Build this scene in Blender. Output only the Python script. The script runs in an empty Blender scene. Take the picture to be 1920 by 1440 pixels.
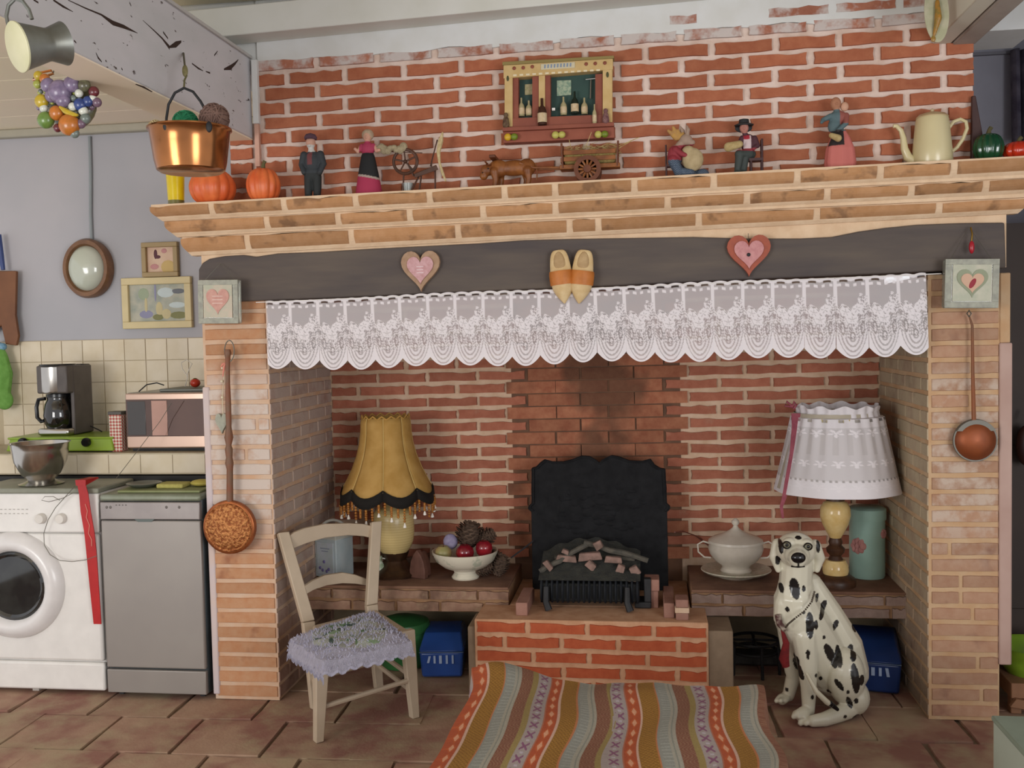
import bpy, math, random
import numpy as np
from mathutils import Vector, Matrix
random.seed(7)
rnd = random.Random(11)
PI = math.pi
S = bpy.context.scene
# ------------------------------------------------------------------ camera
FPX, YAW, PIT, ROL = 1885.286, .1359, -.0486, -.0216
CAM = Vector((1.5553, -3.9737, 1.5081))
FW = Vector((-math.sin(YAW)*math.cos(PIT), math.cos(YAW)*math.cos(PIT), math.sin(PIT)))
_R = Vector((math.cos(YAW), math.sin(YAW), 0)); _U = _R.cross(FW)
RT = _R*math.cos(ROL) + _U*math.sin(ROL)
UP = _U*math.cos(ROL) - _R*math.sin(ROL)
cd = bpy.data.cameras.new('camera'); cam = bpy.data.objects.new('camera', cd)
S.collection.objects.link(cam)
cd.sensor_width = 36; cd.lens = FPX/1920*36; cd.clip_start = .05
cam.matrix_world = Matrix(((RT.x, UP.x, -FW.x, CAM.x), (RT.y, UP.y, -FW.y, CAM.y), (RT.z, UP.z, -FW.z, CAM.z), (0, 0, 0, 1)))
S.camera = cam
# ------------------------------------------------------------------ light
w = bpy.data.worlds.new('daylight'); S.world = w; w.use_nodes = True
bg = w.node_tree.nodes['Background']; bg.inputs[0].default_value = (.98, .97, 1, 1); bg.inputs[1].default_value = .90
def area(name, loc, target, sx, sy, power, col):
    l = bpy.data.lights.new(name, 'AREA'); l.shape = 'RECTANGLE'; l.size = sx; l.size_y = sy; l.energy = power; l.color = col
    o = bpy.data.objects.new(name, l); S.collection.objects.link(o); o.location = loc
    o.rotation_euler = (Vector(target)-Vector(loc)).to_track_quat('-Z', 'Y').to_euler()
area('window_light', (-2.0, -5.4, 1.30), (.6, 0, 2.1), 1.8, 1.7, 100, (1, .985, .96))
area('side_fill_light', (4.0, -5.2, 1.35), (.2, 0, 2.0), 1.7, 1.9, 92, (.98, .99, 1))  # added fill from the right to brighten the beam and ceiling
S.view_settings.view_transform = 'Standard'; S.view_settings.look = 'None'
S.view_settings.gamma = 1; S.view_settings.use_curve_mapping = False
S.view_settings.exposure = 0.0

# ------------------------------------------------------------------ pixel helpers (1920x1440 frame)
def ray(x, y): return FW + RT*((x-960)/FPX) - UP*((y-720)/FPX)
def at(x, y, Y): d = ray(x, y); return CAM + d*((Y-CAM.y)/d.y)
def fl(x, y, Z=0): d = ray(x, y); return CAM + d*((Z-CAM.z)/d.z)
def ax(x, y, X): d = ray(x, y); return CAM + d*((X-CAM.x)/d.x)
def km(p): return (Vector(p)-CAM).dot(FW)/FPX          # metres per pixel at a point
def lin(h):
    h = h.lstrip('#'); c = [int(h[i:i+2], 16)/255 for i in (0, 2, 4)]
    return [(x/12.92 if x <= .04045 else ((x+.055)/1.055)**2.4) for x in c] + [1]
# ------------------------------------------------------------------ materials
MATS = {}
class NT:
    def __init__(s, name):
        s.m = bpy.data.materials.new(name); s.m.use_nodes = True; s.t = s.m.node_tree; s.n = s.t.nodes; s.l = s.t.links
        s.b = s.n['Principled BSDF']
    def node(s, ty, **kw):
        n = s.n.new(ty)
        for k, v in kw.items(): setattr(n, k, v)
        return n
    def put(s, inp, v):
        if isinstance(v, bpy.types.NodeSocket): s.l.new(v, inp)
        else: inp.default_value = v
    def math(s, op, a, b=0., c=None, clamp=False):
        n = s.node('ShaderNodeMath', operation=op, use_clamp=clamp); s.put(n.inputs[0], a); s.put(n.inputs[1], b)
        if c is not None: s.put(n.inputs[2], c)
        return n.outputs[0]
    def mix(s, f, a, b):
        n = s.node('ShaderNodeMix', data_type='RGBA'); s.put(n.inputs[0], f); s.put(n.inputs[6], a); s.put(n.inputs[7], b); return n.outputs[2]
    def noise(s, vec, scale, detail=3, rough=.55):
        n = s.node('ShaderNodeTexNoise'); s.put(n.inputs['Vector'], vec); n.inputs['Scale'].default_value = scale
        n.inputs['Detail'].default_value = detail; n.inputs['Roughness'].default_value = rough; return n.outputs[0]
    def ramp(s, v, a, b):
        n = s.node('ShaderNodeMapRange', clamp=True); s.put(n.inputs[0], v); n.inputs[1].default_value = a; n.inputs[2].default_value = b; return n.outputs[0]
    def co(s, kind='Object'):
        return s.node('ShaderNodeTexCoord').outputs[kind]
    def pos(s):
        return s.node('ShaderNodeNewGeometry').outputs['Position']
    def bump(s, h, st, dist=.01):
        n = s.node('ShaderNodeBump'); n.inputs['Strength'].default_value = st; n.inputs['Distance'].default_value = dist
        s.put(n.inputs['Height'], h); s.l.new(n.outputs[0], s.b.inputs['Normal'])
def mat(name, c, c2=None, rough=.7, metal=0, scale=12, rand=0., bump=0., spec=.4, lo=.35, hi=.65, attr=False, stretch=None, alpha=1, trans=0, coat=0, emit=0):
    if name in MATS: return MATS[name]
    t = NT(name); b = t.b
    b.inputs['Roughness'].default_value = rough; b.inputs['Metallic'].default_value = metal
    b.inputs['Specular IOR Level'].default_value = spec; b.inputs['Coat Weight'].default_value = coat
    v = t.pos()
    if stretch:
        mp = t.node('ShaderNodeMapping'); t.l.new(v, mp.inputs[0]); mp.inputs['Scale'].default_value = stretch; v = mp.outputs[0]
    col = lin(c)
    nz = t.noise(v, scale)
    if attr:
        a = t.node('ShaderNodeAttribute', attribute_name='Col'); base = a.outputs['Color']
    elif c2: base = t.mix(t.ramp(nz, lo, hi), lin(c), lin(c2))
    else: base = t.mix(t.ramp(nz, .2, .8), [x*.93 for x in col[:3]]+[1], [min(1, x*1.07) for x in col[:3]]+[1])
    if rand:
        oi = t.node('ShaderNodeObjectInfo'); hs = t.node('ShaderNodeHueSaturation'); t.put(hs.inputs['Color'], base)
        t.put(hs.inputs['Value'], t.math('MULTIPLY_ADD', oi.outputs['Random'], 2*rand, 1-rand)); base = hs.outputs[0]
    t.put(b.inputs['Base Color'], base)
    if bump: t.bump(t.noise(v, scale*4, 4), bump)
    if trans: b.inputs['Transmission Weight'].default_value = trans
    if alpha < 1: b.inputs['Alpha'].default_value = alpha
    if emit:
        b.inputs['Emission Color'].default_value = lin(c); b.inputs['Emission Strength'].default_value = emit
    MATS[name] = t.m
    return t.m
def brick_mat(name, c, c2, wash=None, washcol='#cdbfae', zr=None, zr2=None, dark=None, rand=.14, scale=26, sat=.8):
    """fired clay: tone per brick, grain, optional limewash residue (a coat on the wall between heights) and dark burns"""
    if name in MATS: return MATS[name]
    t = NT(name); p = t.pos(); oi = t.node('ShaderNodeObjectInfo')
    base = t.mix(t.ramp(t.noise(p, scale, 4), .3, .7), lin(c), lin(c2))
    if dark: base = t.mix(t.math('MULTIPLY', t.ramp(t.noise(p, dark[1], 3), dark[2], dark[2]+.1), dark[3]), base, lin(dark[0]))
    hs = t.node('ShaderNodeHueSaturation'); t.put(hs.inputs['Color'], base)
    t.put(hs.inputs['Value'], t.math('MULTIPLY_ADD', oi.outputs['Random'], 2*rand, 1-rand)); hs.inputs['Saturation'].default_value = sat; base = hs.outputs[0]
    if wash:
        f = t.ramp(t.noise(p, wash[0], 4, .65), wash[1], wash[2])
        if zr:
            sx = t.node('ShaderNodeSeparateXYZ'); t.put(sx.inputs[0], p)
            f = t.math('MULTIPLY', f, t.ramp(sx.outputs[2], zr[0], zr[1]))
            f = t.math('MULTIPLY', f, t.ramp(sx.outputs[2], zr2[1], zr2[0]))
        base = t.mix(t.math('MULTIPLY', f, wash[3]), base, lin(washcol))
    t.put(t.b.inputs['Base Color'], base); t.b.inputs['Roughness'].default_value = .9; t.b.inputs['Specular IOR Level'].default_value = .2
    t.bump(t.noise(p, 90, 4), .35, .004)
    MATS[name] = t.m; return t.m
# ------------------------------------------------------------------ mesh builder (world coordinates)
class MB:
    def __init__(s): s.v = []; s.f = []
    def add(s, vs, fs, M=None):
        o = len(s.v)
        s.v += [tuple(M @ Vector(v)) if M else tuple(v) for v in vs]
        s.f += [tuple(i+o for i in f) for f in fs]; return s
    def hexa(s, p, M=None):  # 4 bottom ccw, 4 top
        return s.add(p, [(3, 2, 1, 0), (4, 5, 6, 7), (0, 1, 5, 4), (1, 2, 6, 5), (2, 3, 7, 6), (3, 0, 4, 7)], M)
    def box(s, x0, x1, y0, y1, z0, z1, M=None):
        return s.hexa([(x0, y0, z0), (x1, y0, z0), (x1, y1, z0), (x0, y1, z0), (x0, y0, z1), (x1, y0, z1), (x1, y1, z1), (x0, y1, z1)], M)
    def lathe(s, prof, c=(0, 0, 0), n=28, M=None, sx=1, sy=1, wob=None):
        vs = []; fs = []; c = Vector(c)
        for r, z in prof:
            for k in range(n):
                a = 2*PI*k/n; q = r*(1+(wob(a, z) if wob else 0))
                vs.append(c+Vector((math.cos(a)*q*sx, math.sin(a)*q*sy, z)))
        m = len(prof)
        for i in range(m-1):
            for k in range(n):
                a, b = i*n+k, i*n+(k+1) % n; fs.append((a, b, b+n, a+n))
        if prof[0][0] > 1e-6: fs.append(tuple(range(n-1, -1, -1)))
        if prof[-1][0] > 1e-6: fs.append(tuple((m-1)*n+k for k in range(n)))
        return s.add(vs, fs, M)
    def tube(s, pts, r, n=8, closed=False, M=None):
        pts = [Vector(p) for p in pts]; m = len(pts); rs = r if isinstance(r, (list, tuple)) else [r]*m
        vs = []; fs = []; ref = None
        for i, p in enumerate(pts):
            a = pts[(i-1) % m] if (i or closed) else p; b = pts[(i+1) % m] if (i < m-1 or closed) else p
            t = (b-a).normalized() if (b-a).length > 1e-9 else Vector((0, 0, 1))
            if ref is None: ref = t.orthogonal().normalized()
            u = (ref - t*ref.dot(t)); u = u.normalized() if u.length > 1e-6 else t.orthogonal().normalized(); ref = u; v = t.cross(u)
            for k in range(n):
                q = 2*PI*k/n; vs.append(p+(u*math.cos(q)+v*math.sin(q))*rs[i])
        for i in range(m if closed else m-1):
            j = (i+1) % m
            for k in range(n):
                fs.append((i*n+k, i*n+(k+1) % n, j*n+(k+1) % n, j*n+k))
        if not closed: fs.append(tuple(range(n-1, -1, -1))); fs.append(tuple((m-1)*n+k for k in range(n)))
        return s.add(vs, fs, M)
    def ball(s, c, r, n=14, m=9, M=None):
        r = (r, r, r) if isinstance(r, (int, float)) else r; c = Vector(c); vs = [c-Vector((0, 0, r[2]))]; fs = []
        for i in range(1, m):
            t = -PI/2+PI*i/m
            for k in range(n):
                a = 2*PI*k/n; vs.append(c+Vector((r[0]*math.cos(t)*math.cos(a), r[1]*math.cos(t)*math.sin(a), r[2]*math.sin(t))))
        vs.append(c+Vector((0, 0, r[2]))); T = len(vs)-1
        for k in range(n):
            fs.append((0, 1+(k+1) % n, 1+k)); fs.append((T, T-n+k, T-n+(k+1) % n))
            for i in range(m-2):
                a, b = 1+i*n+k, 1+i*n+(k+1) % n; fs.append((a, b, b+n, a+n))
        return s.add(vs, fs, M)
    def prism(s, poly, y0, y1, M=None):      # outline of (x, z), front at y0
        n = len(poly); vs = [(x, y0, z) for x, z in poly]+[(x, y1, z) for x, z in poly]
        fs = [tuple(range(n)), tuple(range(2*n-1, n-1, -1))]+[(i, i+n, (i+1) % n+n, (i+1) % n) for i in range(n)]
        return s.add(vs, fs, M)
    def grid(s, nu, nv, fn):
        vs = [fn(i/nu, j/nv) for j in range(nv+1) for i in range(nu+1)]
        fs = [(j*(nu+1)+i, j*(nu+1)+i+1, (j+1)*(nu+1)+i+1, (j+1)*(nu+1)+i) for j in range(nv) for i in range(nu)]
        return s.add(vs, fs)
    def limb(s, pts, rs, n=10):               # tapering limb with ball ends, for remeshed bodies
        s.tube(pts, rs, n)
        for p, r in zip(pts, rs): s.ball(p, r*.995, n, 7)
        return s
def mesh(name, mb, smooth=True):
    me = bpy.data.meshes.new(name); me.from_pydata(mb.v, [], mb.f); me.validate(); me.update()
    if smooth: me.polygons.foreach_set('use_smooth', [True]*len(me.polygons))
    return me
ORG = {}
COL = S.collection
def link(o, parent, origin):
    COL.objects.link(o); origin = Vector(origin)
    ORG[o.name] = origin
    if parent: o.parent = parent; o.location = origin-ORG[parent.name]
    else: o.location = origin
def obj(name, mb, m, parent=None, origin=None, smooth=True, bev=0, sub=0, flat=False, label=None, wn=True):
    if origin is None: origin = ORG[parent.name] if parent else (0, 0, 0)
    origin = Vector(origin)
    mb2 = MB(); mb2.v = [tuple(Vector(v)-origin) for v in mb.v]; mb2.f = mb.f
    me = mesh(name, mb2, smooth and not flat); me.materials.append(m)
    o = bpy.data.objects.new(name, me); link(o, parent, origin)
    if bev:
        b = o.modifiers.new('b', 'BEVEL'); b.width = bev; b.segments = 2; b.limit_method = 'ANGLE'; b.angle_limit = .6
    if sub:
        b = o.modifiers.new('s', 'SUBSURF'); b.levels = sub; b.render_levels = sub
    if smooth and not flat:
        try: me.set_sharp_from_angle(angle=math.radians(40))
        except Exception: pass
    if label: o['label'] = label
    return o
def tag(o, label, cat, group=None, kind=None):
    if label: o['label'] = label
    if cat: o['category'] = cat
    if group: o['group'] = group
    if kind: o['kind'] = kind
    return o
def thing(name, label, cat, loc, group=None):
    o = bpy.data.objects.new(name, None); o.empty_display_size = .05; link(o, None, loc); return tag(o, label, cat, group)
def copy_thing(o, loc, parent=None, scale=None):
    def rec(q, par):
        c = q.copy(); COL.objects.link(c); c.parent = par
        for ch in q.children: rec(ch, c)
        return c
    c = rec(o, parent); c.location = loc; ORG[c.name] = Vector(loc)
    if scale: c.scale = scale
    return c
def organic(name, mb, voxel, m, parent=None, origin=None, smooth=4, paint=None):
    """one continuous body: overlapping volumes fused, smoothed, coloured point by point"""
    if origin is None: origin = ORG[parent.name] if parent else (0, 0, 0)
    tmp = bpy.data.objects.new('tmp', mesh('tmp', mb)); COL.objects.link(tmp)
    r = tmp.modifiers.new('r', 'REMESH'); r.mode = 'VOXEL'; r.voxel_size = voxel
    q = tmp.modifiers.new('q', 'SMOOTH'); q.iterations = smooth; q.factor = .5
    dg = bpy.context.evaluated_depsgraph_get(); dg.update()
    me = bpy.data.meshes.new_from_object(tmp.evaluated_get(dg)); bpy.data.objects.remove(tmp)
    me.name = name
    n = len(me.vertices); co = np.empty(n*3, 'f'); me.vertices.foreach_get('co', co); co = co.reshape(-1, 3)
    if paint:
        a = me.color_attributes.new('Col', 'FLOAT_COLOR', 'POINT'); a.data.foreach_set('color', paint(co).astype('f').ravel())
    me.vertices.foreach_set('co', (co-np.array(origin, 'f')).ravel()); me.update()
    me.polygons.foreach_set('use_smooth', [True]*len(me.polygons)); me.materials.clear(); me.materials.append(m)
    o = bpy.data.objects.new(name, me); link(o, parent, origin); return o
def cols(n, c): return np.tile(np.array(lin(c), 'f'), (n, 1))
def text(name, s, size, M, m, parent, ext=.0006):
    cu = bpy.data.curves.new('t', 'FONT'); cu.body = s; cu.size = size; cu.extrude = ext; cu.align_x = 'CENTER'; cu.align_y = 'CENTER'
    t = bpy.data.objects.new('t', cu); COL.objects.link(t); dg = bpy.context.evaluated_depsgraph_get()
    me = bpy.data.meshes.new_from_object(t.evaluated_get(dg)); bpy.data.objects.remove(t); me.name = name
    me.transform(Matrix.Translation(-ORG[parent.name]) @ M); me.materials.clear(); me.materials.append(m)
    o = bpy.data.objects.new(name, me); link(o, parent, ORG[parent.name]); return o
# ------------------------------------------------------------------ common materials
M_mort_m = mat('mortar_mantel', '#dec2a2', '#d2b392', rough=.95, scale=14, bump=.3)
M_mort = mat('mortar_pale', '#ceb299', '#c0a084', rough=.95, scale=14, bump=.3)
M_mort_up = mat('mortar_pinkish', '#decabe', '#ceb5a5', rough=.95, scale=14, bump=.3)
M_mort_dk = mat('mortar_sooty', '#5f4638', '#75543f', rough=.95, scale=10)
M_mort_hot = mat('mortar_hearth', '#c89d7c', '#b98a68', rough=.95, scale=20)
M_red = brick_mat('brick_red', '#9c583c', '#aa6748', rand=.12, sat=.97)
M_redtop = brick_mat('brick_red_painted', '#9c5a40', '#aa694c', wash=(9, .40, .56, .85), washcol='#c9c3bf', rand=.12, sat=.9)
M_redin = brick_mat('brick_red_inner', '#985238', '#a86347', wash=(9, .6, .75, .35), washcol='#a98b74', rand=.14, sat=.92)  # slightly deeper red for the inner wall, with pale blotches
M_cent = brick_mat('brick_smoky', '#8f5238', '#a4694a', dark=('#453428', 2.6, .5, .65), rand=.16, sat=.95)
M_hearth = brick_mat('brick_hearth', '#a24c30', '#b05a3a', rand=.08, sat=1.0)
M_mant = brick_mat('brick_ochre', '#aa763f', '#b68452', dark=('#6a4a30', 12, .56, .6), rand=.14, sat=.88)
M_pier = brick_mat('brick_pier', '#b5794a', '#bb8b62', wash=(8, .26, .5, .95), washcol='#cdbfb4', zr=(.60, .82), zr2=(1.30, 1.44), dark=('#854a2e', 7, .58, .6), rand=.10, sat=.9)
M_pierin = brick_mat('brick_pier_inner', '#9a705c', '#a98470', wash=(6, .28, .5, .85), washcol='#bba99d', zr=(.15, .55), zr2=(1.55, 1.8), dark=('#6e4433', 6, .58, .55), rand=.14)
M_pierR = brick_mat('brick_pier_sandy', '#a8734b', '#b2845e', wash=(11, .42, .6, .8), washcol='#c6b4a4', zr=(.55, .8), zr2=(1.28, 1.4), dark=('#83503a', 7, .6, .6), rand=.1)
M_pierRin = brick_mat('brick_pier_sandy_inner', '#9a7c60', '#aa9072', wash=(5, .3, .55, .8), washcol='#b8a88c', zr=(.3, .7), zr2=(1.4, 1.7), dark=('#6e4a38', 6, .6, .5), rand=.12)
M_white = mat('white_enamel', '#e2dfda', rough=.35, spec=.5)
M_black = mat('black_iron', '#1c1c1e', '#2a2a2c', rough=.6, scale=20)
M_blackpl = mat('black_plastic', '#121214', rough=.25)
M_steel = mat('brushed_steel', '#b9b6b0', rough=.22, metal=1)
M_wire = mat('grey_wire', '#6d6a60', rough=.5, metal=.5)
M_brass = mat('brass', '#a9853f', rough=.3, metal=1)
M_cream = mat('cream_enamel', '#dccfae', rough=.3)
M_darkwood = mat('dark_turned_wood', '#3a2418', '#4a2f1e', rough=.45, scale=30)

# ------------------------------------------------------------------ brick meshes
def brick_mesh(i):
    r = random.Random(100+i); nt = 7
    top = [(.5-k/(nt-1), .5 - (r.random()**2)*.20*(1 if 0 < k < nt-1 else .6)) for k in range(nt)]
    bot = [(-.5+k/4, -.5+(r.random()**2)*.10) for k in range(5)]
    left = [(-.5+r.random()*.02, 0)]; right = [(.5-r.random()*.02, 0)]
    ring = bot+right+top+left          # ccw seen from the front
    n = len(ring); vs = [(x, -1, z) for x, z in ring]+[(x*1.01, 0, z) for x, z in ring]
    fs = [tuple(range(n))]+[((k+1) % n, k, k+n, (k+1) % n+n) for k in range(n)]
    me = bpy.data.meshes.new('brick'); me.from_pydata(vs, [], fs); me.materials.append(None); return me
BR = [brick_mesh(i) for i in range(9)]
def low_mesh(i):
    r = random.Random(300+i)
    ring = [(-.5, -.47), (-.17, -.5+.05*r.random()), (.2, -.5+.05*r.random()), (.5, -.46), (.5, .44), (.25, .5-.07*r.random()), (-.05, .5-.07*r.random()), (-.3, .5-.05*r.random()), (-.5, .45)]
    n = len(ring); vs = [(x*.99, -1, z*.94) for x, z in ring]+[(x, -.35, z*1.02) for x, z in ring]+[(x*1.004, 0, z*1.04) for x, z in ring]
    fs = [tuple(range(n))]+[((k+1) % n+j, k+j, k+n+j, (k+1) % n+n+j) for j in (0, n) for k in range(n)]
    me = bpy.data.meshes.new('brick'); me.from_pydata(vs, [], fs); me.materials.append(None); return me
BRL = [low_mesh(i) for i in range(6)]
BRS = []
for i in range(3):                    # straight-edged
    mb = MB(); mb.box(-.5, .5, -1, 0, -.5, .5); me = bpy.data.meshes.new('brick'); me.from_pydata(mb.v, [], mb.f); me.materials.append(None); BRS.append(me)
NB = 0
def brick(parent, A, B, n, h, dep, m, meshes=None, name='brick'):
    """a brick whose face runs from A to B (centre line), n = outward normal"""
    global NB; NB += 1
    A = Vector(A); B = Vector(B); c = (A+B)/2; X = B-A; L = X.length; X.normalize(); Y = -Vector(n).normalized(); Z = X.cross(Y).normalized(); Y = Z.cross(X)
    me = rnd.choice(meshes or BR); o = bpy.data.objects.new(name, me); COL.objects.link(o)
    o.material_slots[0].link = 'OBJECT'; o.material_slots[0].material = m
    c = c-ORG[parent.name]
    d = dep*(.85+.3*rnd.random())
    o.parent = parent
    o.matrix_local = Matrix(((X.x*L, Y.x*d, Z.x*h, c.x), (X.y*L, Y.y*d, Z.y*h, c.y), (X.z*L, Y.z*d, Z.z*h, c.z), (0, 0, 0, 1)))
    return o
def course(parent, L, R, n, joints, gap, h, dep, m, meshes=None, name='brick', jit=.005, skip=None):
    """bricks along the line L-R between joint positions (metres from L)"""
    L = Vector(L); R = Vector(R); D = (R-L); T = D.length; D.normalize()
    js = [j+rnd.uniform(-jit, jit) for j in joints if .02 < j < T-.02]
    js = [-gap*.5]+js+[T+gap*.5]
    for a, b in zip(js[:-1], js[1:]):
        if b-a < gap+.015: continue
        s, e = a+gap/2, b-gap/2
        if skip and skip(s, e): continue
        brick(parent, L+D*s, L+D*e, n, h*(.95+.08*rnd.random()), dep, m, meshes, name)
def regular(T, phase, pitch): 
    j = phase % pitch; out = []
    while j < T: out.append(j); j += pitch
    return out
# ================================================================== SETTING
XL, XR, DEP = -.281, 2.886, .8
def struct(o, label=None): o['kind'] = 'structure'; (label and o.__setitem__('label', label)); return o
# ---- floor with terracotta slabs
fb = MB(); fb.box(-2.6, 4.2, -4.4, 3.2, -.05, -.012)
floor = struct(obj('floor', fb, mat('floor_joint', '#7d6a58', '#6f5a46', rough=.95), flat=True), 'old terracotta slab floor')
M_tile = brick_mat('terracotta', '#a0806c', '#ae917a', wash=(4.5, .46, .66, .75), washcol='#aa9a7c', dark=('#875a52', 2.6, .45, .75), rand=.07, scale=11, sat=1.0)
def slab_mesh(i):
    r = random.Random(i); vs = []
    ring = []
    for (a, b) in (((-.5, -.5), (.5, -.5)), ((.5, -.5), (.5, .5)), ((.5, .5), (-.5, .5)), ((-.5, .5), (-.5, -.5))):
        for t in (0, .33, .66): ring.append((a[0]+(b[0]-a[0])*t+r.uniform(-.008, .008), a[1]+(b[1]-a[1])*t+r.uniform(-.008, .008)))
    n = len(ring); vs = [(x*.985, y*.985, r.uniform(-.0015, .0015)) for x, y in ring]+[(x, y, -.03) for x, y in ring]
    fs = [tuple(range(n))]+[((k+1) % n, k, k+n, (k+1) % n+n) for k in range(n)]
    me = bpy.data.meshes.new('tile'); me.from_pydata(vs, [], fs); me.materials.append(M_tile); return me
SL = [slab_mesh(i) for i in range(6)]
rt = Matrix.Rotation(math.radians(2), 4, 'Z')
def slab(cx, cy, sx, sy):
    o = bpy.data.objects.new('tile', rnd.choice(SL)); COL.objects.link(o); o.parent = floor
    o.matrix_local = Matrix.Translation((cx, cy, rnd.uniform(-.003, .001))) @ rt @ Matrix.Diagonal((sx-.009, sy-.009, 1, 1))
for j in range(9):
    yc = .62-.335*j
    for i in range(17):
        xc = -1.95+.345*i+(.17 if j % 2 else 0)+rnd.uniform(-.01, .01)
        if xc < -1.55-.0*j or xc > 3.5: continue
        if -.2 < xc < -.1 and 0 < yc: continue
        if yc > .0 and xc < -.25: continue
        slab(xc, yc, .345, .335)

# ---- chimney breast
LA, LB = (482, 125.5), (1823, 28.2); L9, R9 = (482, 341.8), (1826, 272.5)
YB = .03
def brow(i, y=YB):
    a = at(482, LA[1]+(L9[1]-LA[1])*i/8, y); b = at(1824, LB[1]+(R9[1]-LB[1])*i/8, y); return a, b
wb = MB(); a1 = at(482, 100, YB); 
wb.box(a1.x, at(1824, 100, YB).x, YB, YB+.45, 1.95, 2.72)
wb.box(at(432, 300, YB).x, a1.x+.001, YB+.004, YB+.45, 1.95, 2.40)
wall_back = struct(obj('wall_back', wb, M_mort_up, flat=True), 'red brick chimney breast with thick pale joints')
for i in range(0, 11):
    A, B = brow(i); T = (B-A).length
    ph = (at(598, 170, YB).x - A.x) if i % 2 == 0 else (at(646, 150, YB).x-A.x)
    js = regular(T, ph, .2425)
    h = .047
    if i == 0: h = .040
    course(wall_back, A, B, (0, -1, 0), js, .028, h, .012, M_redtop if i == 0 else M_red, jit=.006)
A, B = brow(0); 
for i in range(-1, 0):      # the topmost course is mostly painted over, more of it shows to the right
    A, B = brow(i); T = (B-A).length
    course(wall_back, A.lerp(B, .60), B, (0, -1, 0), regular(T*.4, .12, .2425), .028, .036, .012, M_redtop, jit=.006)
for i in range(5, 11):      # the piece left of the white batten
    A, B = brow(i); D = (B-A).normalized(); x0 = at(434, 300, YB).x
    P = A+D*(x0-A.x); Q = A-D*.018
    course(wall_back, P, Q, (0, -1, 0), [] , .02, .046, .010, M_red)
# white-painted band above the bricks
M_limew = mat('limewash_white', '#d6d7d6', '#cfcfcb', rough=.85, scale=8)
top = at(482, 60, YB).z+.25
def band_edge(px): return 118-(px-482)*.0735+(3*math.sin(px*.05)+2*math.sin(px*.021))
xs = [482+(1824-482)*k/60 for k in range(61)]
pl = []
for x in xs: q = at(x, band_edge(x), YB-.012); pl.append((q.x, q.z))
pl += [(pl[-1][0], top), (pl[0][0], top)]
b_ = MB().prism(pl, YB-.0105, YB+.02)
obj('plaster_band', b_, M_limew, wall_back, flat=True)
bt = MB()                                            # white vertical batten in the corner
q0 = at(476, 112, YB-.03); q1 = at(478, 232, YB-.03)
bt.box(q0.x-.011, q0.x+.013, YB-.035, YB-.012, q1.z, q0.z)
struct(obj('trim_1', bt, M_limew, flat=True, bev=.002), 'white batten in the corner beside the bricks')
bt = MB(); q2 = at(478, 312, YB-.03); bt.box(q0.x-.008, q0.x+.010, YB-.030, YB-.012, q2.z, q1.z-.001)
struct(obj('trim_2', bt, mat('pink_batten', '#c99f8c', rough=.8), flat=True), 'pink lower end of the corner batten')
# ---- fireplace back wall
def irow(i, Y=DEP):
    a = at(622, 734.8+i*23.12, Y); b = at(1648, 711.5+i*24.92, Y); a.x = 0; b.x = 2.6; return a, b
wf = MB(); wf.box(-.02, 2.62, DEP, DEP+.25, 0, 1.95)
wall_fire = struct(obj('wall_fireplace', wf, M_mort, flat=True), 'red brick back wall inside the fireplace')
c0, c1 = at(957, 800, DEP).x, at(1280, 800, DEP).x
wc = MB(); wc.box(c0+.01, c1-.01, DEP-.004, DEP+.01, .3, 1.9); obj('mortar_strip', wc, M_mort_dk, wall_fire, flat=True)
xj = {0: [at(x, 725, DEP).x for x in (672, 763, 857, 949, 1042, 1141, 1244, 1347, 1447, 1550)],
      1: [at(x, 749, DEP).x for x in (621, 710, 802, 897, 990, 1089, 1190, 1290, 1397, 1498, 1598)]}
for i in range(-7, 14):
    A, B = irow(i)
    if A.z < .36: continue
    js = sorted(xj[i % 2])
    pts = [0]+js+[2.6]
    for a, b in zip(pts[:-1], pts[1:]):
        a += rnd.uniform(-.004, .004); b += rnd.uniform(-.004, .004)
        mid = (a+b)/2; cen = c0 < mid < c1
        g = .008 if cen else .02
        if b-a < .05: continue
        P = A.lerp(B, (a+g/2)/2.6); Q = A.lerp(B, (b-g/2)/2.6)
        brick(wall_fire, P, Q, (0, -1, 0), .055 if cen else .043, .012, M_cent if cen else M_redin, BRS if cen else BR)
# ---- hood above, closing the flue
hb = MB(); hb.box(-.02, 2.62, .22, DEP+.02, 1.9, 1.93); struct(obj('ceiling_flue', hb, M_mort_dk, flat=True), 'dark soffit inside the fireplace')
# ---- the two piers
def pier(name, x0, x1, face, label, m_f, m_i, pxs, inner_x, inner_n, mort, minner):
    p = MB(); p.box(x0, x1, 0, DEP-.001, 0, 1.70)
    o = tag(obj(name, p, mort, origin=((x0+x1)/2, 0, 0), flat=True), label, 'pier')
    z = .036; k = 0; ph = rnd.random()*.1
    while z < 1.68:
        L = Vector((x0, 0, z)); R = Vector((x1, 0, z+.001))
        js = [] if rnd.random() < .8 else [rnd.uniform(.06, x1-x0-.06)]
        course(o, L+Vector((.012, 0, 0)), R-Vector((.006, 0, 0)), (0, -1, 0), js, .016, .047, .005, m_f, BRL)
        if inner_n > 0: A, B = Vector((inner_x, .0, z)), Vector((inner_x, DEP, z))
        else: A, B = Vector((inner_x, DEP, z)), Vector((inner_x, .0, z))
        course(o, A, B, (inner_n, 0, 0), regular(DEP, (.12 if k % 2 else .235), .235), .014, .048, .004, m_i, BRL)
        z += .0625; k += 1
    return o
pier('brick_pier', XL, 0, 1, 'limewashed brick pier beside the dishwasher, left of the fireplace', M_pier, M_pierin, None, 0, 1, mat('mortar_pier', '#c9a282', '#ccb39c', rough=.95, scale=9, bump=.3), None)
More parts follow.
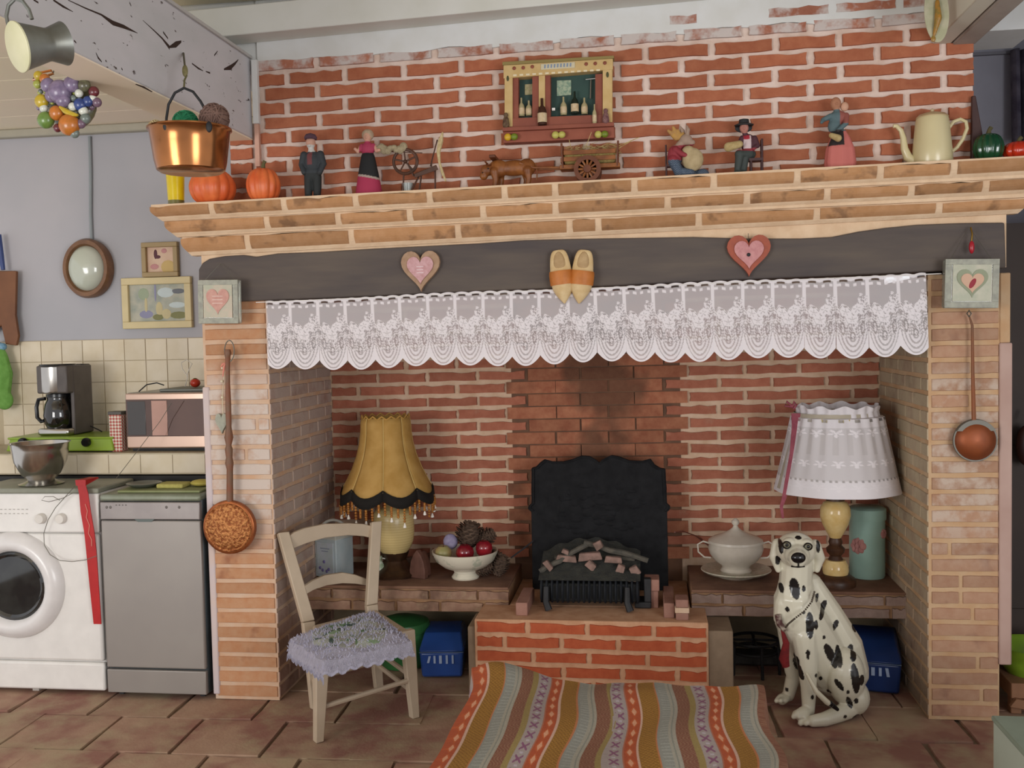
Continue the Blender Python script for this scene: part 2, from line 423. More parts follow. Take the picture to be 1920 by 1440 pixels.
pier('brick_pier', 2.6, XR-.03, 1, 'sandy brick pier with a copper skimmer hanging on it, right of the fireplace', M_pierR, M_pierRin, None, 2.6, -1, mat('mortar_pier_sandy', '#bc9670', '#c4a684', rough=.95, scale=9, bump=.3), None)
# plaster edges along the outer corners
e = MB(); e.box(XR-.034, XR+.012, -.012, .3, .22, 1.44); struct(obj('trim_3', e, mat('pink_plaster', '#b39488', '#bda094', rough=.9, scale=6), bev=.006), 'pinkish plaster edge on the right pier')
e = MB(); e.box(XR-.031, XR+.006, -.006, .3, 1.44, 1.70); struct(obj('trim_4', e, mat('mortar_pier_sandy', '#c49d78'), bev=.004), 'sandy mortar edge above the plaster')
e = MB(); e.box(XL-.008, XL+.022, -.008, .3, .02, 1.32); struct(obj('trim_5', e, mat('lilac_plaster', '#c6bcc0', '#cdb9b0', rough=.9, scale=6), bev=.006), 'lilac-white plaster edge on the left pier')
# ---- wooden lintel
topo = [(372, 505), (379, 493), (392, 485), (420, 480), (455, 478), (480, 481), (520, 475), (600, 472), (700, 466), (800, 461), (900, 456), (985, 450), (1060, 448), (1180, 446), (1300, 444), (1400, 447), (1500, 447), (1560, 444), (1610, 434), (1660, 427), (1720, 421), (1800, 418), (1884, 417)]
boto = [(1887, 502), (1700, 511), (1400, 524), (1100, 538), (800, 551), (560, 561), (372, 568)]
YL = -.03
pl = [at(x, y, YL) for x, y in boto[::-1]+topo[::-1]]
pl = [(q.x, q.z) for q in pl]
M_beam = mat('aged_lintel_wood', '#4f4847', '#625850', rough=.85, scale=5, bump=.25, stretch=(.35, 1, 2.2))
lb = MB().prism(pl, YL, .24)
lintel = tag(obj('lintel_beam', lb, M_beam, origin=(1.3, 0, 1.65), bev=.006), 'dark grey wooden lintel beam above the fireplace opening', 'beam')
mb_ = MB(); mb_.box(XL+.012, XR-.012, -.012, .24, 1.72, 1.96); struct(obj('trim_6', mb_, M_mort_m, flat=True), 'pale mortar bed between lintel and mantel')
# ---- brick mantel: three corbelled courses with a rounded lower edge
OV = [(.14, .108), (.10, .068), (.055, .028)]
ty = [[(276, 386), (1650, 309)], [(305, 414), (1650, 347)], [(334, 444), (1650, 383)]]
by = [[(303, 411), (1650, 340)], [(335, 441), (1650, 375)], [(368, 476), (1650, 410)]]
mz = []
for k in range(3):
    o0 = OV[k][0]
    a, b = at(ty[k][0][0], ty[k][0][1], -o0), at(ty[k][1][0], ty[k][1][1], -o0)
    c, d = at(by[k][0][0], by[k][0][1], -o0), at(by[k][1][0], by[k][1][1], -o0)
    fz = lambda x, a=a, b=b: a.z+(b.z-a.z)*(x-a.x)/(b.x-a.x)
    gz = lambda x, c=c, d=d: c.z+(d.z-c.z)*(x-c.x)/(d.x-c.x)
    mz.append((fz, gz))
def mantel_piece(mb, k, x0, x1, inset, d0=0, d1=0, wav=None, lend=False, rend=False, zpad=0):
    """a length of course k; rounded profile; ends mitred at the mantel's corners"""
    o0, o1 = OV[k]; fz, gz = mz[k]; NX, NZ = (6 if wav else 12), 6; vs = []; fs = []
    for j in range(NZ+1):
        t = j/NZ                                    # 0 top, 1 bottom
        ov = o0-(o0-o1)*(max(0, t-.3)/.7)**1.7-inset
        for i in range(NX+1):
            s = i/NX
            xl = (XL-ov) if lend else x0; xr = (XR+ov) if rend else x1
            x = xl+(xr-xl)*s
            zt = fz(x)+zpad; zb = gz(x)-zpad
            if wav: zt -= wav[i]*.006*(1-t); 
            vs.append((x, -ov, zt+(zb-zt)*t))
    n1 = NX+1
    for j in range(NZ):
        for i in range(NX): a = j*n1+i; fs.append((a, a+n1, a+n1+1, a+1))
    m0 = len(vs)
    for j in range(NZ+1):
        for i in (0, NX): x, y, z = vs[j*n1+i]; vs.append((x, .02, z))
    for j in range(NZ):
        fs.append((j*n1, m0+2*j, m0+2*j+2, (j+1)*n1)); fs.append((j*n1+NX, (j+1)*n1+NX, m0+2*j+3, m0+2*j+1))
    fs.append(tuple([*range(0, n1)]+[m0+1, m0])); fs.append(tuple([*range(NZ*n1+NX, NZ*n1-1, -1)]+[m0+2*NZ, m0+2*NZ+1]))
    mb.add(vs, fs)
mb_ = MB()
for k in range(3): mantel_piece(mb_, k, XL, XR, .004, lend=True, rend=True, zpad=.004)
zc = lambda k: (mz[k][1], mz[k+1][0])
for k in range(2):                                   # mortar beds between the courses
    ov = OV[k][1]+.001
    g, f = zc(k)
    mb_.hexa([(XL-ov, -ov, f(XL)), (XR+ov, -ov, f(XR)), (XR+ov, .02, f(XR)), (XL-ov, .02, f(XL)), (XL-ov, -ov, g(XL)+.01), (XR+ov, -ov, g(XR)+.01), (XR+ov, .02, g(XR)+.01), (XL-ov, .02, g(XL)+.01)])
mb_.box(XL, XR, .0, .028, 1.95, mz[0][0](XL)-.012)
mantel = tag(obj('mantel', mb_, M_mort_m, origin=(1.3, 0, 2.0), flat=True), 'long ochre brick mantel shelf corbelled out over the lintel', 'mantel')
mj = [[395, 531, 666, 805, 946, 1041, 1190, 1339, 1496, 1652, 1790], [410+88, 632, 767, 905, 1041, 1252, 1401, 1552, 1710, 1850], [460, 656, 857, 1067, 1121, 1310, 1532, 1762]]
for k in range(3):
    xs = [at(x, 380, -OV[k][0]).x for x in mj[k]]
    pts = [None]+xs+[None]
    for i in range(len(pts)-1):
        a, b = pts[i], pts[i+1]; bm = MB(); g = .013
        wav = [rnd.random()**2 for _ in range(7)]
        mantel_piece(bm, k, XL if a is None else a+g, XR if b is None else b-g, 0, wav=wav, lend=a is None, rend=b is None, zpad=-.0035)
        cx = (XL if a is None else a)
        obj('brick', bm, M_mant, mantel, origin=(cx, 0, 2), flat=True)
# ---- hearth
H0 = at(889, 1159, .1); H1 = at(1328, 1171, .1); hx0, hx1 = .818, 1.777; HZ = .33
hm = MB(); hm.box(hx0, hx1, .1, .33, 0, HZ)
hearth = tag(obj('hearth', hm, M_mort_hot, origin=(1.3, .1, 0), bev=.006), 'raised red brick hearth in front of the iron fireback', 'hearth')
b = MB(); b.box(.936, 1.714, .33, DEP-.001, 0, HZ); obj('hearth_core', b, M_mort_hot, hearth)
hj = [[(980, 1), (1090, 1), (1215, 1)], [946, 1053, 1160, 1270], [998, 1104, 1215], [1057, 1167, 1271], [998, 1110, 1215]]
for i in range(5):
    z = HZ-.034-.0605*i
    xs = [at(x if not isinstance(x, tuple) else x[0]+12, 1200, .1).x-hx0-.012 for x in hj[i]]
    course(hearth, (hx0+.012, .1, z+.004), (hx1-.010, .1, z-.004), (0, -1, 0), xs, .022, .043, .008, M_hearth)
for xx in ((hx1, hx1+.10), (hx0-.035, hx0-.001)):
    e = MB(); e.box(xx[0], xx[1], .13, .5, 0, .289); obj('render_jamb', e, mat('grey_render', '#84705c', '#94806a', rough=.95), hearth, bev=.006)
# small brick stubs beside the fire
M_stub = brick_mat('brick_stub', '#8f5a45', '#9c6852', rand=.1)
def stub(x0, x1, y0, y1, z0, z1, m=M_stub):
    b = MB(); b.box(x0, x1, y0, y1, z0, z1); obj('brick', b, m, hearth, bev=.004)
stub(.985, 1.035, .16, .42, HZ, HZ+.055); stub(1.60, 1.645, .16, .45, HZ, HZ+.062)
stub(1.648, 1.70, .13, .22, HZ, HZ+.030); stub(1.648, 1.70, .13, .22, HZ+.052, HZ+.085)
b = MB(); b.box(1.645, 1.703, .127, .22, HZ+.030, HZ+.052); obj('mortar_bed', b, M_mort, hearth, bev=.003)
stub(1.52, 1.585, .30, .40, HZ+.075, HZ+.125); 
b = MB(); b.box(1.53, 1.58, .31, .40, HZ, HZ+.075); obj('brick', b, M_stub, hearth, bev=.003)
# ---- the two benches of old brick
M_bench = brick_mat('bench_brick', '#8d6248', '#a27a5a', wash=(12, .55, .7, .5), washcol='#b09a7c', dark=('#5e4030', 6, .52, .6), rand=.12)
M_benchtop = mat('bench_top', '#6a4a3a', '#85634e', rough=.85, scale=7, bump=.3)
def bench(x0, x1, y0, label, mm, end=None):
    b = MB(); b.box(x0, x1, y0+.01, DEP, .29, .398)
    o = tag(obj('brick_bench', b, mat('bench_mortar', '#a5815f', '#8e6a4e', rough=.95), origin=((x0+x1)/2, .5, .3), bev=.004), label, 'bench')
    t = MB(); t.box(x0, x1, y0-.002, DEP, .392, .405); obj('top_slab', t, M_benchtop, o, bev=.004)
    course(o, (x0, y0+.01, .368), (x1, y0+.01, .368), (0, -1, 0), regular(x1-x0, .13, .22), .010, .040, .014, mm)
    course(o, (x0, y0+.01, .316), (x1, y0+.01, .316), (0, -1, 0), regular(x1-x0, .22, .20), .014, .044, .012, mm)
    return o
bench(.001, .93, .335, 'worn brick bench on the left inside the fireplace, under the fringed lamp', M_bench)
bench(1.72, 2.599, .335, 'worn brick bench on the right inside the fireplace, under the soup tureen', brick_mat('bench_brick_grey', '#87695a', '#97796a', wash=(9, .5, .7, .4), washcol='#a0968a', rand=.1))
# plastered back wall below the benches
e = MB(); e.box(.001, hx0-.04, .74, .79, 0, .289); e.box(hx1+.101, 2.599, .74, .79, 0, .289)
struct(obj('trim_7', e, mat('old_plaster', '#8c7c63', '#a39378', rough=.95, scale=5, bump=.4), flat=True), 'old plaster under the benches')
# ---- kitchen wall
M_blue = mat('blue_grey_paint', '#b2b0b4', '#a9a9ae', rough=.8, scale=2)
k = MB(); k.box(-2.7, XL-.001, .75, .95, 0, 2.56)
wl = struct(obj('wall_left', k, M_blue, flat=True), 'blue-grey painted kitchen wall')
# tiled splashback and ledge
def tile_mesh(i):
    b = MB(); b.box(-.5, .5, -1, 0, -.5, .5); me = bpy.data.meshes.new('tile'); me.from_pydata(b.v, [], b.f); me.materials.append(None); return me
TL = [tile_mesh(0)]
M_tiles = mat('glazed_beige_tile', '#cdbfa3', '#d6cab3', rough=.35, scale=9, rand=.05)
sb = MB(); sb.box(-2.6, XL, .742, .751, 1.0, 1.53)
sp = struct(obj('trim_8', sb, mat('tile_grout', '#b7a98e', rough=.9), flat=True), 'beige tiled splashback')
for r in range(5):
    for c in range(13):
        x = -.42-.112*c; z = 1.53-.054-.106*r
        if x < -1.75 or z < 1.0: continue
        brick(sp, (x-.054, .742, z), (x+.054, .742, z), (0, -1, 0), .102, .005, M_tiles, TL, 'tile')
lg = MB(); lg.box(-2.6, XL-.001, .32, .742, .91, 1.004)
ledge = tag(obj('tiled_ledge', lg, mat('tile_grout', '#b7a98e'), origin=(-1, .32, .91), flat=True), 'beige tiled ledge behind the appliances', 'ledge')
for c in range(13):
    x = -.36-.155*c
    brick(ledge, (x-.076, .32, .959), (x+.076, .32, .959), (0, -1, 0), .085, .005, M_tiles, TL, 'tile')
tp = MB(); tp.box(-2.6, XL-.001, .315, .742, .999, 1.008); obj('ledge_top', tp, mat('ledge_cream', '#b9ad90', '#a89d84', rough=.5), ledge, flat=True)
bb = MB(); bb.box(-2.6, XL-.001, .30, .40, .845, .905); struct(obj('dark_strip_1', bb, mat('black_gap', '#1f1e1e', rough=.6), flat=True), 'dark strip under the tiled ledge')  # plain black strip between the machine tops and the ledge
# ---- ceilings and beams
M_ceil = mat('ceiling_cream_board', '#cdc5ad', '#d3cbb5', rough=.8, scale=2.5)
M_board = mat('ceiling_pinkish_board', '#f0e0cb', '#eee3c8', rough=.8, scale=1.6)
M_wbeam = None
c_ = MB(); c_.box(-.6, 2.8, -4.2, 1.2, 2.90, 2.95); ceil = struct(obj('ceiling', c_, M_ceil, flat=True), 'cream painted board ceiling')
for i in range(22):
    y = .0-.19*i; b = MB(); b.box(-.58, 2.78, y-.186, y, 2.885, 2.90); obj('board', b, M_ceil, ceil, flat=True)
c_ = MB(); c_.box(2.8, 4.2, -4.2, 1.2, 2.88, 2.95); struct(obj('ceiling_shaded', c_, mat('ceiling_shade_grey', '#77747a', rough=.9), flat=True), 'right end of the ceiling, its shade given by a grey colour')  # darker grey paints shade on the ceiling's right end
c_ = MB(); c_.box(3.45, 3.5, -.6, .9, 0, 2.88); struct(obj('wall_light_block', c_, mat('blue_grey_shade', '#8e8e99'), flat=True), 'added unseen wall blocking light from the ceiling on the right')  # unseen wall added to keep light off the ceiling there
c_ = MB(); c_.box(-2.8, -.2, -4.2, 1.0, 2.60, 2.66); cl = struct(obj('ceiling_kitchen', c_, M_board, flat=True), 'low cream ceiling over the kitchen side')
for i in range(12):
    y = .75-.30*i; b = MB(); b.box(-2.8, -.22, y-.292, y, 2.585, 2.60); obj('board', b, M_board, cl, flat=True)
b = MB(); b.box(-2.8, -.10, .70, .752, 2.545, 2.585); struct(obj('trim_9', b, mat('moulding_in_shade', '#aaa595', rough=.8), bev=.008), 'moulding at the top of the kitchen wall, its shadow coloured in grey')  # shadow on the moulding is put into its grey colour
# joist along the wall
J = [at(440, 66, -.1), at(960, 16, -.1), at(440, 78, 0), at(960, 34, 0), at(365, 20, -.1), at(500, 5, -.1)]
sl = (J[1].z-J[0].z)/(J[1].x-J[0].x); z0 = J[0].z
jx0, jx1 = -.30, 2.75
zz = lambda x: z0+sl*(x-J[0].x)
b = MB(); b.hexa([(jx0, -.1, zz(jx0)), (jx1, -.1, zz(jx1)), (jx1, .02, zz(jx1)), (jx0, .02, zz(jx0)), (jx0, -.1, zz(jx0)+.115), (jx1, -.1, zz(jx1)+.115), (jx1, .02, zz(jx1)+.115), (jx0, .02, zz(jx0)+.115)])
tag(obj('ceiling_joist', b, mat('joist_white', '#d8d8d2', '#cfcfc6', rough=.75, scale=4), origin=(1.2, 0, 2.75), bev=.004), 'white painted joist running along the top of the brick wall', 'joist')
# upper wall behind the joist
b = MB(); b.box(-.35, 3.0, .035, .3, 2.60, 2.90); struct(obj('wall_upper', b, M_limew, flat=True), 'white plaster above the bricks')
# big distressed beam
def beam_mat():
    t = NT('distressed_white_beam'); p = t.pos(); mp = t.node('ShaderNodeMapping'); t.l.new(p, mp.inputs[0]); mp.inputs['Scale'].default_value = (1, .55, 1.6)
    v = mp.outputs[0]
    base = t.mix(t.ramp(t.noise(v, 5), .3, .7), lin('#c2c2c4'), lin('#cfccd0'))
    f1 = t.ramp(t.noise(v, 26, 5, .65), .645, .675)       # flecks of bare wood
    mp2 = t.node('ShaderNodeMapping'); t.l.new(p, mp2.inputs[0]); mp2.inputs['Scale'].default_value = (1, .12, 1.5); mp2.inputs['Rotation'].default_value = (math.radians(8), 0, 0)
    f2 = t.ramp(t.noise(mp2.outputs[0], 16, 3, .55), .695, .71)   # long cracks
    f = t.math('MAXIMUM', f1, f2)
    t.put(t.b.inputs['Base Color'], t.mix(f, base, lin('#3e2c26'))); t.b.inputs['Roughness'].default_value = .8
    t.bump(t.math('MULTIPLY', f, -1), .5, .004); return t.m
b = MB(); b.box(-.205, -.044, -3.4, .028, 2.335, 2.663)
big = tag(obj('ceiling_beam', b, beam_mat(), origin=(-.12, -1, 2.33), bev=.006), 'large white painted beam with flaking cracks, left', 'beam')
b = MB(); b.box(-.203, -.046, -3.4, .027, 2.331, 2.336); obj('underside', b, M_board, big, flat=True)  # cream light on the beam's underside is put into this slab's colour
b = MB(); b.box(-.06, -.036, -3.4, .025, 2.660, 2.672); obj('top_batten', b, mat('batten_grey', '#b9b7b4', rough=.8), big, flat=True)
XF = -.0435
cracks = [([(100, 0), (118, 12), (137, 22)], [3, 5, 1]), ([(128, 0), (160, 15), (190, 28), (212, 42), (232, 50), (258, 62)], [1.5, 3, 3.5, 9, 8, 1]), ([(268, 38), (290, 58), (304, 72), (318, 90)], [.8, 2.5, 3.5, 9]), ([(318, 88), (330, 84), (340, 78)], [5, 11, 5]),
          ([(306, 60), (315, 72)], [3, 4]), ([(180, 99), (184, 108), (191, 116)], [2, 5, 2]), ([(360, 119), (372, 128), (381, 133)], [2, 4, 1]), ([(420, 130), (432, 126), (441, 119), (447, 112)], [3, 11, 5, 2]), ([(63, 0), (72, 5)], [3, 4]), ([(139, 76), (143, 80)], [3, 3]), ([(243, 5), (246, 11)], [4, 3]), ([(256, 158), (270, 163), (286, 172)], [1, 3, 1]), ([(386, 134), (394, 137)], [1.5, 3]), ([(402, 104), (408, 96)], [4, 1.5]), ([(228, 128), (230, 131)], [3, 2])]
for pts, ws in cracks:
    b = MB(); P = [ax(x, y, XF) for x, y in pts]; W_ = [w*km(p)*.5 for w, p in zip(ws, P)]; vs = []
    for p, q in zip(P, W_): vs += [(XF-.004, p.y, p.z-q), (XF, p.y, p.z-q*(.7+.6*rnd.random())), (XF, p.y, p.z+q*(.7+.6*rnd.random())), (XF-.004, p.y, p.z+q)]
    n = len(P); fs = [(3, 2, 1, 0), (4*n-4, 4*n-3, 4*n-2, 4*n-1)]+[(4*i+a, 4*i+(a+1) % 4, 4*i+4+(a+1) % 4, 4*i+4+a) for i in range(n-1) for a in range(4)]
    b.add(vs, fs); obj('crack', b, mat('bare_dark_wood', '#3a2a24', rough=.9), big, flat=True)
b = MB(); b.box(2.622, 2.69, -3.4, .028, 2.56, 2.89); rb = tag(obj('ceiling_beam', b, mat('beam_cream_white', '#cfcab9', '#c8c2b3', rough=.8, scale=3), origin=(2.68, -1, 2.55), bev=.004), 'smooth cream ceiling beam at the upper right corner', 'beam')
b = MB(); b.box(2.696, 2.775, -3.4, .028, 2.553, 2.89); obj('plank', b, mat('beam_grey_face', '#a89e94', '#a1968c', rough=.8), rb, bev=.003)
# ---- right side
M_dark = mat('dark_brown_door', '#41342d', '#3a2e29', rough=.6, scale=4)
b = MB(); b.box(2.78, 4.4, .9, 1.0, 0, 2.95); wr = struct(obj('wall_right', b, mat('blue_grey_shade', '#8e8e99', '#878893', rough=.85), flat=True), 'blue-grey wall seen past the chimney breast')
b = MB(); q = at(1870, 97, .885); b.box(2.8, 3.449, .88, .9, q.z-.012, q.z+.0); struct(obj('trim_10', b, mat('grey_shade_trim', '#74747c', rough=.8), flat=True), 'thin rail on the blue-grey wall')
b = MB(); b.box(2.90, 3.44, .5, .55, 0, 1.93); d_ = struct(obj('door_1', b, M_dark, flat=True), 'dark brown door right of the fireplace')
b = MB(); b.box(2.95, 3.35, .492, .5, .3, 1.0); obj('door_panel', b, M_dark, d_, bev=.01)
# ================================================================== FIREPLACE THINGS
# ---- lace curtain: 23 scalloped panels hung on a thin rod
def lace_mat():
    t = NT('white_lace'); a = t.node('ShaderNodeAttribute', attribute_name='Col')
    b = t.b; t.put(b.inputs['Base Color'], lin('#e0dadc')); b.inputs['Roughness'].default_value = .9; b.inputs['Specular IOR Level'].default_value = .1
    t.put(b.inputs['Alpha'], a.outputs['Fac']); return t.m
M_lace = lace_mat()
def lace_panel(name, W=40, H=110, part0=0, part1=1):
    mb = MB()
    def f(u, v):
        u = part0+(part1-part0)*u
        sc = .87+.13*(1-abs(2*u-1)**2.0)      # scalloped foot
        top = 1.0+.012*abs(math.sin(u*2*PI))
        z = -v*sc+(1-v)*(.018*abs(math.sin(u*2*PI)))
        return (u, -.10*math.sin(u*PI)*(.3+.7*v)-.03*math.sin(v*3), z)
    mb.grid(W, H, f); me = mesh(name, mb)
    r = np.random.RandomState(3); n = (W+1)*(H+1)
    V, U = np.meshgrid(np.linspace(0, 1, H+1), part0+(part1-part0)*np.linspace(0, 1, W+1), indexing='ij')
    A = np.full(U.shape, .52)
    e = np.minimum(U, 1-U)
    A[e < .055] = .95
    A[V < .045] = .92
    A[(V > .028) & (V < .062) & (np.abs(np.abs(U-.5)-.24) < .12)] = .04    # eyelets
    A[(V > .08) & (V < .11) & (np.abs(np.sin(U*12.6)) > .8)] = .95
    line = .40-.13*U-.03*np.sin(U*9)
    body = (V > line) & (V < .78)
    pat = (np.sin(U*37+5*np.sin(V*23))*np.sin(V*71+4*np.sin(U*19)) > -.02)
    A = np.where(body & pat, .92, np.where(body, .42, A))
    for cx, cy, rx, ry in ((.3, .44, .16, .055), (.66, .40, .17, .06), (.5, .52, .2, .05), (.78, .23, .05, .02), (.72, .29, .035, .03)):
        d = ((U-cx)/rx)**2+((V-cy)/ry)**2; A = np.where(d < 1, np.where(np.sin(np.arctan2(V-cy, (U-cx)*.4)*5)+d*1.2 > -.3, .96, .6), A)
    for cx, cy, rx, ry in ((.2, .66, .07, .09), (.82, .66, .07, .09), (.5, .72, .09, .05)):
        d = ((U-cx)/rx)**2+((V-cy)/ry)**2; A = np.where((d < 1) & (d > .35), .35, A)
    rr = np.sqrt(((U-.5)/.5)**2+((V-.74)/.26)**2); foot = V > .76
    A = np.where(foot, np.where((np.sin(rr*26) > -.35), .93, .5), A)
    A = np.where(foot & (rr > .93), .97, A)
    A = np.where(V > .975, 1, A)
    a = me.color_attributes.new('Col', 'FLOAT_COLOR', 'POINT'); A = A.ravel(); a.data.foreach_set('color', np.stack([A, A, A, np.ones_like(A)], 1).astype('f').ravel())
    me.materials.append(M_lace); return me
YC = -.055
cur = thing('lace_curtain', 'long white lace valance with scalloped edge under the dark lintel beam', 'curtain', (1.3, YC, 1.45))
full = lace_panel('lace_panel'); first = lace_panel('lace_panel', part0=.12, part1=1); last = lace_panel('lace_panel', part0=0, part1=.9)
edges = [493, 543, 595, 646, 697, 748, 801, 852, 905, 958, 1010, 1064, 1115, 1169, 1223, 1280, 1335, 1392, 1448, 1507, 1565, 1625, 1683, 1741]
for i in range(23):
    a, b = edges[i], edges[i+1]
    ytop = lambda x: 566-(x-498)*.0418+1.5*math.sin(x*.013)
    ybot = lambda x: 694-(x-520)*.0225+2.5*math.sin(x*.02+1)
    P = at(a, ytop(a), YC); Q = at(b, ytop(b), YC); Bm = at((a+b)/2, ybot((a+b)/2), YC)
    o = bpy.data.objects.new('lace_panel', first if i == 0 else last if i == 22 else full); COL.objects.link(o); o.parent = cur
    h = (P.z+Q.z)/2-Bm.z; ang = -math.atan2(Q.z-P.z, Q.x-P.x)
    o.matrix_local = Matrix.Translation(P-ORG[cur.name]) @ Matrix.Rotation(ang, 4, 'Y') @ Matrix.Diagonal(((Q.x-P.x)*1.012, .09, h, 1))
b = MB(); b.tube([at(480, 567, YC-.004), at(1000, 545, YC-.004), at(1765, 513, YC-.004)], .0018, 6); obj('rod', b, M_white, cur)
# ---- hearts on the beam
def heart(s=1, n=36):
    o = []
    for k in range(n):
        t = 2*PI*k/n; o.append((s*.0625*(16*math.sin(t)**3)/2/.5*.5, s*.0625*(13*math.cos(t)-5*math.cos(2*t)-2*math.cos(3*t)-math.cos(4*t))*.5))
    return o[::-1]
def heart_at(mb, c, wx, hz, y0, y1):
    h = heart(); xs = [p[0] for p in h]; zs = [p[1] for p in h]
    mx = (max(xs)-min(xs)); mz_ = max(zs)-min(zs); cz = (max(zs)+min(zs))/2
    mb.prism([(c[0]+x/mx*wx, c[2]+(z-cz)/mz_*hz) for x, z in h][::-1], y0, y1); return mb
def wooden_heart(px, py, wpx, hpx, c1, c2, label, hole=False):
    c = at(px, py, -.045); k = km(c)
    t = thing('wooden_heart', label, 'heart ornament', (c.x, -.03, c.z), 'wooden hearts on the beam')
    obj('heart_board', heart_at(MB(), c, wpx*k, hpx*k, -.052, -.0305), c1, t, bev=.003)
    obj('fabric_heart', heart_at(MB(), (c.x, 0, c.z+.003), wpx*k*.68, hpx*k*.68, -.058, -.0525), c2, t, bev=.002)
    e = MB()
    if hole: e.ball((c.x-.002, -.060, c.z+.004), (.007, .004, .007)); obj('button', e, M_black, t)
    else:
        for dz in (.018, .006, -.006): e.box(c.x-.014, c.x+.014, -.0605, -.0583, c.z+dz-.001, c.z+dz+.001)
        obj('stitching', e, mat('stitch_white', '#e9dadb'), t)['kind'] = 'stuff'
    l = MB(); l.tube([(c.x, -.032, c.z+hpx*k*.33), (c.x, -.033, c.z+hpx*k*.55)], .0012, 5); obj('hanging_wire', l, M_wire, t)
wooden_heart(789, 509, 74, 76, mat('heart_wood_tan', '#a98b70', '#9a7a60', rough=.7, scale=40), mat('heart_pink_cloth', '#c9a0a2', '#b98a8a', scale=60), 'tan wooden heart with pink patterned inset on the beam, left of the clogs')
wooden_heart(1404, 480, 80, 78, mat('heart_wood_red', '#a4553f', '#96503f', rough=.7, scale=40), mat('heart_pink_stripe', '#c78f8d', '#b77b7c', scale=60), 'reddish wooden heart with pink inset on the beam, right of the clogs', True)
# ---- clogs
def clog(px, tilt, label):
    c = at(px, 520, -.06); k = km(c)
    t = thing('wooden_clog', label, 'clog', (c.x, -.03, c.z), 'pair of clogs')
    M = Matrix.Translation(c) @ Matrix.Rotation(math.radians(tilt), 4, 'Y')
    prof = [(52, 9), (48, 14), (38, 18), (20, 20), (0, 22), (-12, 22), (-25, 19), (-38, 11), (-46, 4), (-50, 1)]
    b = MB(); vs = []; n = 16
    for z, r in prof:
        for i in range(n):
            a = 2*PI*i/n; x = math.cos(a)*r*k; y = math.sin(a)*r*k*.85
            open_ = z > 5
            if open_ and y < 0: y *= .55
            if z < -30: y -= (-30-z)*k*.25
            vs.append((x, y, z*k))
    fs = []
    for i in range(len(prof)-1):
        for j in range(n):
            q = [i*n+j, i*n+(j+1) % n, (i+1)*n+(j+1) % n, (i+1)*n+j]; fs.append(tuple(q[::-1]))
    fs.append(tuple(range(n))); fs.append(tuple(range(len(vs)-1, len(vs)-n-1, -1)))
    b.add(vs, fs, M); obj('sole', b, mat('clog_wood', '#d4bb8e', '#c9ab7a', rough=.6, scale=30), t, sub=1)
    e = MB(); e.ball((0, -.012, 22*k), (12*k, .012, 26*k), M=M); obj('opening', e, mat('clog_inside', '#b79b72', '#a98b62', scale=30), t)
    e = MB(); e.lathe([(22.6*k, -14*k), (23*k, -4*k), (23*k, 6*k), (21.8*k, 12*k)], n=20, sy=.88, M=M); obj('painted_band', e, mat('clog_orange', '#bf7433', '#b06828', rough=.5, scale=30), t)
clog(1053, -6, 'left one of the two small wooden clogs with an orange band')
clog(1091, 7, 'right one of the two small wooden clogs with an orange band')
# ---- glass blocks hanging on the beam ends
M_glass = mat('thick_glass', '#cfd2c4', rough=.05, trans=.75, spec=.6)
def glass_block(px, py, w_, h_, hookpx, label, inner, tassel, rot):
    c = at(px, py, -.075); k = km(c); W, H = w_*k/2, h_*k/2
    t = thing('hanging_glass_block', label, 'ornament', (c.x, c.y, c.z-H))
    R = Matrix.Translation(c) @ Matrix.Rotation(math.radians(rot), 4, 'Y')
    b = MB(); b.box(-W, W, -.020, .020, -H, H, R); obj('glass', b, M_glass, t, bev=.006)
    b = MB(); b.box(-W*.72, W*.72, -.0235, -.0215, -H*.72, H*.76, R); obj('printed_card', b, mat('card_'+str(px), '#b7b29c' if tassel else '#b9a792', '#a3a58e', rough=.4, scale=25), t)
    for s_, z0, z1, x0, x1 in ((0, H*.76, H*.99, -W, W), (1, -H*.99, -H*.74, -W, W), (2, -H*.74, H*.76, -W, -W*.75), (3, -H*.74, H*.76, W*.75, W)):
        b = MB(); b.box(x0, x1, -.0225, -.0205, z0, z1, R); obj('silver_edge', b, mat('silver_glass_edge', '#a5a596', '#8f8f84', rough=.55, spec=.3, scale=40), t, bev=.001)
    o = MB(); heart_at(o, (0, 0, 0), W*1.15, H*1.15, -.0262, -.0238); o2 = MB().add(o.v, o.f, R); obj('printed_heart', o2, inner[0], t)
    if tassel:
        o = MB(); heart_at(o, (0, 0, 0), W*.85, H*.8, -.0282, -.0264); o2 = MB().add(o.v, o.f, R); obj('printed_heart', o2, inner[1], t)
        o = MB(); o.ball((0, -.0285, 0), (.009, .002, .02), M=R @ Matrix.Rotation(.5, 4, 'Y')); obj('red_print', o, mat('print_red', '#94303c'), t)
        hk = at(*hookpx, -.04)
        o = MB(); o.ball(hk+Vector((0, -.03, -.078)), (.010, .010, .024)); obj('red_bead', o, mat('bead_red', '#a3222e', rough=.2), t)
        o = MB(); o.tube([hk+Vector((0, -.02, -.005)), hk+Vector((.002, -.03, -.03)), hk+Vector((0, -.03, -.055))], .003, 6); obj('hook', o, M_brass, t)
    else:
        hk = at(*hookpx, -.04)
        o = MB()
        for dz in (.022, .008, -.006): o.box(-.022, .022, -.0270, -.0264, dz-.0012, dz+.0012, R)
        q = obj('heart_lettering', o, mat('lettering_pale', '#ddc6bb'), t); q['kind'] = 'stuff'
    tl = R @ Vector((-W*.75, 0, H)); tr = R @ Vector((W*.75, 0, H))
    o = MB(); o.tube([tl, hk, tr], .0012, 5); obj('wire', o, M_wire, t)
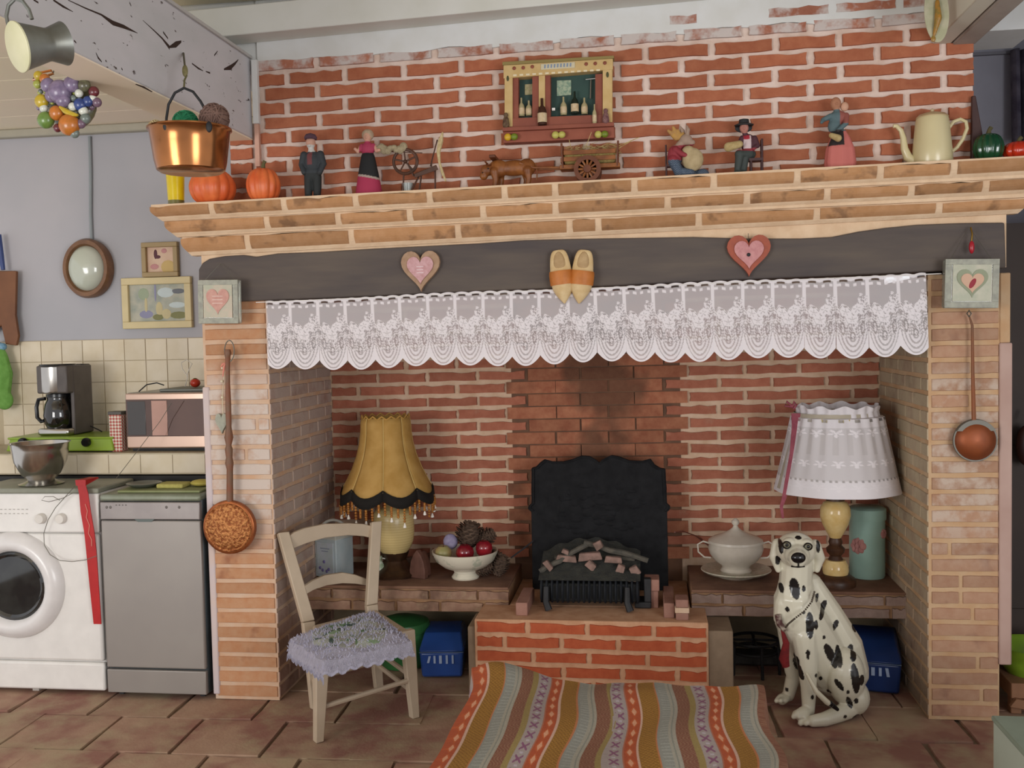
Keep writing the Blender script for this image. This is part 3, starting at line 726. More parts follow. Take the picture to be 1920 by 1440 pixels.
glass_block(413, 566, 78, 82, (413, 494), 'glass block with a pink heart hanging at the left end of the beam', (mat('heart_print_pink', '#c99c8e', '#bd8b80', scale=50),), False, 1)
glass_block(1819, 532, 96, 92, (1817, 425), 'glass block with a red bead above it, at the right end of the beam', (mat('heart_print_olive', '#8f957c'), mat('heart_print_peach', '#c9a58c')), True, 1.5)
# ---- warming pan on the left pier
c = at(431, 988, -.05); k = km(c)
t = thing('warming_pan', 'embossed copper warming pan with a long turned handle on the left pier', 'warming pan', (c.x, -.01, c.z))
M_cop = mat('old_copper', '#a8643a', '#8a4d2b', rough=.4, metal=.75, scale=30)
def emb():
    tt = NT('embossed_copper'); p = tt.pos(); base = tt.mix(tt.ramp(tt.noise(p, 90, 3), .4, .6), lin('#8f5028'), lin('#c98a52')); tt.put(tt.b.inputs['Base Color'], base)
    tt.b.inputs['Metallic'].default_value = .6; tt.b.inputs['Roughness'].default_value = .45; tt.bump(tt.noise(p, 90, 3), .9, .01); return tt.m
RX = Matrix.Translation(c) @ Matrix.Rotation(PI/2, 4, 'X')
b = MB(); b.lathe([(.001, -.03), (40*k, -.032), (49*k, -.02), (51*k, 0), (50*k, .012), (47*k, .016)], n=40, M=RX); obj('pan', b, M_cop, t)
b = MB(); b.lathe([(47*k, .012), (44*k, .022), (41*k, .019), (38*k, .024), (20*k, .030), (.0005, .032)], n=40, M=RX); obj('lid', b, emb(), t)
h0 = at(431, 940, -.05); pts = [(h0, 6.5), (at(431, 880, -.05), 6), (at(430, 868, -.05), 8), (at(430, 858, -.05), 6), (at(429, 842, -.05), 7.5), (at(429, 835, -.05), 5), (at(429, 820, -.05), 8.5), (at(429, 800, -.05), 5), (at(428, 760, -.05), 5.5), (at(427, 720, -.05), 4.5), (at(427, 690, -.05), 4), (at(427, 668, -.05), 5), (at(427, 662, -.05), 7), (at(427, 655, -.05), 5)]
b = MB(); b.tube([p for p, r in pts], [r*k for p, r in pts], 12); obj('handle', b, mat('turned_handle', '#6f5641', '#7d4a30', rough=.5, scale=18), t)
b = MB(); ring = [at(430+9*math.sin(a), 650-22*math.cos(a)*.9+8, -.05) for a in [2*PI*i/18 for i in range(18)]]; b.tube(ring, .0025, 6, closed=True); obj('hanging_loop', b, M_wire, t)
# heart pendant beside it
t = thing('heart_pendant', 'grey-green fabric heart hanging on a ribbon beside the warming pan handle', 'ornament', at(417, 794, -.03))
c = at(417, 794, -.03); k = km(c); b = MB(); heart_at(b, c, 24*k, 38*k, -.04, -.022); obj('heart', b, mat('grey_green_cloth', '#a5a594', '#96988a', scale=40), t, bev=.005)
b = MB(); b.tube([at(418, 778, -.03), at(417, 740, -.025), at(421, 700, -.03), at(424, 672, -.03)], .002, 6); obj('cord', b, mat('cord_cream', '#d9cdb0'), t)
b = MB()
for d in ((-10, 8), (8, 6), (-6, 26), (4, 22)): b.tube([at(424, 680, -.04), at(424+d[0]*.6, 680+d[1]*.3, -.045), at(424+d[0], 680+d[1], -.04)], [.003, .005, .002], 6)
obj('ribbon_bow', b, mat('coral_ribbon', '#d98a78', '#e3b09a'), t)
b = MB(); b.ball(at(417, 690, -.035), .006); b.ball(at(416, 715, -.035), .006); b.ball(at(417, 745, -.035), .006); obj('beads', b, mat('cord_cream', '#d9cdb0'), t)['kind'] = 'stuff'
# ---- copper skimmer on the right pier
c = at(1829, 826, -.04); k = km(c)
t = thing('copper_skimmer', 'round copper skimmer on a long iron handle, hanging on the right pier', 'skimmer', (c.x, -.01, c.z))
RX = Matrix.Translation(c) @ Matrix.Rotation(PI/2, 4, 'X')
b = MB(); b.lathe([(.0005, .03), (20*k, .026), (33*k, .012), (38.5*k, -.004), (39.5*k, -.010), (38*k, -.016), (.001, -.018)], n=36, M=RX); obj('bowl', b, mat('copper_dull', '#96502c', '#84482c', rough=.45, metal=.5, scale=12), t)
b = MB(); b.lathe([(39.6*k, -.012), (40.5*k, -.006), (39.6*k, 0)], n=36, M=RX); obj('rim', b, mat('rim_grey', '#6d6a62', rough=.5, metal=.5), t)
b = MB()
cap = [(math.cos(a)*39.4*k, math.sin(a)*39.4*k) for a in [math.radians(28+124*i/12) for i in range(13)]]
b.prism([(c.x+x, c.z+z) for x, z in cap][::-1], c.y-.014, c.y-.002); obj('rim_plate', b, mat('rim_grey', '#6d6a62'), t)
b = MB(); b.tube([at(1826, 790, -.045), at(1824, 700, -.04), at(1823, 610, -.035), at(1817, 592, -.03)], [.0085, .0065, .005, .003], 8); obj('handle', b, mat('rusty_handle', '#8a4f2c', '#74523c', rough=.6, scale=10), t)
b = MB(); b.tube([at(1817, 594, -.035), at(1813, 588, -.045), at(1817, 582, -.04), at(1821, 588, -.035)], .0025, 6, closed=True); obj('hanging_loop', b, M_wire, t)
# ---- iron fireback
k = km(at(1120, 950, .62)); YF = .60
out = [(998, 1078), (996, 960), (990, 955), (990, 950), (996, 945), (996, 878), (1004, 876), (1012, 868), (1020, 862), (1035, 866), (1055, 866), (1072, 862), (1090, 855), (1105, 856), (1117, 863), (1124, 868), (1132, 861), (1147, 854), (1162, 857), (1180, 864), (1205, 865), (1220, 861), (1228, 872), (1238, 878), (1248, 880), (1251, 945), (1257, 950), (1256, 956), (1251, 960), (1253, 1078)]
P = [at(x, y, YF) for x, y in out]
t = thing('cast_iron_fireback', 'black cast iron fireback with a scalloped top, standing behind the log fire', 'fireback', (1.3, YF, HZ))
P[0].z = HZ+.001; P[-1].z = HZ+.001
b = MB(); b.prism([(p.x, p.z) for p in P][::-1], YF, YF+.03); M_cast = mat('cast_iron_black', '#141416', '#1e1e20', rough=.8, spec=.2, scale=20); obj('plate', b, M_cast, t, bev=.004, flat=True)
P2 = [at(*q, YF) for q in out]; cx_ = sum(p.x for p in P2)/len(P2); cz_ = sum(p.z for p in P2)/len(P2)
b = MB(); b.tube([(cx_+(p.x-cx_)*.965, YF-.002, cz_+(p.z-cz_)*.965) for p in P2[1:-1] if True], .006, 6); obj('moulded_rim', b, M_cast, t)
b = MB()
for i in range(60):
    a = rnd.random()*2*PI; r = rnd.random()**.5; q = at(1124+85*r*math.cos(a), 960+60*r*math.sin(a), YF); b.ball(q, (.01+.025*rnd.random(), .003, .008+.015*rnd.random()), 8, 5)
obj('relief', b, M_cast, t)['kind'] = 'stuff'
# ---- electric log fire
t = thing('log_effect_heater', 'black ribbed electric fire with imitation logs on the brick hearth', 'fireplace heater', (1.3, .3, HZ))
M_heat = mat('heater_charcoal', '#1c1e21', '#262724', rough=.7, scale=30)
xa, xb_ = 1.075, 1.50; y0 = .27
b = MB(); b.box(xa, xb_, y0+.01, .50, HZ+.03, HZ+.11); obj('body', b, M_heat, t, bev=.008)
for i in range(19):
    x = xa+.008+(xb_-xa-.016)*i/18; b = MB(); b.tube([(x, y0+.015, HZ+.125), (x, y0-.004, HZ+.10), (x, y0-.006, HZ+.05), (x, y0+.01, HZ+.03)], .0055, 6); obj('rib', b, mat('heater_rib', '#15181d', '#1c1f24', rough=.6, spec=.2), t)
b = MB(); b.add([], [])
def bed(u, v):
    x = xa-.005+(xb_-xa+.01)*u; y = y0+.0+.24*v
    z = HZ+.125+.075*v+.06*v*math.sin(u*PI)+.006*math.sin(u*31)*math.sin(v*17)
    return (x, y, z)
b.grid(24, 10, bed); obj('ember_bed', b, mat('ember_mesh', '#2f302e', '#3c3c36', rough=.9, scale=40, bump=.5), t)
for sx in (xa+.03, xb_-.05):
    b = MB(); b.tube([(sx, y0-.012, HZ+.10), (sx, y0-.03, HZ+.04), (sx+.012, y0-.035, HZ+.006)], [.012, .014, .016], 8); obj('foot', b, M_black, t)
b = MB(); b.box(xb_-.02, xb_+.05, y0+.02, .40, HZ+.004, HZ+.03); b.box(xb_+.02, xb_+.05, y0+.02, .06+y0, HZ+.03, HZ+.13); obj('side_arm', b, M_black, t, bev=.004)
M_log = mat('log_grey_bark', '#45433d', '#5d574d', rough=.9, scale=24, bump=.4); M_logcut = mat('log_pinkish', '#93756a', '#6f5a50', rough=.9, scale=30)
def log(p, q, r, m=M_log):
    b = MB(); P = Vector(p); Q = Vector(q); pts = [P.lerp(Q, i/5)+Vector((0, 0, .004*math.sin(i*2.3))) for i in range(6)]
    b.tube(pts, [r*(.85+.2*rnd.random()) for _ in pts], 8); obj('log', b, m, t)
log(at(1012, 1072, .34), at(1105, 1018, .40), .012); log(at(1095, 1018, .40), at(1215, 1050, .38), .013); log(at(1040, 1046, .40), at(1190, 1046, .42), .012)
for x, y, w_, h_, a in ((1062, 1047, 40, 12, 4), (1106, 1043, 46, 15, -6), (1150, 1049, 34, 12, 3), (1108, 1060, 20, 14, 40), (1163, 1068, 16, 20, 20), (1190, 1070, 18, 18, -30), (1186, 1085, 22, 12, 10), (1122, 1022, 16, 16, 60), (1028, 1060, 22, 10, 50), (1060, 1034, 14, 8, 20)):
    c = at(x, y, .335 if y > 1055 else .37); k = km(c); b = MB()
    b.hexa([(-w_/2*k, -.012, -h_/2*k), (w_/2*k, -.014, -h_/2*k), (w_/2*k, .012, -h_/2*k), (-w_/2*k, .012, -h_/2*k), (-w_*.42*k, -.01, h_/2*k), (w_*.45*k, -.012, h_*.4*k), (w_*.4*k, .012, h_/2*k), (-w_*.4*k, .012, h_/2*k)], Matrix.Translation(c) @ Matrix.Rotation(math.radians(a), 4, 'Y'))
    obj('log_chunk', b, M_logcut, t, bev=.003)
# ---- fringed lamp
BZ = .4055
def gauge(base, prof, n=36, **kw):        # profile in pixels (radius, height above the base)
    k = km(base); return MB().lathe([(r*k, z*k) for r, z in prof], c=base, n=n, **kw)
bl = fl(741, 1077, BZ); bl.z = BZ; k = km(bl)
t = thing('fringed_table_lamp', 'table lamp with a gold bell shade, beaded fringe and cream ceramic body', 'lamp', bl)
M_bronze = mat('dark_bronze', '#35241a', '#4a3322', rough=.35, metal=.4, scale=20)
obj('foot', gauge(bl, [(.1, 0), (44, 0), (46, 6), (38, 12), (26, 18), (20, 28), (24, 38), (26, 44), (.1, 44)], wob=lambda a, z: .06*math.sin(6*a)), M_bronze, t)
def band_mat():
    tt = NT('banded_ceramic'); sx = tt.node('ShaderNodeSeparateXYZ'); tt.put(sx.inputs[0], tt.pos())
    s_ = tt.math('SINE', tt.math('MULTIPLY', sx.outputs[2], 520)); tt.put(tt.b.inputs['Base Color'], tt.mix(tt.math('MULTIPLY', tt.ramp(s_, .5, 1), .5), lin('#cdb67e'), lin('#b0945a')))
    tt.b.inputs['Roughness'].default_value = .25; return tt.m
obj('ceramic_body', gauge(bl, [(.1, 40), (22, 40), (31, 52), (36, 64), (38, 78), (38, 100), (37, 116), (33, 122), (20, 126), (12, 134), (9, 140), (.1, 140)]), band_mat(), t)
obj('neck', gauge(bl, [(.1, 138), (7, 138), (7, 260), (.1, 260)], n=12), M_brass, t)
sc_ = bl+Vector((-10*k, 0, 0))
M_shade = mat('gold_velvet', '#a9813f', '#b89150', rough=.8, scale=14)
prof = [(0, 296, 44), (.1, 286, 46), (.25, 268, 47), (.4, 248, 50), (.55, 226, 56), (.7, 202, 66), (.85, 180, 78), (1, 166, 87)]
ng = 8; AO = math.radians(-81)
def shade_pt(a, i, f=1.0):
    tt_, h, r = prof[i]; ph = ((a-AO)*ng/(2*PI)) % 1; bulge = 1-.06*(1-math.sin(ph*PI))*(.3+.7*tt_)
    hh = h-(14*math.sin(ph*PI) if i == len(prof)-1 else 10*math.sin(ph*PI)*tt_**3)
    return sc_+Vector((math.cos(a)*r*bulge*f*k, math.sin(a)*r*bulge*f*k, hh*k))
for g in range(ng):
    b = MB()
    b.grid(8, 7, lambda u, v: shade_pt(AO+2*PI*(g+.0005+u*.999)/ng, min(7, int(round(v*7)))))
    so = obj('shade_panel', b, M_shade, t); m_ = so.modifiers.new('s', 'SOLIDIFY'); m_.thickness = .003
    b = MB(); b.grid(8, 2, lambda u, v: shade_pt(AO+2*PI*(g+.0005+u*.999)/ng, 7, 1.012+.02*v)+Vector((0, 0, (5-20*v)*k)))
    so = obj('black_trim', b, mat('black_velvet', '#17130f', rough=.9), t); m_ = so.modifiers.new('s', 'SOLIDIFY'); m_.thickness = .0015
    b = MB(); b.tube([shade_pt(AO+2*PI*g/ng+.001, i, 1.02) for i in range(8)], .0022, 5); obj('seam_cord', b, mat('cord_gold', '#c4a766'), t)
b = MB(); b.tube([sc_+Vector((math.cos(a)*44*k, math.sin(a)*44*k, (297+3*math.sin(a*16))*k)) for a in [2*PI*i/64 for i in range(64)]], .004, 6, closed=True); obj('top_braid', b, mat('braid_gold', '#b58a45'), t)
M_amber = mat('amber_beads', '#8a4a1e', '#b8823c', rough=.3, scale=150); M_drop = mat('pearl_drop', '#e6dfd3', rough=.15)
for i in range(48):
    a = 2*PI*(i+.5)/48; p = shade_pt(a, 7, 1.03)+Vector((0, 0, -14*k)); b = MB(); L = 20+6*math.sin(i*2.4)
    for j in range(5): b.ball(p+Vector((0, 0, -(3+j*L/5)*k)), .0062, 7, 5)
    s_ = obj('bead_string', b, M_amber, t); s_['kind'] = 'stuff'
    if i % 2 == 0:
        b = MB(); q = p+Vector((0, 0, -(L+5)*k)); b.lathe([(.0005, .012), (.003, .006), (.007, -.004), (.008, -.010), (.0005, -.014)], c=q, n=10); obj('glass_drop', b, M_drop, t)
# ---- lace lamp on the right
bl = fl(1567, 1097, BZ); bl.z = BZ; k = km(bl)
t = thing('lace_table_lamp', 'table lamp with white lace shade tied with a burgundy ribbon, right side', 'lamp', bl)
obj('base', gauge(bl, [(.1, 0), (36, 0), (37, 8), (35, 14), (28, 19), (22, 22), (.1, 22)]), M_darkwood, t)
M_onyx = mat('onyx_cream', '#d8bd84', '#cfae70', rough=.15, scale=30)
obj('lower_bulb', gauge(bl, [(.1, 20), (22, 20), (24, 28), (23, 38), (18, 48), (.1, 50)]), M_onyx, t)
obj('knot', gauge(bl, [(.1, 48), (14, 48), (10, 56), (16, 63), (17, 70), (11, 76), (13, 82), (10, 90), (.1, 90)]), M_darkwood, t)
obj('upper_bulb', gauge(bl, [(.1, 88), (9, 88), (16, 100), (24, 116), (28, 132), (27, 146), (22, 156), (12, 161), (.1, 161)]), M_onyx, t)
obj('collar', gauge(bl, [(.1, 160), (17, 160), (17, 168), (6, 172), (5, 330), (.1, 330)], n=16), M_darkwood, t)
def shade_lace():
    mb = MB(); W, H = 280, 120
    def f(u, v):
        a = 2*PI*u; r = (78+(114-78)*v**1.05)
        if v < .12: r = 72+40*abs(v-.06)
        r *= 1+.022*math.sin(a*22)*(1-v)+.012*math.sin(a*9)*v
        z = 338-(338-180)*v+ (3*math.sin(a*11) if v < .05 else 0)
        return bl+Vector(((4+math.cos(a)*r)*k, math.sin(a)*r*k, z*k))
    mb.grid(W, H, f); o = obj('lace_shade', mb, M_lace, t)
    V, U = np.meshgrid(np.linspace(0, 1, H+1), np.linspace(0, 1, W+1), indexing='ij')
    A = np.full(U.shape, .72); A[V < .22] = .9; A[V > .80] = .95
    A = np.where((V > .24) & (V < .52) & (np.sin(U*2*PI*24) > .2), .62, A)
    A = np.where((np.abs(V-.145) < .014) & (np.sin(U*2*PI*18) > .45), .2, A)
    for cy, n_, rr in ((.62, 20, .045), (.28, 16, .05), (.88, 20, .05)):
        ph = (U*n_) % 1-.5; ang = np.arctan2(V-cy, ph*.09); d = np.hypot(V-cy, ph*.11); A = np.where(d < rr*(.6+.4*np.cos(5*(ang-PI/2))), 1, A)
    A = np.where((np.abs(V-.81) < .012) & (np.sin(U*2*PI*60) > .4), .4, A)
    a = o.data.color_attributes.new('Col', 'FLOAT_COLOR', 'POINT'); A = A.ravel(); a.data.foreach_set('color', np.stack([A, A, A, np.ones_like(A)], 1).astype('f').ravel())
    return o
shade_lace()
M_lin = mat('lamp_lining', '#b5aa98', '#a89e8c', rough=.9, scale=10)
b = gauge(bl, [(74, 326), (108, 186)], n=40); b.f = [f for f in b.f if len(f) == 4]; q = obj('lining', b, M_lin, t)
b = MB()
for i in range(7):
    a0 = -2.2+.12*i; b.tube([bl+Vector(((4+math.cos(a0)*78)*k, math.sin(a0)*78*k, 300*k)), bl+Vector(((4+math.cos(a0)*79)*k, math.sin(a0)*80*k, 318*k))], .004, 5)
obj('gold_star', b, mat('gold_thread', '#b9a55a', rough=.3), t)
M_burg = mat('burgundy_ribbon', '#7c3240', '#8e4450', rough=.7, scale=30)
rp = [at(x, y, bl.y-.07*(1+(y-760)/200)) for x, y in ((1492, 775), (1494, 800), (1488, 850), (1478, 900), (1470, 935), (1465, 950), (1468, 972))]
b = MB(); ww = [8, 9, 7, 6, 4, 3, 2]
for i in range(6):
    p, q = rp[i], rp[i+1]; b.hexa([p+Vector((-ww[i]*k, 0, 0)), p+Vector((ww[i]*k, 0, 0)), p+Vector((ww[i]*k, .002, 0)), p+Vector((-ww[i]*k, .002, 0)), q+Vector((-ww[i+1]*k, 0, 0)), q+Vector((ww[i+1]*k, 0, 0)), q+Vector((ww[i+1]*k, .002, 0)), q+Vector((-ww[i+1]*k, .002, 0))])
obj('ribbon', b, M_burg, t, flat=True)
b = MB(); p = at(1484, 758, bl.y-.075)
b.tube([p+Vector((.005, 0, -.01)), p+Vector((-.02, 0, .012)), p+Vector((-.026, 0, -.006)), p+Vector((.004, 0, -.012)), p+Vector((.012, 0, .012)), p+Vector((.02, 0, -.004)), p+Vector((.008, 0, -.02))], .005, 6); obj('ribbon_bow', b, M_burg, t)
# ---- turquoise canister
bc = fl(1626, 1080, BZ); bc.z = BZ; k = km(bc)
t = thing('turquoise_canister', 'tall turquoise tin canister with a pink rose print behind the lace lamp', 'canister', bc)
M_tq = mat('turquoise_tin', '#b0d4c6', '#a6cabc', rough=.35, scale=6)
obj('body', gauge(bc, [(.1, 0), (31, 0), (32, 3), (32, 110), (.1, 110)]), M_tq, t)
obj('lid', gauge(bc, [(34, 108), (34.5, 112), (34.5, 128), (30, 131), (.1, 132)]), M_tq, t)
for a, z, r in ((-2.25, 62, 15), (-.7, 84, 9)):
    b = MB()
    p = bc+Vector((math.cos(a)*31.5*k, math.sin(a)*31.5*k, z*k))
    for j in range(9):
        q = 2*PI*j/8; rr = 0 if j == 8 else r*.6; b.ball(p+Vector((-math.sin(a)*math.cos(q)*rr*k, math.cos(a)*math.cos(q)*rr*k, math.sin(q)*rr*k)), (r*.45*k, .004, r*.45*k), 8, 6)
    obj('rose_print', b, mat('rose_pink', '#c48c84', '#b57c76', scale=60), t)
# ---- tureen and saucer
bt_ = fl(1380, 1080, BZ); bt_.z = BZ; k = km(bt_)
M_por = mat('ivory_porcelain', '#cfc6b8', '#c8bfb0', rough=.2, spec=.6, scale=30)
M_por2 = mat('ivory_porcelain_print', '#c9c0ae', '#b5b29c', rough=.2, spec=.6, scale=60, lo=.5, hi=.6)
tag(obj('saucer', gauge(bt_, [(.1, 0), (34, 0), (38, 4), (60, 9), (65, 13), (64, 14.5), (50, 10), (.1, 7)], n=48), M_por2, origin=bt_), 'oval porcelain saucer under the soup tureen', 'saucer')
b0 = bt_+Vector((0, 0, 7.4*k))
t = thing('soup_tureen', 'ivory porcelain soup tureen with lid and two handles on the right bench', 'tureen', b0)
obj('bowl', gauge(b0, [(.1, 0), (27, 0), (29, 4), (25, 9), (27, 14), (40, 24), (48, 36), (51, 46), (49, 54), (50, 58), (.1, 58)], n=48, wob=lambda a, z: .008*math.sin(20*a)), M_por, t)
obj('lid', gauge(b0, [(51, 57), (50, 61), (42, 66), (26, 72), (12, 79), (6, 84), (4, 88), (7, 92), (7, 97), (3, 101), (.1, 102)], n=48), M_por, t)
for s_ in (-1, 1):
    pts = [b0+Vector((s_*x*k, 0, z*k)) for x, z in ((47, 54), (60, 58), (70, 52), (69, 38), (58, 28), (46, 27))]
    b = MB(); b.tube(pts, [.0045, .004, .004, .004, .004, .0045], 8); obj('handle', b, M_por, t)
# ---- fruit bowl and what lies in it
bf = fl(873, 1083, BZ); bf.z = BZ; k = km(bf)
M_bowl = mat('floral_white_bowl', '#d5cdb9', '#b3b5a0', rough=.2, spec=.6, scale=22, lo=.58, hi=.66)
tag(obj('fruit_bowl', gauge(bf, [(.1, 0), (25, 0), (26, 3), (21, 10), (22, 15), (40, 22), (54, 33), (61, 47), (62, 52), (60, 52), (52, 38), (36, 27), (.1, 22)], n=44), M_bowl, origin=bf), 'white footed china bowl with faint flowers on the left bench', 'bowl')
def fruit(name, dx, dy, dz, r, m, label, cat, group=None, stalk=True, sq=1):
    c = bf+Vector((dx*k, dy*k, dz*k)); o = thing(name, label, cat, c-Vector((0, 0, r*k*sq)), group)
    obj('flesh', MB().lathe([(.0005, -r*sq*.86), (r*.45, -r*sq*.93), (r*.86, -r*sq*.6), (r, 0), (r*.9, r*sq*.5), (r*.5, r*sq*.86), (r*.15, r*sq*.76), (.0005, r*sq*.7)] if False else [(a*k, b*k) for a, b in ((.01, -r*sq*.86), (r*.45, -r*sq*.93), (r*.86, -r*sq*.6), (r, 0), (r*.9, r*sq*.5), (r*.5, r*sq*.86), (r*.15, r*sq*.76), (.01, r*sq*.7))], c=c, n=20), m, o)
    if stalk: b = MB(); b.tube([c+Vector((0, 0, r*sq*.7*k)), c+Vector((.003, 0, r*sq*1.15*k))], .0015, 5); obj('stalk', b, M_darkwood, o)
    return o
M_apple = mat('red_apple', '#8e1d26', '#6f1520', rough=.15, spec=.6, scale=20)
fruit('red_apple', 4, -22, 52, 17, M_apple, 'glossy dark red apple at the front middle of the bowl', 'apple', 'apples in the bowl')
fruit('red_apple', 38, -10, 58, 16, M_apple, 'glossy dark red apple at the right of the bowl', 'apple', 'apples in the bowl')
fruit('green_pear', -38, -16, 49, 16, mat('pear_green', '#8f8a58', '#a88a5c', rough=.4, scale=20), 'dull green fruit at the left of the bowl', 'fruit')
def cone(dx, dy, dz, r, h, rot, label, base=None, kk=None, g='pine cones'):
    c = (base or bf)+Vector((dx*k, dy*k, dz*k)); o = thing('pine_cone', label, 'pine cone', c-Vector((0, 0, h*k*.5)), g)
    R = Matrix.Translation(c) @ Matrix.Rotation(math.radians(rot), 4, 'Y'); M_c = mat('pine_cone_brown', '#4b3a30', '#6b5646', rough=.9, scale=80)
    b = MB(); b.ball((0, 0, 0), (r*.7*k, r*.7*k, h*.5*k), M=R); obj('core', b, M_c, o)
    b = MB()
    for j in range(9):
        z = (-.45+.9*j/8)*h; rr = r*math.sqrt(max(.05, 1-(z/(h*.55))**2)); n_ = 9
        for i in range(n_):
            a = 2*PI*(i+.5*(j % 2))/n_; p = Vector((math.cos(a)*rr*.7*k, math.sin(a)*rr*.7*k, z*k)); q = Vector((math.cos(a)*rr*1.05*k, math.sin(a)*rr*1.05*k, (z+3)*k)); tg = Vector((-math.sin(a), math.cos(a), 0))*r*.2*k
            b.add([R @ (p-tg), R @ (p+tg), R @ (q+tg*.7), R @ (q-tg*.7), R @ (p+Vector((0, 0, -3*k)))], [(0, 1, 2, 3), (0, 3, 4), (4, 2, 1), (3, 2, 4)])
    obj('scales', b, M_c, o, flat=True)['kind'] = 'stuff'
cone(8, 6, 80, 27, 46, 15, 'largest dark pine cone on top of the fruit in the bowl')
cone(38, 12, 74, 17, 34, 60, 'smaller pine cone lying at the right on the fruit')
o = tag(obj('lavender_sachet', MB().ball(bf+Vector((-27*k, 0, 68*k)), (14*k, 9*k, 15*k)), mat('lavender_cloth', '#7d7391', '#8f88a0', scale=60), origin=bf+Vector((-32*k, 4*k, 57*k))), 'small lilac sachet in the fruit bowl beside the pine cone', 'sachet')
# ---- lumps and poker right of the bowl
be = fl(925, 1083, BZ); be.z = BZ
cone(-18, 0, 19, 17, 36, 70, 'dark pine cone on the bench behind the foot of the bowl', be)
cone(12, 6, 22, 18, 38, 20, 'dark pine cone on the bench right of the bowl', be)
cone(-2, 22, 34, 15, 32, 100, 'dark pine cone resting at the back, right of the bowl', be)
b = MB(); b.tube([at(958, 1046, .55), at(980, 1030, .57), at(1000, 1014, .585)], .004, 6); tag(obj('fire_poker', b, M_black, origin=at(958, 1046, .55)), 'thin black iron poker leaning against the fireback', 'poker')
b = MB(); b.tube([(1.66, .60, .60), (1.70, .7, .585), (1.76, .77, .55), (1.82, .785, .50), (1.86, .77, .42)], .003, 6); tag(obj('power_cable', b, mat('brown_cable', '#6a3d33', rough=.5), origin=(1.86, .77, .41)), 'thin brown cable between the fireback and the tureen', 'cable')
# ---- lantern, jug, flat iron
bn = fl(628, 1078, BZ); bn.z = BZ; k = km(bn)
t = thing('painted_lantern', 'pale blue painted metal lantern with tiny flowers, seen through the chair back', 'lantern', bn)
R = Matrix.Translation(bn) @ Matrix.Rotation(math.radians(-24), 4, 'Z')
b = MB(); b.box(-26*k, 26*k, -24*k, 24*k, 0, 72*k, R); obj('body', b, mat('lantern_blue', '#a9b8bd', '#b8c2c4', rough=.5, scale=14), t, bev=.004)
b = MB(); b.box(-20*k, 20*k, -25.5*k, -24*k, 6*k, 66*k, R); obj('front_panel', b, mat('lantern_panel', '#bcc4ce', '#b3c0c0', rough=.5, scale=30), t, bev=.001)
b = MB()
for x, z in ((-2, 30), (-6, 14), (4, 13), (9, 17), (-12, 18)): b.ball(R @ Vector((x*k, -26*k, z*k)), (2.6*k, 1*k, 3*k), 8, 5)
obj('flower_print', b, mat('violet_print', '#6d6496'), t)['kind'] = 'stuff'
b = MB()
for z, w_ in ((54, 11), (49, 8)): b.box(-w_*k, w_*k, -26*k, -25.4*k, z*k, (z+1.6)*k, R)
obj('script_print', b, mat('grey_blue_print', '#8791a5'), t)['kind'] = 'stuff'
b = MB(); b.hexa([(-28*k, -26*k, 72*k), (28*k, -26*k, 72*k), (28*k, 26*k, 72*k), (-28*k, 26*k, 72*k), (-12*k, -11*k, 88*k), (12*k, -11*k, 88*k), (12*k, 11*k, 88*k), (-12*k, 11*k, 88*k)], R); obj('roof', b, mat('lantern_cream', '#c6c8c0', rough=.5), t, bev=.003)
b = MB(); b.tube([bn+Vector((math.cos(a)*27*k, 0, (78+math.sin(a)*26)*k)) for a in [PI*i/12 for i in range(13)]], 2.6*k, 8); obj('handle', b, mat('lantern_cream', '#c6c8c0'), t)
b = MB(); b.lathe([(.1*k, 0), (9*k, 0), (11*k, 20*k), (10*k, 44*k), (6*k, 54*k), (.1*k, 54*k)], c=bn+Vector((-19*k, 34*k, 0)), n=20); tag(obj('white_jar', b, mat('jar_white', '#c8cabf', rough=.3), origin=bn+Vector((-19*k, 34*k, 0))), 'small white jar left of the painted lantern', 'jar')
bj = fl(709, 1080, BZ); bj.z = BZ; k = km(bj)
t = thing('small_white_jug', 'tiny white and green china jug between the chair and the fringed lamp', 'jug', bj)
obj('body', gauge(bj, [(.1, 0), (10, 0), (14, 8), (13, 20), (7, 30), (9, 38), (.1, 38)], n=18), mat('jug_white_green', '#c2c8b4', '#93a585', rough=.25, scale=60), t)
b = MB(); b.tube([bj+Vector((x*k, 0, z*k)) for x, z in ((9, 34), (19, 32), (18, 18), (12, 12))], .003, 6); obj('handle', b, mat('jar_white', '#c8cabf'), t)
bi = fl(787, 1083, BZ); bi.z = BZ; k = km(bi)
t = thing('old_flat_iron', 'rusty brown old flat iron standing on its heel beside the lamp', 'iron', bi)
arch = [(-17, 0), (17, 0), (17, 16), (14, 32), (8, 45), (0, 54), (-8, 45), (-14, 32), (-17, 16)]
b = MB(); b.prism([(x*k, z*k) for x, z in arch], -9*k, 3*k, Matrix.Translation(bi) @ Matrix.Rotation(-.35, 4, 'Z')); obj('sole_plate', b, mat('rust_iron', '#58392e', '#684538', rough=.7, scale=30), t, bev=.004)
b = MB(); b.prism([(x*k*.8, z*k*.88+2*k) for x, z in arch], 3*k, 20*k, Matrix.Translation(bi) @ Matrix.Rotation(-.35, 4, 'Z')); obj('iron_body', b, mat('rust_iron', '#58392e'), t, bev=.006)
b = MB(); b.tube([bi+Vector((x*k, y*k, z*k)) for x, y, z in ((4, 20, 12), (10, 36, 14), (10, 36, 38), (4, 20, 38))], .006, 7); obj('handle', b, mat('rust_iron', '#58392e'), t)
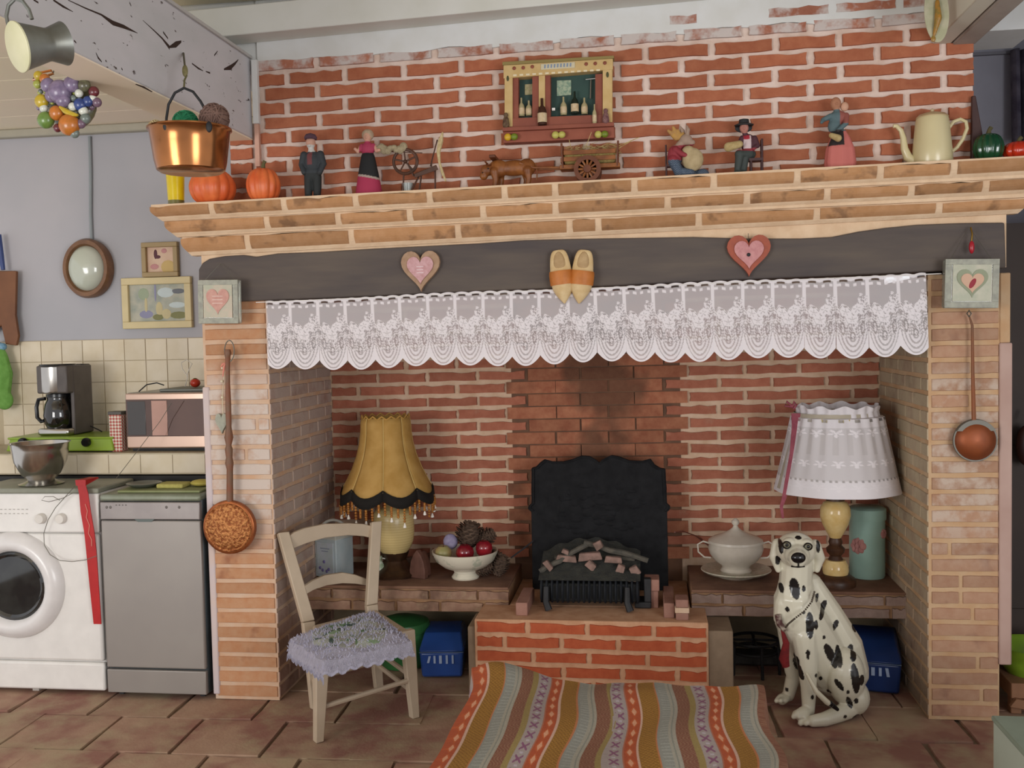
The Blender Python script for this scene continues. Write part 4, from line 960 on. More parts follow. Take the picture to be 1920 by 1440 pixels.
b = MB(); b.box(-.035, .035, -.02, .02, 0, .045, Matrix.Translation(fl(765, 1062, BZ)) @ Matrix.Rotation(.3, 4, 'Z')); o = tag(obj('stone_block', b, mat('grey_stone', '#8c7769', '#7d6a60', scale=20, bump=.3), origin=fl(765, 1062, BZ), bev=.006), 'small grey stone block behind the flat iron', 'block')
# ---- under the benches
def bin_(px, py, W, D, H, rot, label, m, marks, origin_y=None):
    p = fl(px, py, 0.0); t = thing('storage_bin', label, 'bin', p)
    R = Matrix.Translation(p) @ Matrix.Rotation(math.radians(rot), 4, 'Z')
    b = MB(); b.hexa([(-W*.46, 0, .004), (W*.46, 0, .004), (W*.46, D, .004), (-W*.46, D, .004), (-W/2, -.012, H*.66), (W/2, -.012, H*.66), (W/2, D+.01, H*.66), (-W/2, D+.01, H*.66)], R); obj('body', b, m, t, bev=.012)
    b = MB(); b.hexa([(-W/2-.003, -.016, H*.665), (W/2+.003, -.016, H*.665), (W/2+.003, D+.012, H*.665), (-W/2-.003, D+.012, H*.665), (-W*.42, D*.28, H), (W*.42, D*.28, H), (W*.42, D, H), (-W*.42, D, H)], R); obj('lid', b, m, t, bev=.008)
    b = MB(); b.tube([R @ Vector((-W/2, -.018, H*.66)), R @ Vector((W/2, -.018, H*.66))], .002, 5); obj('lid_edge', b, mat('bin_edge', '#566a86', rough=.3), t)
    ml = mat('bin_lettering', '#a9bbd8', rough=.5)
    for i, (x, w1, h1, sh) in enumerate(marks):
        b = MB(); zc_ = H*.48; b.hexa([(x-w1/2-sh, -.0135, zc_-h1/2), (x+w1/2-sh, -.0135, zc_-h1/2), (x+w1/2-sh, -.006, zc_-h1/2), (x-w1/2-sh, -.006, zc_-h1/2), (x-w1/2+sh, -.0155, zc_+h1/2), (x+w1/2+sh, -.0155, zc_+h1/2), (x+w1/2+sh, -.006, zc_+h1/2), (x-w1/2+sh, -.006, zc_+h1/2)], R); obj('letter', b, ml, t)
    return t
M_bin = mat('blue_plastic', '#3056a4', '#274a90', rough=.25, spec=.6, scale=4)
bin_(829, 1272, .195, .26, .185, 6, 'shiny blue plastic bin with pale letters under the left bench', M_bin, [(-.055, .010, .030, .004), (-.030, .009, .034, 0), (-.004, .012, .036, 0), (.024, .009, .038, 0), (.050, .008, .038, 0)])
bin_(1637, 1300, .22, .30, .20, -12, 'dark blue plastic bin with pale letters behind the dalmatian', mat('navy_plastic', '#223c74', '#1c3364', rough=.3, spec=.5, scale=4), [(-.030, .009, .032, -.003), (.000, .014, .034, 0), (.028, .011, .034, 0), (.056, .012, .036, -.003)])
p = fl(745, 1262, 0); t = thing('green_tub', 'green plastic tub behind the chair under the left bench', 'tub', p)
b = MB(); b.lathe([(.1*.01, .003), (.10, .003), (.125, .10), (.13, .17), (.12, .205), (.06, .225), (.001, .228)], c=p+Vector((0, .12, 0)), n=28); obj('body', b, mat('green_plastic', '#3f7a44', '#356b3c', rough=.35), t)
b = MB(); b.tube([p+Vector((math.cos(a)*.1305, .12+math.sin(a)*.1305, .17)) for a in [2*PI*i/28 for i in range(28)]], .004, 6, closed=True); obj('rim', b, mat('green_plastic', '#3f7a44'), t)
p = fl(1418, 1272, 0); t = thing('iron_trivet', 'round black iron trivet with three legs under the right bench', 'trivet', p); k = km(p)
c = p+Vector((0, .08, 0))
for zz_, r in ((.145, .105), (.10, .098)):
    b = MB(); b.tube([c+Vector((math.cos(a)*r, math.sin(a)*r, zz_)) for a in [2*PI*i/28 for i in range(28)]], .007, 7, closed=True); obj('ring', b, M_black, t)
for a in (-2.6, -1.35, -.3, 1.5): 
    b = MB(); b.tube([c+Vector((math.cos(a)*.104, math.sin(a)*.104, .145)), c+Vector((math.cos(a)*.11, math.sin(a)*.11, .003))], .007, 7); obj('leg', b, M_black, t)
b = MB(); b.tube([c+Vector((-.1, 0, .145)), c+Vector((.1, 0, .145))], .006, 6); b.tube([c+Vector((0, -.1, .147)), c+Vector((0, .1, .147))], .006, 6); obj('cross_bar', b, M_black, t)
b = MB(); b.box(-.14, .17, .04, .15, .002, .05, Matrix.Translation(p+Vector((.02, .12, 0)))); tag(obj('ash_tray', b, mat('ash_grey', '#3a3836', '#4a4845', rough=.9, scale=30), origin=p+Vector((.02, .12, 0)), bev=.012), 'low dark grey ash box behind the iron trivet', 'box')
# ================================================================== ON AND ABOVE THE MANTEL
def mt(px, Y):
    x = at(px, 330, Y).x; z = mz[0][0](x)
    for _ in range(4): x = at(px, pr_y(Vector((x, Y, z))), Y).x; z = mz[0][0](x)
    return Vector((x, Y, z+.0005))
def pr_y(p): d = p-CAM; return 720-FPX*d.dot(UP)/d.dot(FW)
M_pot = None
def pumpkin(px, Y, r, h, m, label, name='pumpkin', stem=True, ribs=12, zoff=0):
    p = mt(px, Y); k = km(p); t = thing(name, label, 'pumpkin', p)
    prof = [(.02, .08), (.55, 0), (.85, .14), (1, .42), (.97, .62), (.78, .86), (.45, .98), (.2, .95), (.02, .9)]
    obj('body', MB().lathe([(a*r*k, b*h*k) for a, b in prof], c=p, n=72, wob=lambda a, z: .10*abs(math.cos(a*ribs/2))-.07), m, t, sub=1)
    if stem: obj('stem', MB().tube([p+Vector((0, 0, h*.92*k)), p+Vector((.003, 0, h*1.1*k)), p+Vector((.010, 0, h*1.2*k))], [.011, .007, .008], 8), mat('pumpkin_stem', '#5f5a38', '#4b4329', rough=.8), t)
    return t
M_pk = mat('orange_pumpkin', '#dd7440', '#cf5c2e', rough=.4, scale=14)
pumpkin(400, -.06, 43, 66, M_pk, 'larger orange ribbed pumpkin at the left end of the mantel, below the copper pot')
pumpkin(495, -.06, 32, 64, M_pk, 'smaller orange pumpkin on the mantel, second from the left end')
pumpkin(1853, -.05, 28, 54, mat('green_glazed_pumpkin', '#134a2b', '#0e3a22', rough=.08, spec=.8, scale=10), 'glossy dark green pumpkin at the right end of the mantel')
pumpkin(1910, -.05, 30, 36, mat('red_glazed_pumpkin', '#c23418', '#b02a14', rough=.2, spec=.6, scale=10), 'flat red pumpkin at the right edge of the mantel')
p = mt(331, -.06); k = km(p); t = thing('yellow_tumbler', 'yellow tumbler with an olive foot at the left end of the mantel', 'tumbler', p)
obj('glass', MB().lathe([(.001, 12*k), (15*k, 12*k), (17*k, 60*k), (15.5*k, 60*k), (13*k, 20*k), (.001, 20*k)], c=p, n=24), mat('yellow_glass', '#dcc315', '#cfb40e', rough=.2), t)
obj('foot', MB().lathe([(.001, 0), (15*k, 0), (15*k, 12*k), (.001, 12.4*k)], c=p, n=24), mat('olive_foot', '#6f6a38', rough=.3), t)
# ---- painted clay figures
M_fig = mat('painted_clay', '#888888', rough=.7, attr=True)
def figure(px, Y, hpx, name, label, build, paint, vox=.0026, sm=2):
    p = mt(px, Y); k = km(p)*1.0; t = thing(name, label, 'figurine', p, 'clay figurines on the mantel')
    mb = MB(); build(mb, p, k)
    def pt(co): 
        q = (co-np.array(p))/k; return paint(q)
    organic('body', mb, vox, M_fig, t, paint=pt, smooth=sm); return t, p, k
def V(p, k, x, z, y=0): return p+Vector((x*k, y*k, z*k))
def zones(q, rules, base):
    c = cols(len(q), base)
    for f, col in rules: c[f(q[:, 0], q[:, 1], q[:, 2])] = lin(col)
    return c
def b_man(mb, p, k):
    L = lambda pts, rs: mb.limb([V(p, k, *a) for a in pts], [r*k for r in rs])
    mb.ball(V(p, k, -1, 106), (9*k, 10*k, 12*k)); mb.ball(V(p, k, -1, 100, -8), (2.5*k, 3*k, 3*k))
    L([(-1, 97), (0, 88)], [5, 7])
    mb.ball(V(p, k, 1, 72), (17*k, 11*k, 20*k)); mb.ball(V(p, k, 1, 50), (15*k, 10*k, 16*k))
    L([(-15, 84), (-20, 66), (-13, 50, -8)], [7, 6, 5]); L([(17, 84), (22, 66), (16, 48, -6)], [7, 6.5, 5])
    L([(-7, 44), (-8, 22), (-9, 4)], [9, 8, 6.5]); L([(9, 44), (9, 22), (8, 4)], [9, 8, 6.5])
    mb.ball(V(p, k, -9, 4, -5), (6*k, 9*k, 4*k)); mb.ball(V(p, k, 8, 4, -5), (6*k, 9*k, 4*k))
t, p, k = figure(587, -.05, 126, 'man_figurine', 'clay man in a flat cap and dark coat, standing left on the mantel', b_man, lambda q: zones(q, [
    (lambda x, y, z: z < 48, '#262a2a'), (lambda x, y, z: (z > 48) & (z < 90), '#33383c'), (lambda x, y, z: (abs(x+1) < 5) & (y < -7) & (z > 64) & (z < 90), '#6e3b3c'),
    (lambda x, y, z: z > 94, '#c89b86'), (lambda x, y, z: (z > 88) & (z < 101) & (y < 0) & (abs(x) < 8), '#c9c6c0')], '#33383c'))
b = MB(); b.lathe([(.001, 112*k), (11*k, 112*k), (12*k, 116*k), (9*k, 121*k), (.001, 124*k)], c=p+Vector((-1*k, 0, 0)), n=18, sy=1.1); b.ball(V(p, k, -1, 113, -11), (8*k, 6*k, 1.5*k)); obj('flat_cap', b, mat('cap_purple', '#5c4350', rough=.9), t)
def b_wom(mb, p, k):
    L = lambda pts, rs: mb.limb([V(p, k, *a) for a in pts], [r*k for r in rs])
    mb.lathe([(.1*k, 0), (27*k, 0), (25*k, 10*k), (20*k, 40*k), (13*k, 75*k), (10*k, 82*k), (.1*k, 82*k)], c=p, n=24, sy=.75)
    mb.ball(V(p, k, 0, 88), (13*k, 9*k, 14*k)); L([(0, 98), (0, 104)], [5, 5]); mb.ball(V(p, k, 0, 111), (8*k, 9*k, 10*k)); mb.ball(V(p, k, 0, 109, -9), (2*k, 2.5*k, 2.5*k))
    L([(-11, 94), (-18, 84, -4), (-22, 88, -8)], [5, 4, 3.2]); L([(11, 94), (18, 84, -4), (24, 84, -8)], [5, 4, 3.2])
t, p, k = figure(692, -.05, 126, 'woman_figurine', 'clay woman in a pink dress and black apron, beside the spinning wheel', b_wom, lambda q: zones(q, [
    (lambda x, y, z: (z > 84) & (z < 102), '#a83a58'), (lambda x, y, z: (z > 38-x*.2) & (z < 80) & (y < 5), '#1c1d1f'), (lambda x, y, z: (z > 34-x*.2) & (z < 38-x*.2) & (y < 5), '#a5958a'),
    (lambda x, y, z: z > 102, '#cf9f88'), (lambda x, y, z: (abs(x) > 15) & (z > 78), '#cf9f88')], '#a3304f'))
b = MB(); b.ball(V(p, k, 0, 115, 3), (11.5*k, 10*k, 11*k)); obj('bonnet', b, mat('bonnet_beige', '#a9927a', '#b7a38a', scale=60), t)
# fleece on a stick between the woman and the wheel
b = MB(); c = mt(735, -.05)+Vector((0, 0, 86*k))
for i in range(9): b.ball(c+Vector(((-24+6*i)*k, 0, (3*math.sin(i*1.7))*k)), (8*k, 6*k, (7+2*math.sin(i))*k), 8, 6)
mf = mat('raw_fleece', '#c0b190', '#a8987a', rough=1, scale=80, bump=.8)
fl_ = thing('wool_fleece', 'bundle of raw wool on a stick between the clay woman and the spinning wheel', 'wool', c-Vector((0, 0, 8*k)))
obj('wool', b, mf, fl_, flat=False); b = MB(); b.tube([c+Vector((-36*k, 0, -2*k)), c+Vector((60*k, 0, -10*k))], .0016, 5); obj('stick', b, M_darkwood, fl_)
# ---- spinning wheel
p = mt(775, -.05); t = thing('miniature_spinning_wheel', 'miniature dark wooden spinning wheel with flax on its distaff', 'spinning wheel', p)
W = lambda x, y, d=0: at(x, y, -.05+d); M_sw = mat('spinning_wood', '#3f281c', '#553525', rough=.5, scale=30)
c = W(760, 303); r = 22.5*km(c)
b = MB(); b.tube([c+Vector((math.cos(a)*r, 0, math.sin(a)*r)) for a in [2*PI*i/32 for i in range(32)]], .0065, 8, closed=True); obj('wheel_rim', b, M_sw, t)
for i in range(5):
    a = 2*PI*i/5+.4; b = MB(); b.tube([c, c+Vector((math.cos(a)*r, 0, math.sin(a)*r))], .0035, 6); obj('spoke', b, M_sw, t)
b = MB(); b.ball(c, (.008, .012, .008)); obj('hub', b, M_sw, t)
b = MB(); b.hexa([W(778, 334, -.015), W(822, 318, -.015), W(822, 318, .015), W(778, 334, .015), W(776, 326, -.015), W(818, 309, -.015), W(818, 309, .015), W(776, 326, .015)]); obj('bench', b, M_sw, t, bev=.002)
for a, b_ in (((786, 330), (771, 358)), ((790, 330), (786, 358)), ((816, 320), (816, 356)), ((757, 325), (756, 359))):
    b = MB(); q = W(*b_); q.z = max(q.z, mz[0][0](q.x)+.003); b.tube([W(*a), q], .004, 6); obj('leg', b, M_sw, t)
b = MB(); b.tube([W(776, 330), W(764, 306)], .004, 6); obj('post', b, M_sw, t)
b = MB(); b.tube([W(808, 312), W(810, 300), W(820, 262)], [.005, .003, .003], 6); obj('distaff', b, M_sw, t)
M_flax = mat('flax', '#b39f73', '#c9b78d', rough=.9, scale=90)
b = MB(); b.tube([W(830, 248), W(826, 265), W(822, 285), W(824, 305), W(830, 325), W(836, 340)], [.003, .011, .008, .005, .006, .003], 8); obj('flax_bundle', b, M_flax, t)
b = MB(); b.lathe([(.001, 0), (9*km(p), 0), (11*km(p), 22*km(p)), (9*km(p), 22*km(p)), (.001, 4*km(p))], c=mt(765, -.035), n=16); tag(obj('tiny_glass', b, mat('cloudy_glass', '#a9b0ae', rough=.1, alpha=.7), origin=mt(765, -.035)), 'tiny cloudy glass under the spinning wheel', 'glass')
# ---- miniature shop front hanging on the bricks
t = thing('miniature_shop_box', 'cream and brown miniature shop front box with tiny bottles, hanging on the bricks', 'wall box', at(1045, 268, .018))
q = lambda x, y, Y=-.045: at(x, y, Y)
M_dc = mat('shop_cream', '#c7ab76', '#bfa068', rough=.6, scale=20); M_db = mat('shop_brown', '#8a4b38', '#7e4232', rough=.6, scale=12); M_dg = mat('shop_green', '#2d4a42', '#263f3b', rough=.6, scale=10)
def quad(name, pts, Y0, Y1, m, par=None, bev=.001):
    P = [at(x, y, Y0) for x, y in pts]; b = MB(); b.prism([(v.x, v.z) for v in P], Y0, Y1); return obj(name, b, m, par or t, bev=bev, flat=True)
quad('back_board', [(946, 262), (1148, 250), (1147, 122), (946, 132)], .002, .0195, M_dg)
quad('header', [(944, 147), (1149, 130), (1149, 108), (944, 120)], -.045, .002, M_dc)
quad('cornice', [(942, 122), (1151, 109), (1151, 104), (942, 116)], -.052, .002, mat('shop_olive', '#8a7a48'))
quad('side_post', [(946, 238), (961, 237), (961, 145), (946, 146)], -.043, .002, M_dc)
quad('side_post', [(1130, 230), (1148, 229), (1148, 130), (1130, 131)], -.043, .002, M_dc)
quad('mullion', [(1010, 200), (1022, 200), (1022, 140), (1010, 141)], -.038, .002, M_dc)
for a in ((961, 972, 232), (998, 1010, 230), (1022, 1032, 229), (1116, 1130, 225)): quad('shutter', [(a[0], a[2]), (a[1], a[2]), (a[1], 138), (a[0], 139)], -.034, .002, M_db)
quad('counter', [(946, 240), (1148, 230), (1148, 214), (946, 222)], -.040, .002, M_db)
quad('sill', [(942, 246), (1151, 236), (1151, 229), (942, 239)], -.058, .002, M_db)
quad('lower_board', [(944, 268), (1152, 258), (1151, 236), (943, 246)], -.036, .019, mat('shop_brown_low', '#93523e', '#874836', rough=.7, scale=12))
for i in range(14): quad('lace_trim', [(962+12*i, 143-i*.75), (969+12*i, 142.6-i*.75), (969+12*i, 139-i*.75), (962+12*i, 139.4-i*.75)], -.047, -.0452, M_cream)
quad('sign_plate', [(1014, 131), (1078, 127), (1078, 116), (1014, 120)], -.048, -.0452, mat('sign_pale', '#c7bda0'))
for i in range(9): quad('sign_lettering', [(1020+6*i, 128-i*.4), (1023+6*i, 127.8-i*.4), (1023.5+6*i, 121-i*.4), (1020.5+6*i, 121.2-i*.4)], -.0488, -.0482, mat('sign_blue', '#7f8da0'))
for x, y in ((964, 128), (981, 127), (998, 125), (1099, 120), (1116, 119), (1134, 118)):
    c = q(x, y, -.047); b = MB(); b.ball(c, (.007, .003, .007), 10, 6); obj('rosette', b, M_db, t)
for x, y in ((952, 147), (1139, 140)): c = q(x, y, -.045); b = MB(); b.ball(c, (.005, .002, .011), 8, 6); obj('painted_leaf', b, mat('leaf_dark', '#4a4a2c'), t)
quad('picture', [(1044, 180), (1071, 178), (1071, 150), (1044, 151)], -.004, .001, mat('tiny_poster', '#a5b096', '#6f8a78', scale=120))
quad('picture', [(984, 178), (1000, 177), (1000, 157), (984, 158)], -.004, .001, mat('tiny_poster2', '#8f8d62', '#b0a080', scale=120))
def bottle(x, ybase, h, r, m, Y, cap=None):
    c = at(x, ybase, Y); k = km(c); b = MB()
    b.lathe([(.1*k, 0), (r*k, 0), (r*k, h*.5*k), (r*.85*k, h*.6*k), (r*.32*k, h*.74*k), (r*.3*k, h*k), (.1*k, h*k)], c=c, n=14); o = obj('bottle', b, m, t)
    b = MB(); b.lathe([(r*1.04*k, h*.1*k), (r*1.05*k, h*.12*k), (r*1.05*k, h*.42*k), (r*1.04*k, h*.44*k)], c=c, n=14); obj('paper_label', b, mat('paper_cream', '#cbb898', '#bfa680', scale=90), o)
M_bg_ = mat('bottle_green', '#18241c', rough=.15); M_bb = mat('bottle_brown', '#3b2016', rough=.2); M_pale = mat('bottle_pale', '#a59a74', rough=.3)
bottle(1017, 235, 50, 8.5, M_bb, -.05); bottle(1078, 214, 42, 7, M_bg_, -.02)
for x, yb, h in ((1057, 216, 34), (1096, 214, 30), (992, 217, 28), (978, 218, 34)): bottle(x, yb, h, 6, M_pale, -.018)
bottle(1115, 232, 36, 4, M_pale, -.048); bottle(1003, 205, 22, 4, M_bg_, -.02)
for x, yb, m in ((949, 240, mat('doll_brown', '#4d3426', '#6d5a40', scale=90)), (1136, 232, mat('doll_plum', '#5f3a40', '#8a6660', scale=90))):
    c = at(x, yb, -.052); k = km(c); b = MB(); b.limb([c+Vector((0, 0, 6*k)), c+Vector((0, 0, 16*k))], [7*k, 5.5*k]); b.ball(c+Vector((0, 0, 24*k)), 4.6*k); organic('tiny_doll', b, .0022, m, t, smooth=1)
c = at(1038, 205, -.02); b = MB(); b.box(-.006, .006, -.004, .004, -.005, .005, Matrix.Translation(c)); obj('white_card', b, M_white, t)
b = MB(); b.tube([at(1108, 150, -.01), at(1107, 185, -.01)], .0025, 6); b.tube([at(1098, 149, -.012), at(1118, 147, -.012)], .0022, 6); obj('corkscrew', b, M_steel, t)
def gourd(x, y, ca, cb, nm):
    c = at(x, y, -.040); k = km(c); b = MB(); b.ball(c+Vector((-5*k, -6*k, 0)), (7*k, 6*k, 7*k)); obj('tiny_gourd', b, ca, t); b = MB(); b.ball(c+Vector((7*k, -6*k, 0)), (7*k, 6*k, 6.5*k)); obj('tiny_gourd', b, cb, t)
gy = mat('gourd_yellow', '#c9a128', rough=.4); gg = mat('gourd_green', '#6f7f26', rough=.4); gl = mat('gourd_lime', '#b9b25c', rough=.4)
gourd(958, 258, gy, gg, 'a'); gourd(1047, 254, gl, gl, 'b'); gourd(1127, 253, gl, gg, 'c')
# ---- ox and cart
Mw = mat('carved_wood_honey', '#8f5728', '#6e3d1a', rough=.45, scale=22); Mw2 = mat('carved_wood_dark', '#5b2f18', '#6f3b1d', rough=.45, scale=22)
p = mt(957, -.055); k = km(p); t = thing('carved_ox', 'carved honey-brown wooden ox pulling the little cart', 'figurine', p)
b = MB(); L = lambda pts, rs: b.limb([V(p, k, *a) for a in pts], [r*k for r in rs])
b.ball(V(p, k, 8, 38), (32*k, 13*k, 15*k)); b.ball(V(p, k, -22, 38), (20*k, 13*k, 17*k)); b.ball(V(p, k, 32, 38), (17*k, 13*k, 17*k)); b.ball(V(p, k, -44, 36), (12*k, 9*k, 11*k)); b.ball(V(p, k, -50, 26), (8*k, 7*k, 8*k))
for x, y in ((-28, -8), (-20, 8), (34, -8), (28, 8)): L([(x, 32, y), (x+2, 16, y), (x, 4, y)], [9, 5.5, 5]); b.ball(V(p, k, x-1, 3, y), (6*k, 6*k, 3.5*k))
organic('body', b, .003, Mw, t, smooth=3)
for s_ in (-1, 1): b = MB(); b.tube([V(p, k, -42, 46, s_*5), V(p, k, -44, 50, s_*12), V(p, k, -50, 54, s_*13)], [.004, .003, .001], 6); obj('horn', b, Mw2, t); b = MB(); b.ball(V(p, k, -38, 44, s_*9), (4*k, 6*k, 2*k)); obj('ear', b, Mw2, t)
b = MB(); b.tube([V(p, k, 48, 46, 0), V(p, k, 51, 30, 0), V(p, k, 50, 14, 0)], [.004, .0025, .003], 6); obj('tail', b, Mw, t)
b = MB(); b.ball(V(p, k, -51, 31, -7), .0025); b.ball(V(p, k, -40, 38, -9), .003); obj('eye', b, M_black, t)
for o_ in list(t.children):
    if o_.name.startswith('eye'): o_['kind'] = 'stuff'
b = MB(); b.box(-.012, .012, -.05, .05, -.006, .006, Matrix.Translation(V(p, k, -30, 58, 0))); obj('yoke', b, Mw2, t, bev=.002)
p = mt(1103, -.055); k = km(p); t = thing('miniature_hay_cart', 'little wooden two-wheeled cart loaded with straw behind the ox', 'cart', p)
for s_ in (-1, 1):
    c = V(p, k, 0, 25.5, s_*20); RXc = Matrix.Translation(c) @ Matrix.Rotation(PI/2, 4, 'X')
    b = MB(); b.lathe([(17*k, -3*k), (25*k, -3*k), (25*k, 3*k), (17*k, 3*k), (17*k, -3*k)], n=30, M=RXc); wh = obj('wheel', b, Mw2, t)
    for i in range(6): a = PI*i/6; b = MB(); b.tube([c+Vector((math.cos(a)*18*k, 0, math.sin(a)*18*k)), c-Vector((math.cos(a)*18*k, 0, math.sin(a)*18*k))], .0045, 6); obj('spoke', b, Mw, wh)
    b = MB(); b.lathe([(.1*k, -6*k), (7*k, -6*k), (8*k, 0), (7*k, 6*k), (.1*k, 6*k)], n=16, M=RXc); obj('hub', b, Mw2, wh)
b = MB(); b.tube([V(p, k, 0, 25.5, -22), V(p, k, 0, 25.5, 22)], .005, 6); obj('axle', b, Mw2, t)
b = MB(); b.box(-52*k, 60*k, -14*k, 14*k, 28*k, 36*k, Matrix.Translation(p)); obj('cart_bed', b, Mw, t, bev=.002)
for s_ in (-1, 1):
    for z in (42, 54):
        b = MB(); b.box(-44*k, 52*k, (s_*14-1.5)*k, (s_*14+1.5)*k, z*k, (z+8)*k, Matrix.Translation(p)); obj('side_slat', b, Mw, t, bev=.001)
    for x in (-46, 55): b = MB(); b.tube([V(p, k, x, 30, s_*13), V(p, k, x*1.04, 76, s_*14)], .0042, 6); obj('stake', b, Mw2, t)
    b = MB(); b.tube([V(p, k, -50, 32, s_*9), V(p, k, -100, 34, s_*9), V(p, k, -128, 44, s_*10)], .0042, 6); obj('shaft', b, Mw, t)
for z in (40, 56): b = MB(); b.box(-50*k, -46*k, -14*k, 14*k, z*k, (z+9)*k, Matrix.Translation(p)); obj('end_slat', b, Mw, t, bev=.001)
b = MB()
for i in range(240):
    x = rnd.uniform(-44, 54); y = rnd.uniform(-13, 13); z = rnd.uniform(52, 74)-abs(x-10)*.06; a = rnd.uniform(-1, 1); l = rnd.uniform(6, 14)
    b.tube([V(p, k, x, z, y), V(p, k, x+l*math.cos(a), z+l*.35*math.sin(a*3), y+rnd.uniform(-4, 4))], .0009, 3)
b.tube([V(p, k, -5, 66), V(p, k, 8, 96, -3)], .0013, 4); b.tube([V(p, k, -30, 64), V(p, k, -34, 84, -3)], .0013, 4); b.tube([V(p, k, 50, 66), V(p, k, 96, 82, -3)], .0016, 4); b.tube([V(p, k, 50, 60), V(p, k, 86, 80, 3)], .0016, 4)
tag(obj('straw', b, mat('straw', '#a58f58', '#c2ae78', rough=.9, scale=60), origin=V(p, k, 0, 36)), 'straw piled in the miniature cart', 'straw', kind='stuff')
b = MB(); b.box(-44*k, 52*k, -12*k, 12*k, 37*k, 60*k, Matrix.Translation(p)); obj('load', b, mat('straw_dark', '#7f6c3e', '#96824e', rough=1, scale=90, bump=.6), t, bev=.01)
# ---- rabbit figurine on a chair with a sack
def b_rab(mb, p, k):
    L = lambda pts, rs: mb.limb([V(p, k, *a) for a in pts], [r*k for r in rs])
    mb.ball(V(p, k, -18, 44), (15*k, 12*k, 20*k)); L([(-10, 62), (-2, 70)], [8, 8]); mb.ball(V(p, k, 2, 72, -2), (12*k, 10*k, 11*k)); mb.ball(V(p, k, 12, 66, -5), (7*k, 6*k, 6*k))
    L([(-2, 78, 4), (-4, 90, 5), (-8, 98, 4)], [4, 4.5, 2]); L([(4, 78, -4), (6, 90, -5), (4, 97, -4)], [4, 4, 2])
    L([(-22, 34, -6), (-12, 12, -10), (10, 8, -12)], [11, 10, 8]); L([(-20, 30, 8), (0, 10, 6), (24, 8, 2)], [10, 9, 9]); mb.ball(V(p, k, 32, 8, -4), (12*k, 9*k, 9*k))
    L([(-18, 54, -8), (-6, 44, -14), (4, 40, -14)], [6, 5, 4])
t, p, k = figure(1285, -.055, 98, 'rabbit_figurine', 'clay rabbit in a red top and blue trousers sitting with a sack', b_rab, lambda q: zones(q, [
    (lambda x, y, z: z < 34, '#3f4c5e'), (lambda x, y, z: (z < 34) & (np.sin(x*1.3)*np.sin(z*1.7) > .5), '#6a7888'), (lambda x, y, z: (z > 34) & (z < 62), '#8a2f38'), (lambda x, y, z: z >= 62, '#9c8474')], '#7a3038'))
b = MB(); b.ball(V(p, k, 14, 34, -8), (20*k, 13*k, 22*k)); b.ball(V(p, k, 6, 50, -8), (12*k, 9*k, 10*k)); organic('sack', b, .003, mat('sack_beige', '#a3906c', '#b3a07c', rough=.95, scale=40), t, smooth=2)
b = MB()
for i in range(5): a = -1.2+.6*i; b.limb([V(p, k, -16+3*i, 78, 2), V(p, k, -30+9*i, 97-abs(i-1)*6, 2)], [6*k, 3*k])
organic('straw_tuft', b, .003, mat('straw_hat_yellow', '#b98f4a', '#a88050', rough=.9, scale=60), t, smooth=1)
for x, z0, z1, y in ((-35, 0, 66, 6), (-35, 0, 28, -8), (-10, 0, 26, 8)):
    b = MB(); b.tube([V(p, k, x, z0, y), V(p, k, x, z1, y)], .0035, 6); obj('chair_leg', b, mat('figurine_chair', '#3d2222', rough=.5), t)
b = MB(); b.box(-36*k, -8*k, -9*k, 9*k, 23*k, 27*k, Matrix.Translation(p)); obj('chair_seat', b, mat('figurine_chair', '#3d2222'), t)
# ---- seated man with hat
def b_sit(mb, p, k):
    L = lambda pts, rs: mb.limb([V(p, k, *a) for a in pts], [r*k for r in rs])
    mb.ball(V(p, k, 4, 58), (14*k, 10*k, 19*k)); L([(-2, 74), (-3, 82)], [5, 5]); mb.ball(V(p, k, -4, 88, -2), (8.5*k, 9*k, 10*k)); mb.ball(V(p, k, -5, 86, -11), (2*k, 2.5*k, 2.5*k))
    L([(4, 40, -2), (-14, 38, -12), (-18, 8, -12)], [10, 9, 6]); L([(8, 40, 4), (-4, 34, -4), (-6, 8, -6)], [10, 9, 6]); mb.ball(V(p, k, -20, 4, -16), (6*k, 8*k, 4*k)); mb.ball(V(p, k, -8, 4, -10), (6*k, 8*k, 4*k))
    L([(-8, 68, -6), (-14, 54, -10), (-26, 50, -14)], [6, 5, 3.5]); L([(15, 68, 0), (20, 54, -4), (12, 48, -10)], [6, 5, 3.5])
t, p, k = figure(1400, -.055, 104, 'seated_man_figurine', 'clay man in a black hat and red neckerchief sitting on a tiny chair', b_sit, lambda q: zones(q, [
    (lambda x, y, z: z < 44, '#3a413e'), (lambda x, y, z: (z >= 44) & (z < 49), '#8a2f3a'), (lambda x, y, z: (z >= 49) & (z < 78), '#4a2a32'), (lambda x, y, z: (z >= 49) & (z < 76) & (y < -5) & (abs(x-1) < 7), '#c7b3b3'), (lambda x, y, z: (z >= 66) & (z < 76) & (y < -5) & (abs(x) < 6), '#a02a38'), (lambda x, y, z: z >= 78, '#b0786a')], '#4a2a32'))
b = MB(); b.lathe([(.1*k, 93*k), (17*k, 92*k), (18*k, 94*k), (10*k, 97*k), (9*k, 104*k), (.1*k, 106*k)], c=p+Vector((-4*k, 0, 0)), n=22, sy=.9); b.ball(V(p, k, -4, 90, 8), (16*k, 3*k, 9*k)); obj('black_hat', b, M_black, t)
b = MB(); b.limb([V(p, k, -34, 52, -14), V(p, k, -14, 56, -16)], [9*k, 7*k]); organic('basket', b, .003, mat('basket_straw', '#b49f70', '#a08a5c', rough=.9, scale=60), t, smooth=1)
mch = mat('figurine_chair', '#3d2222')
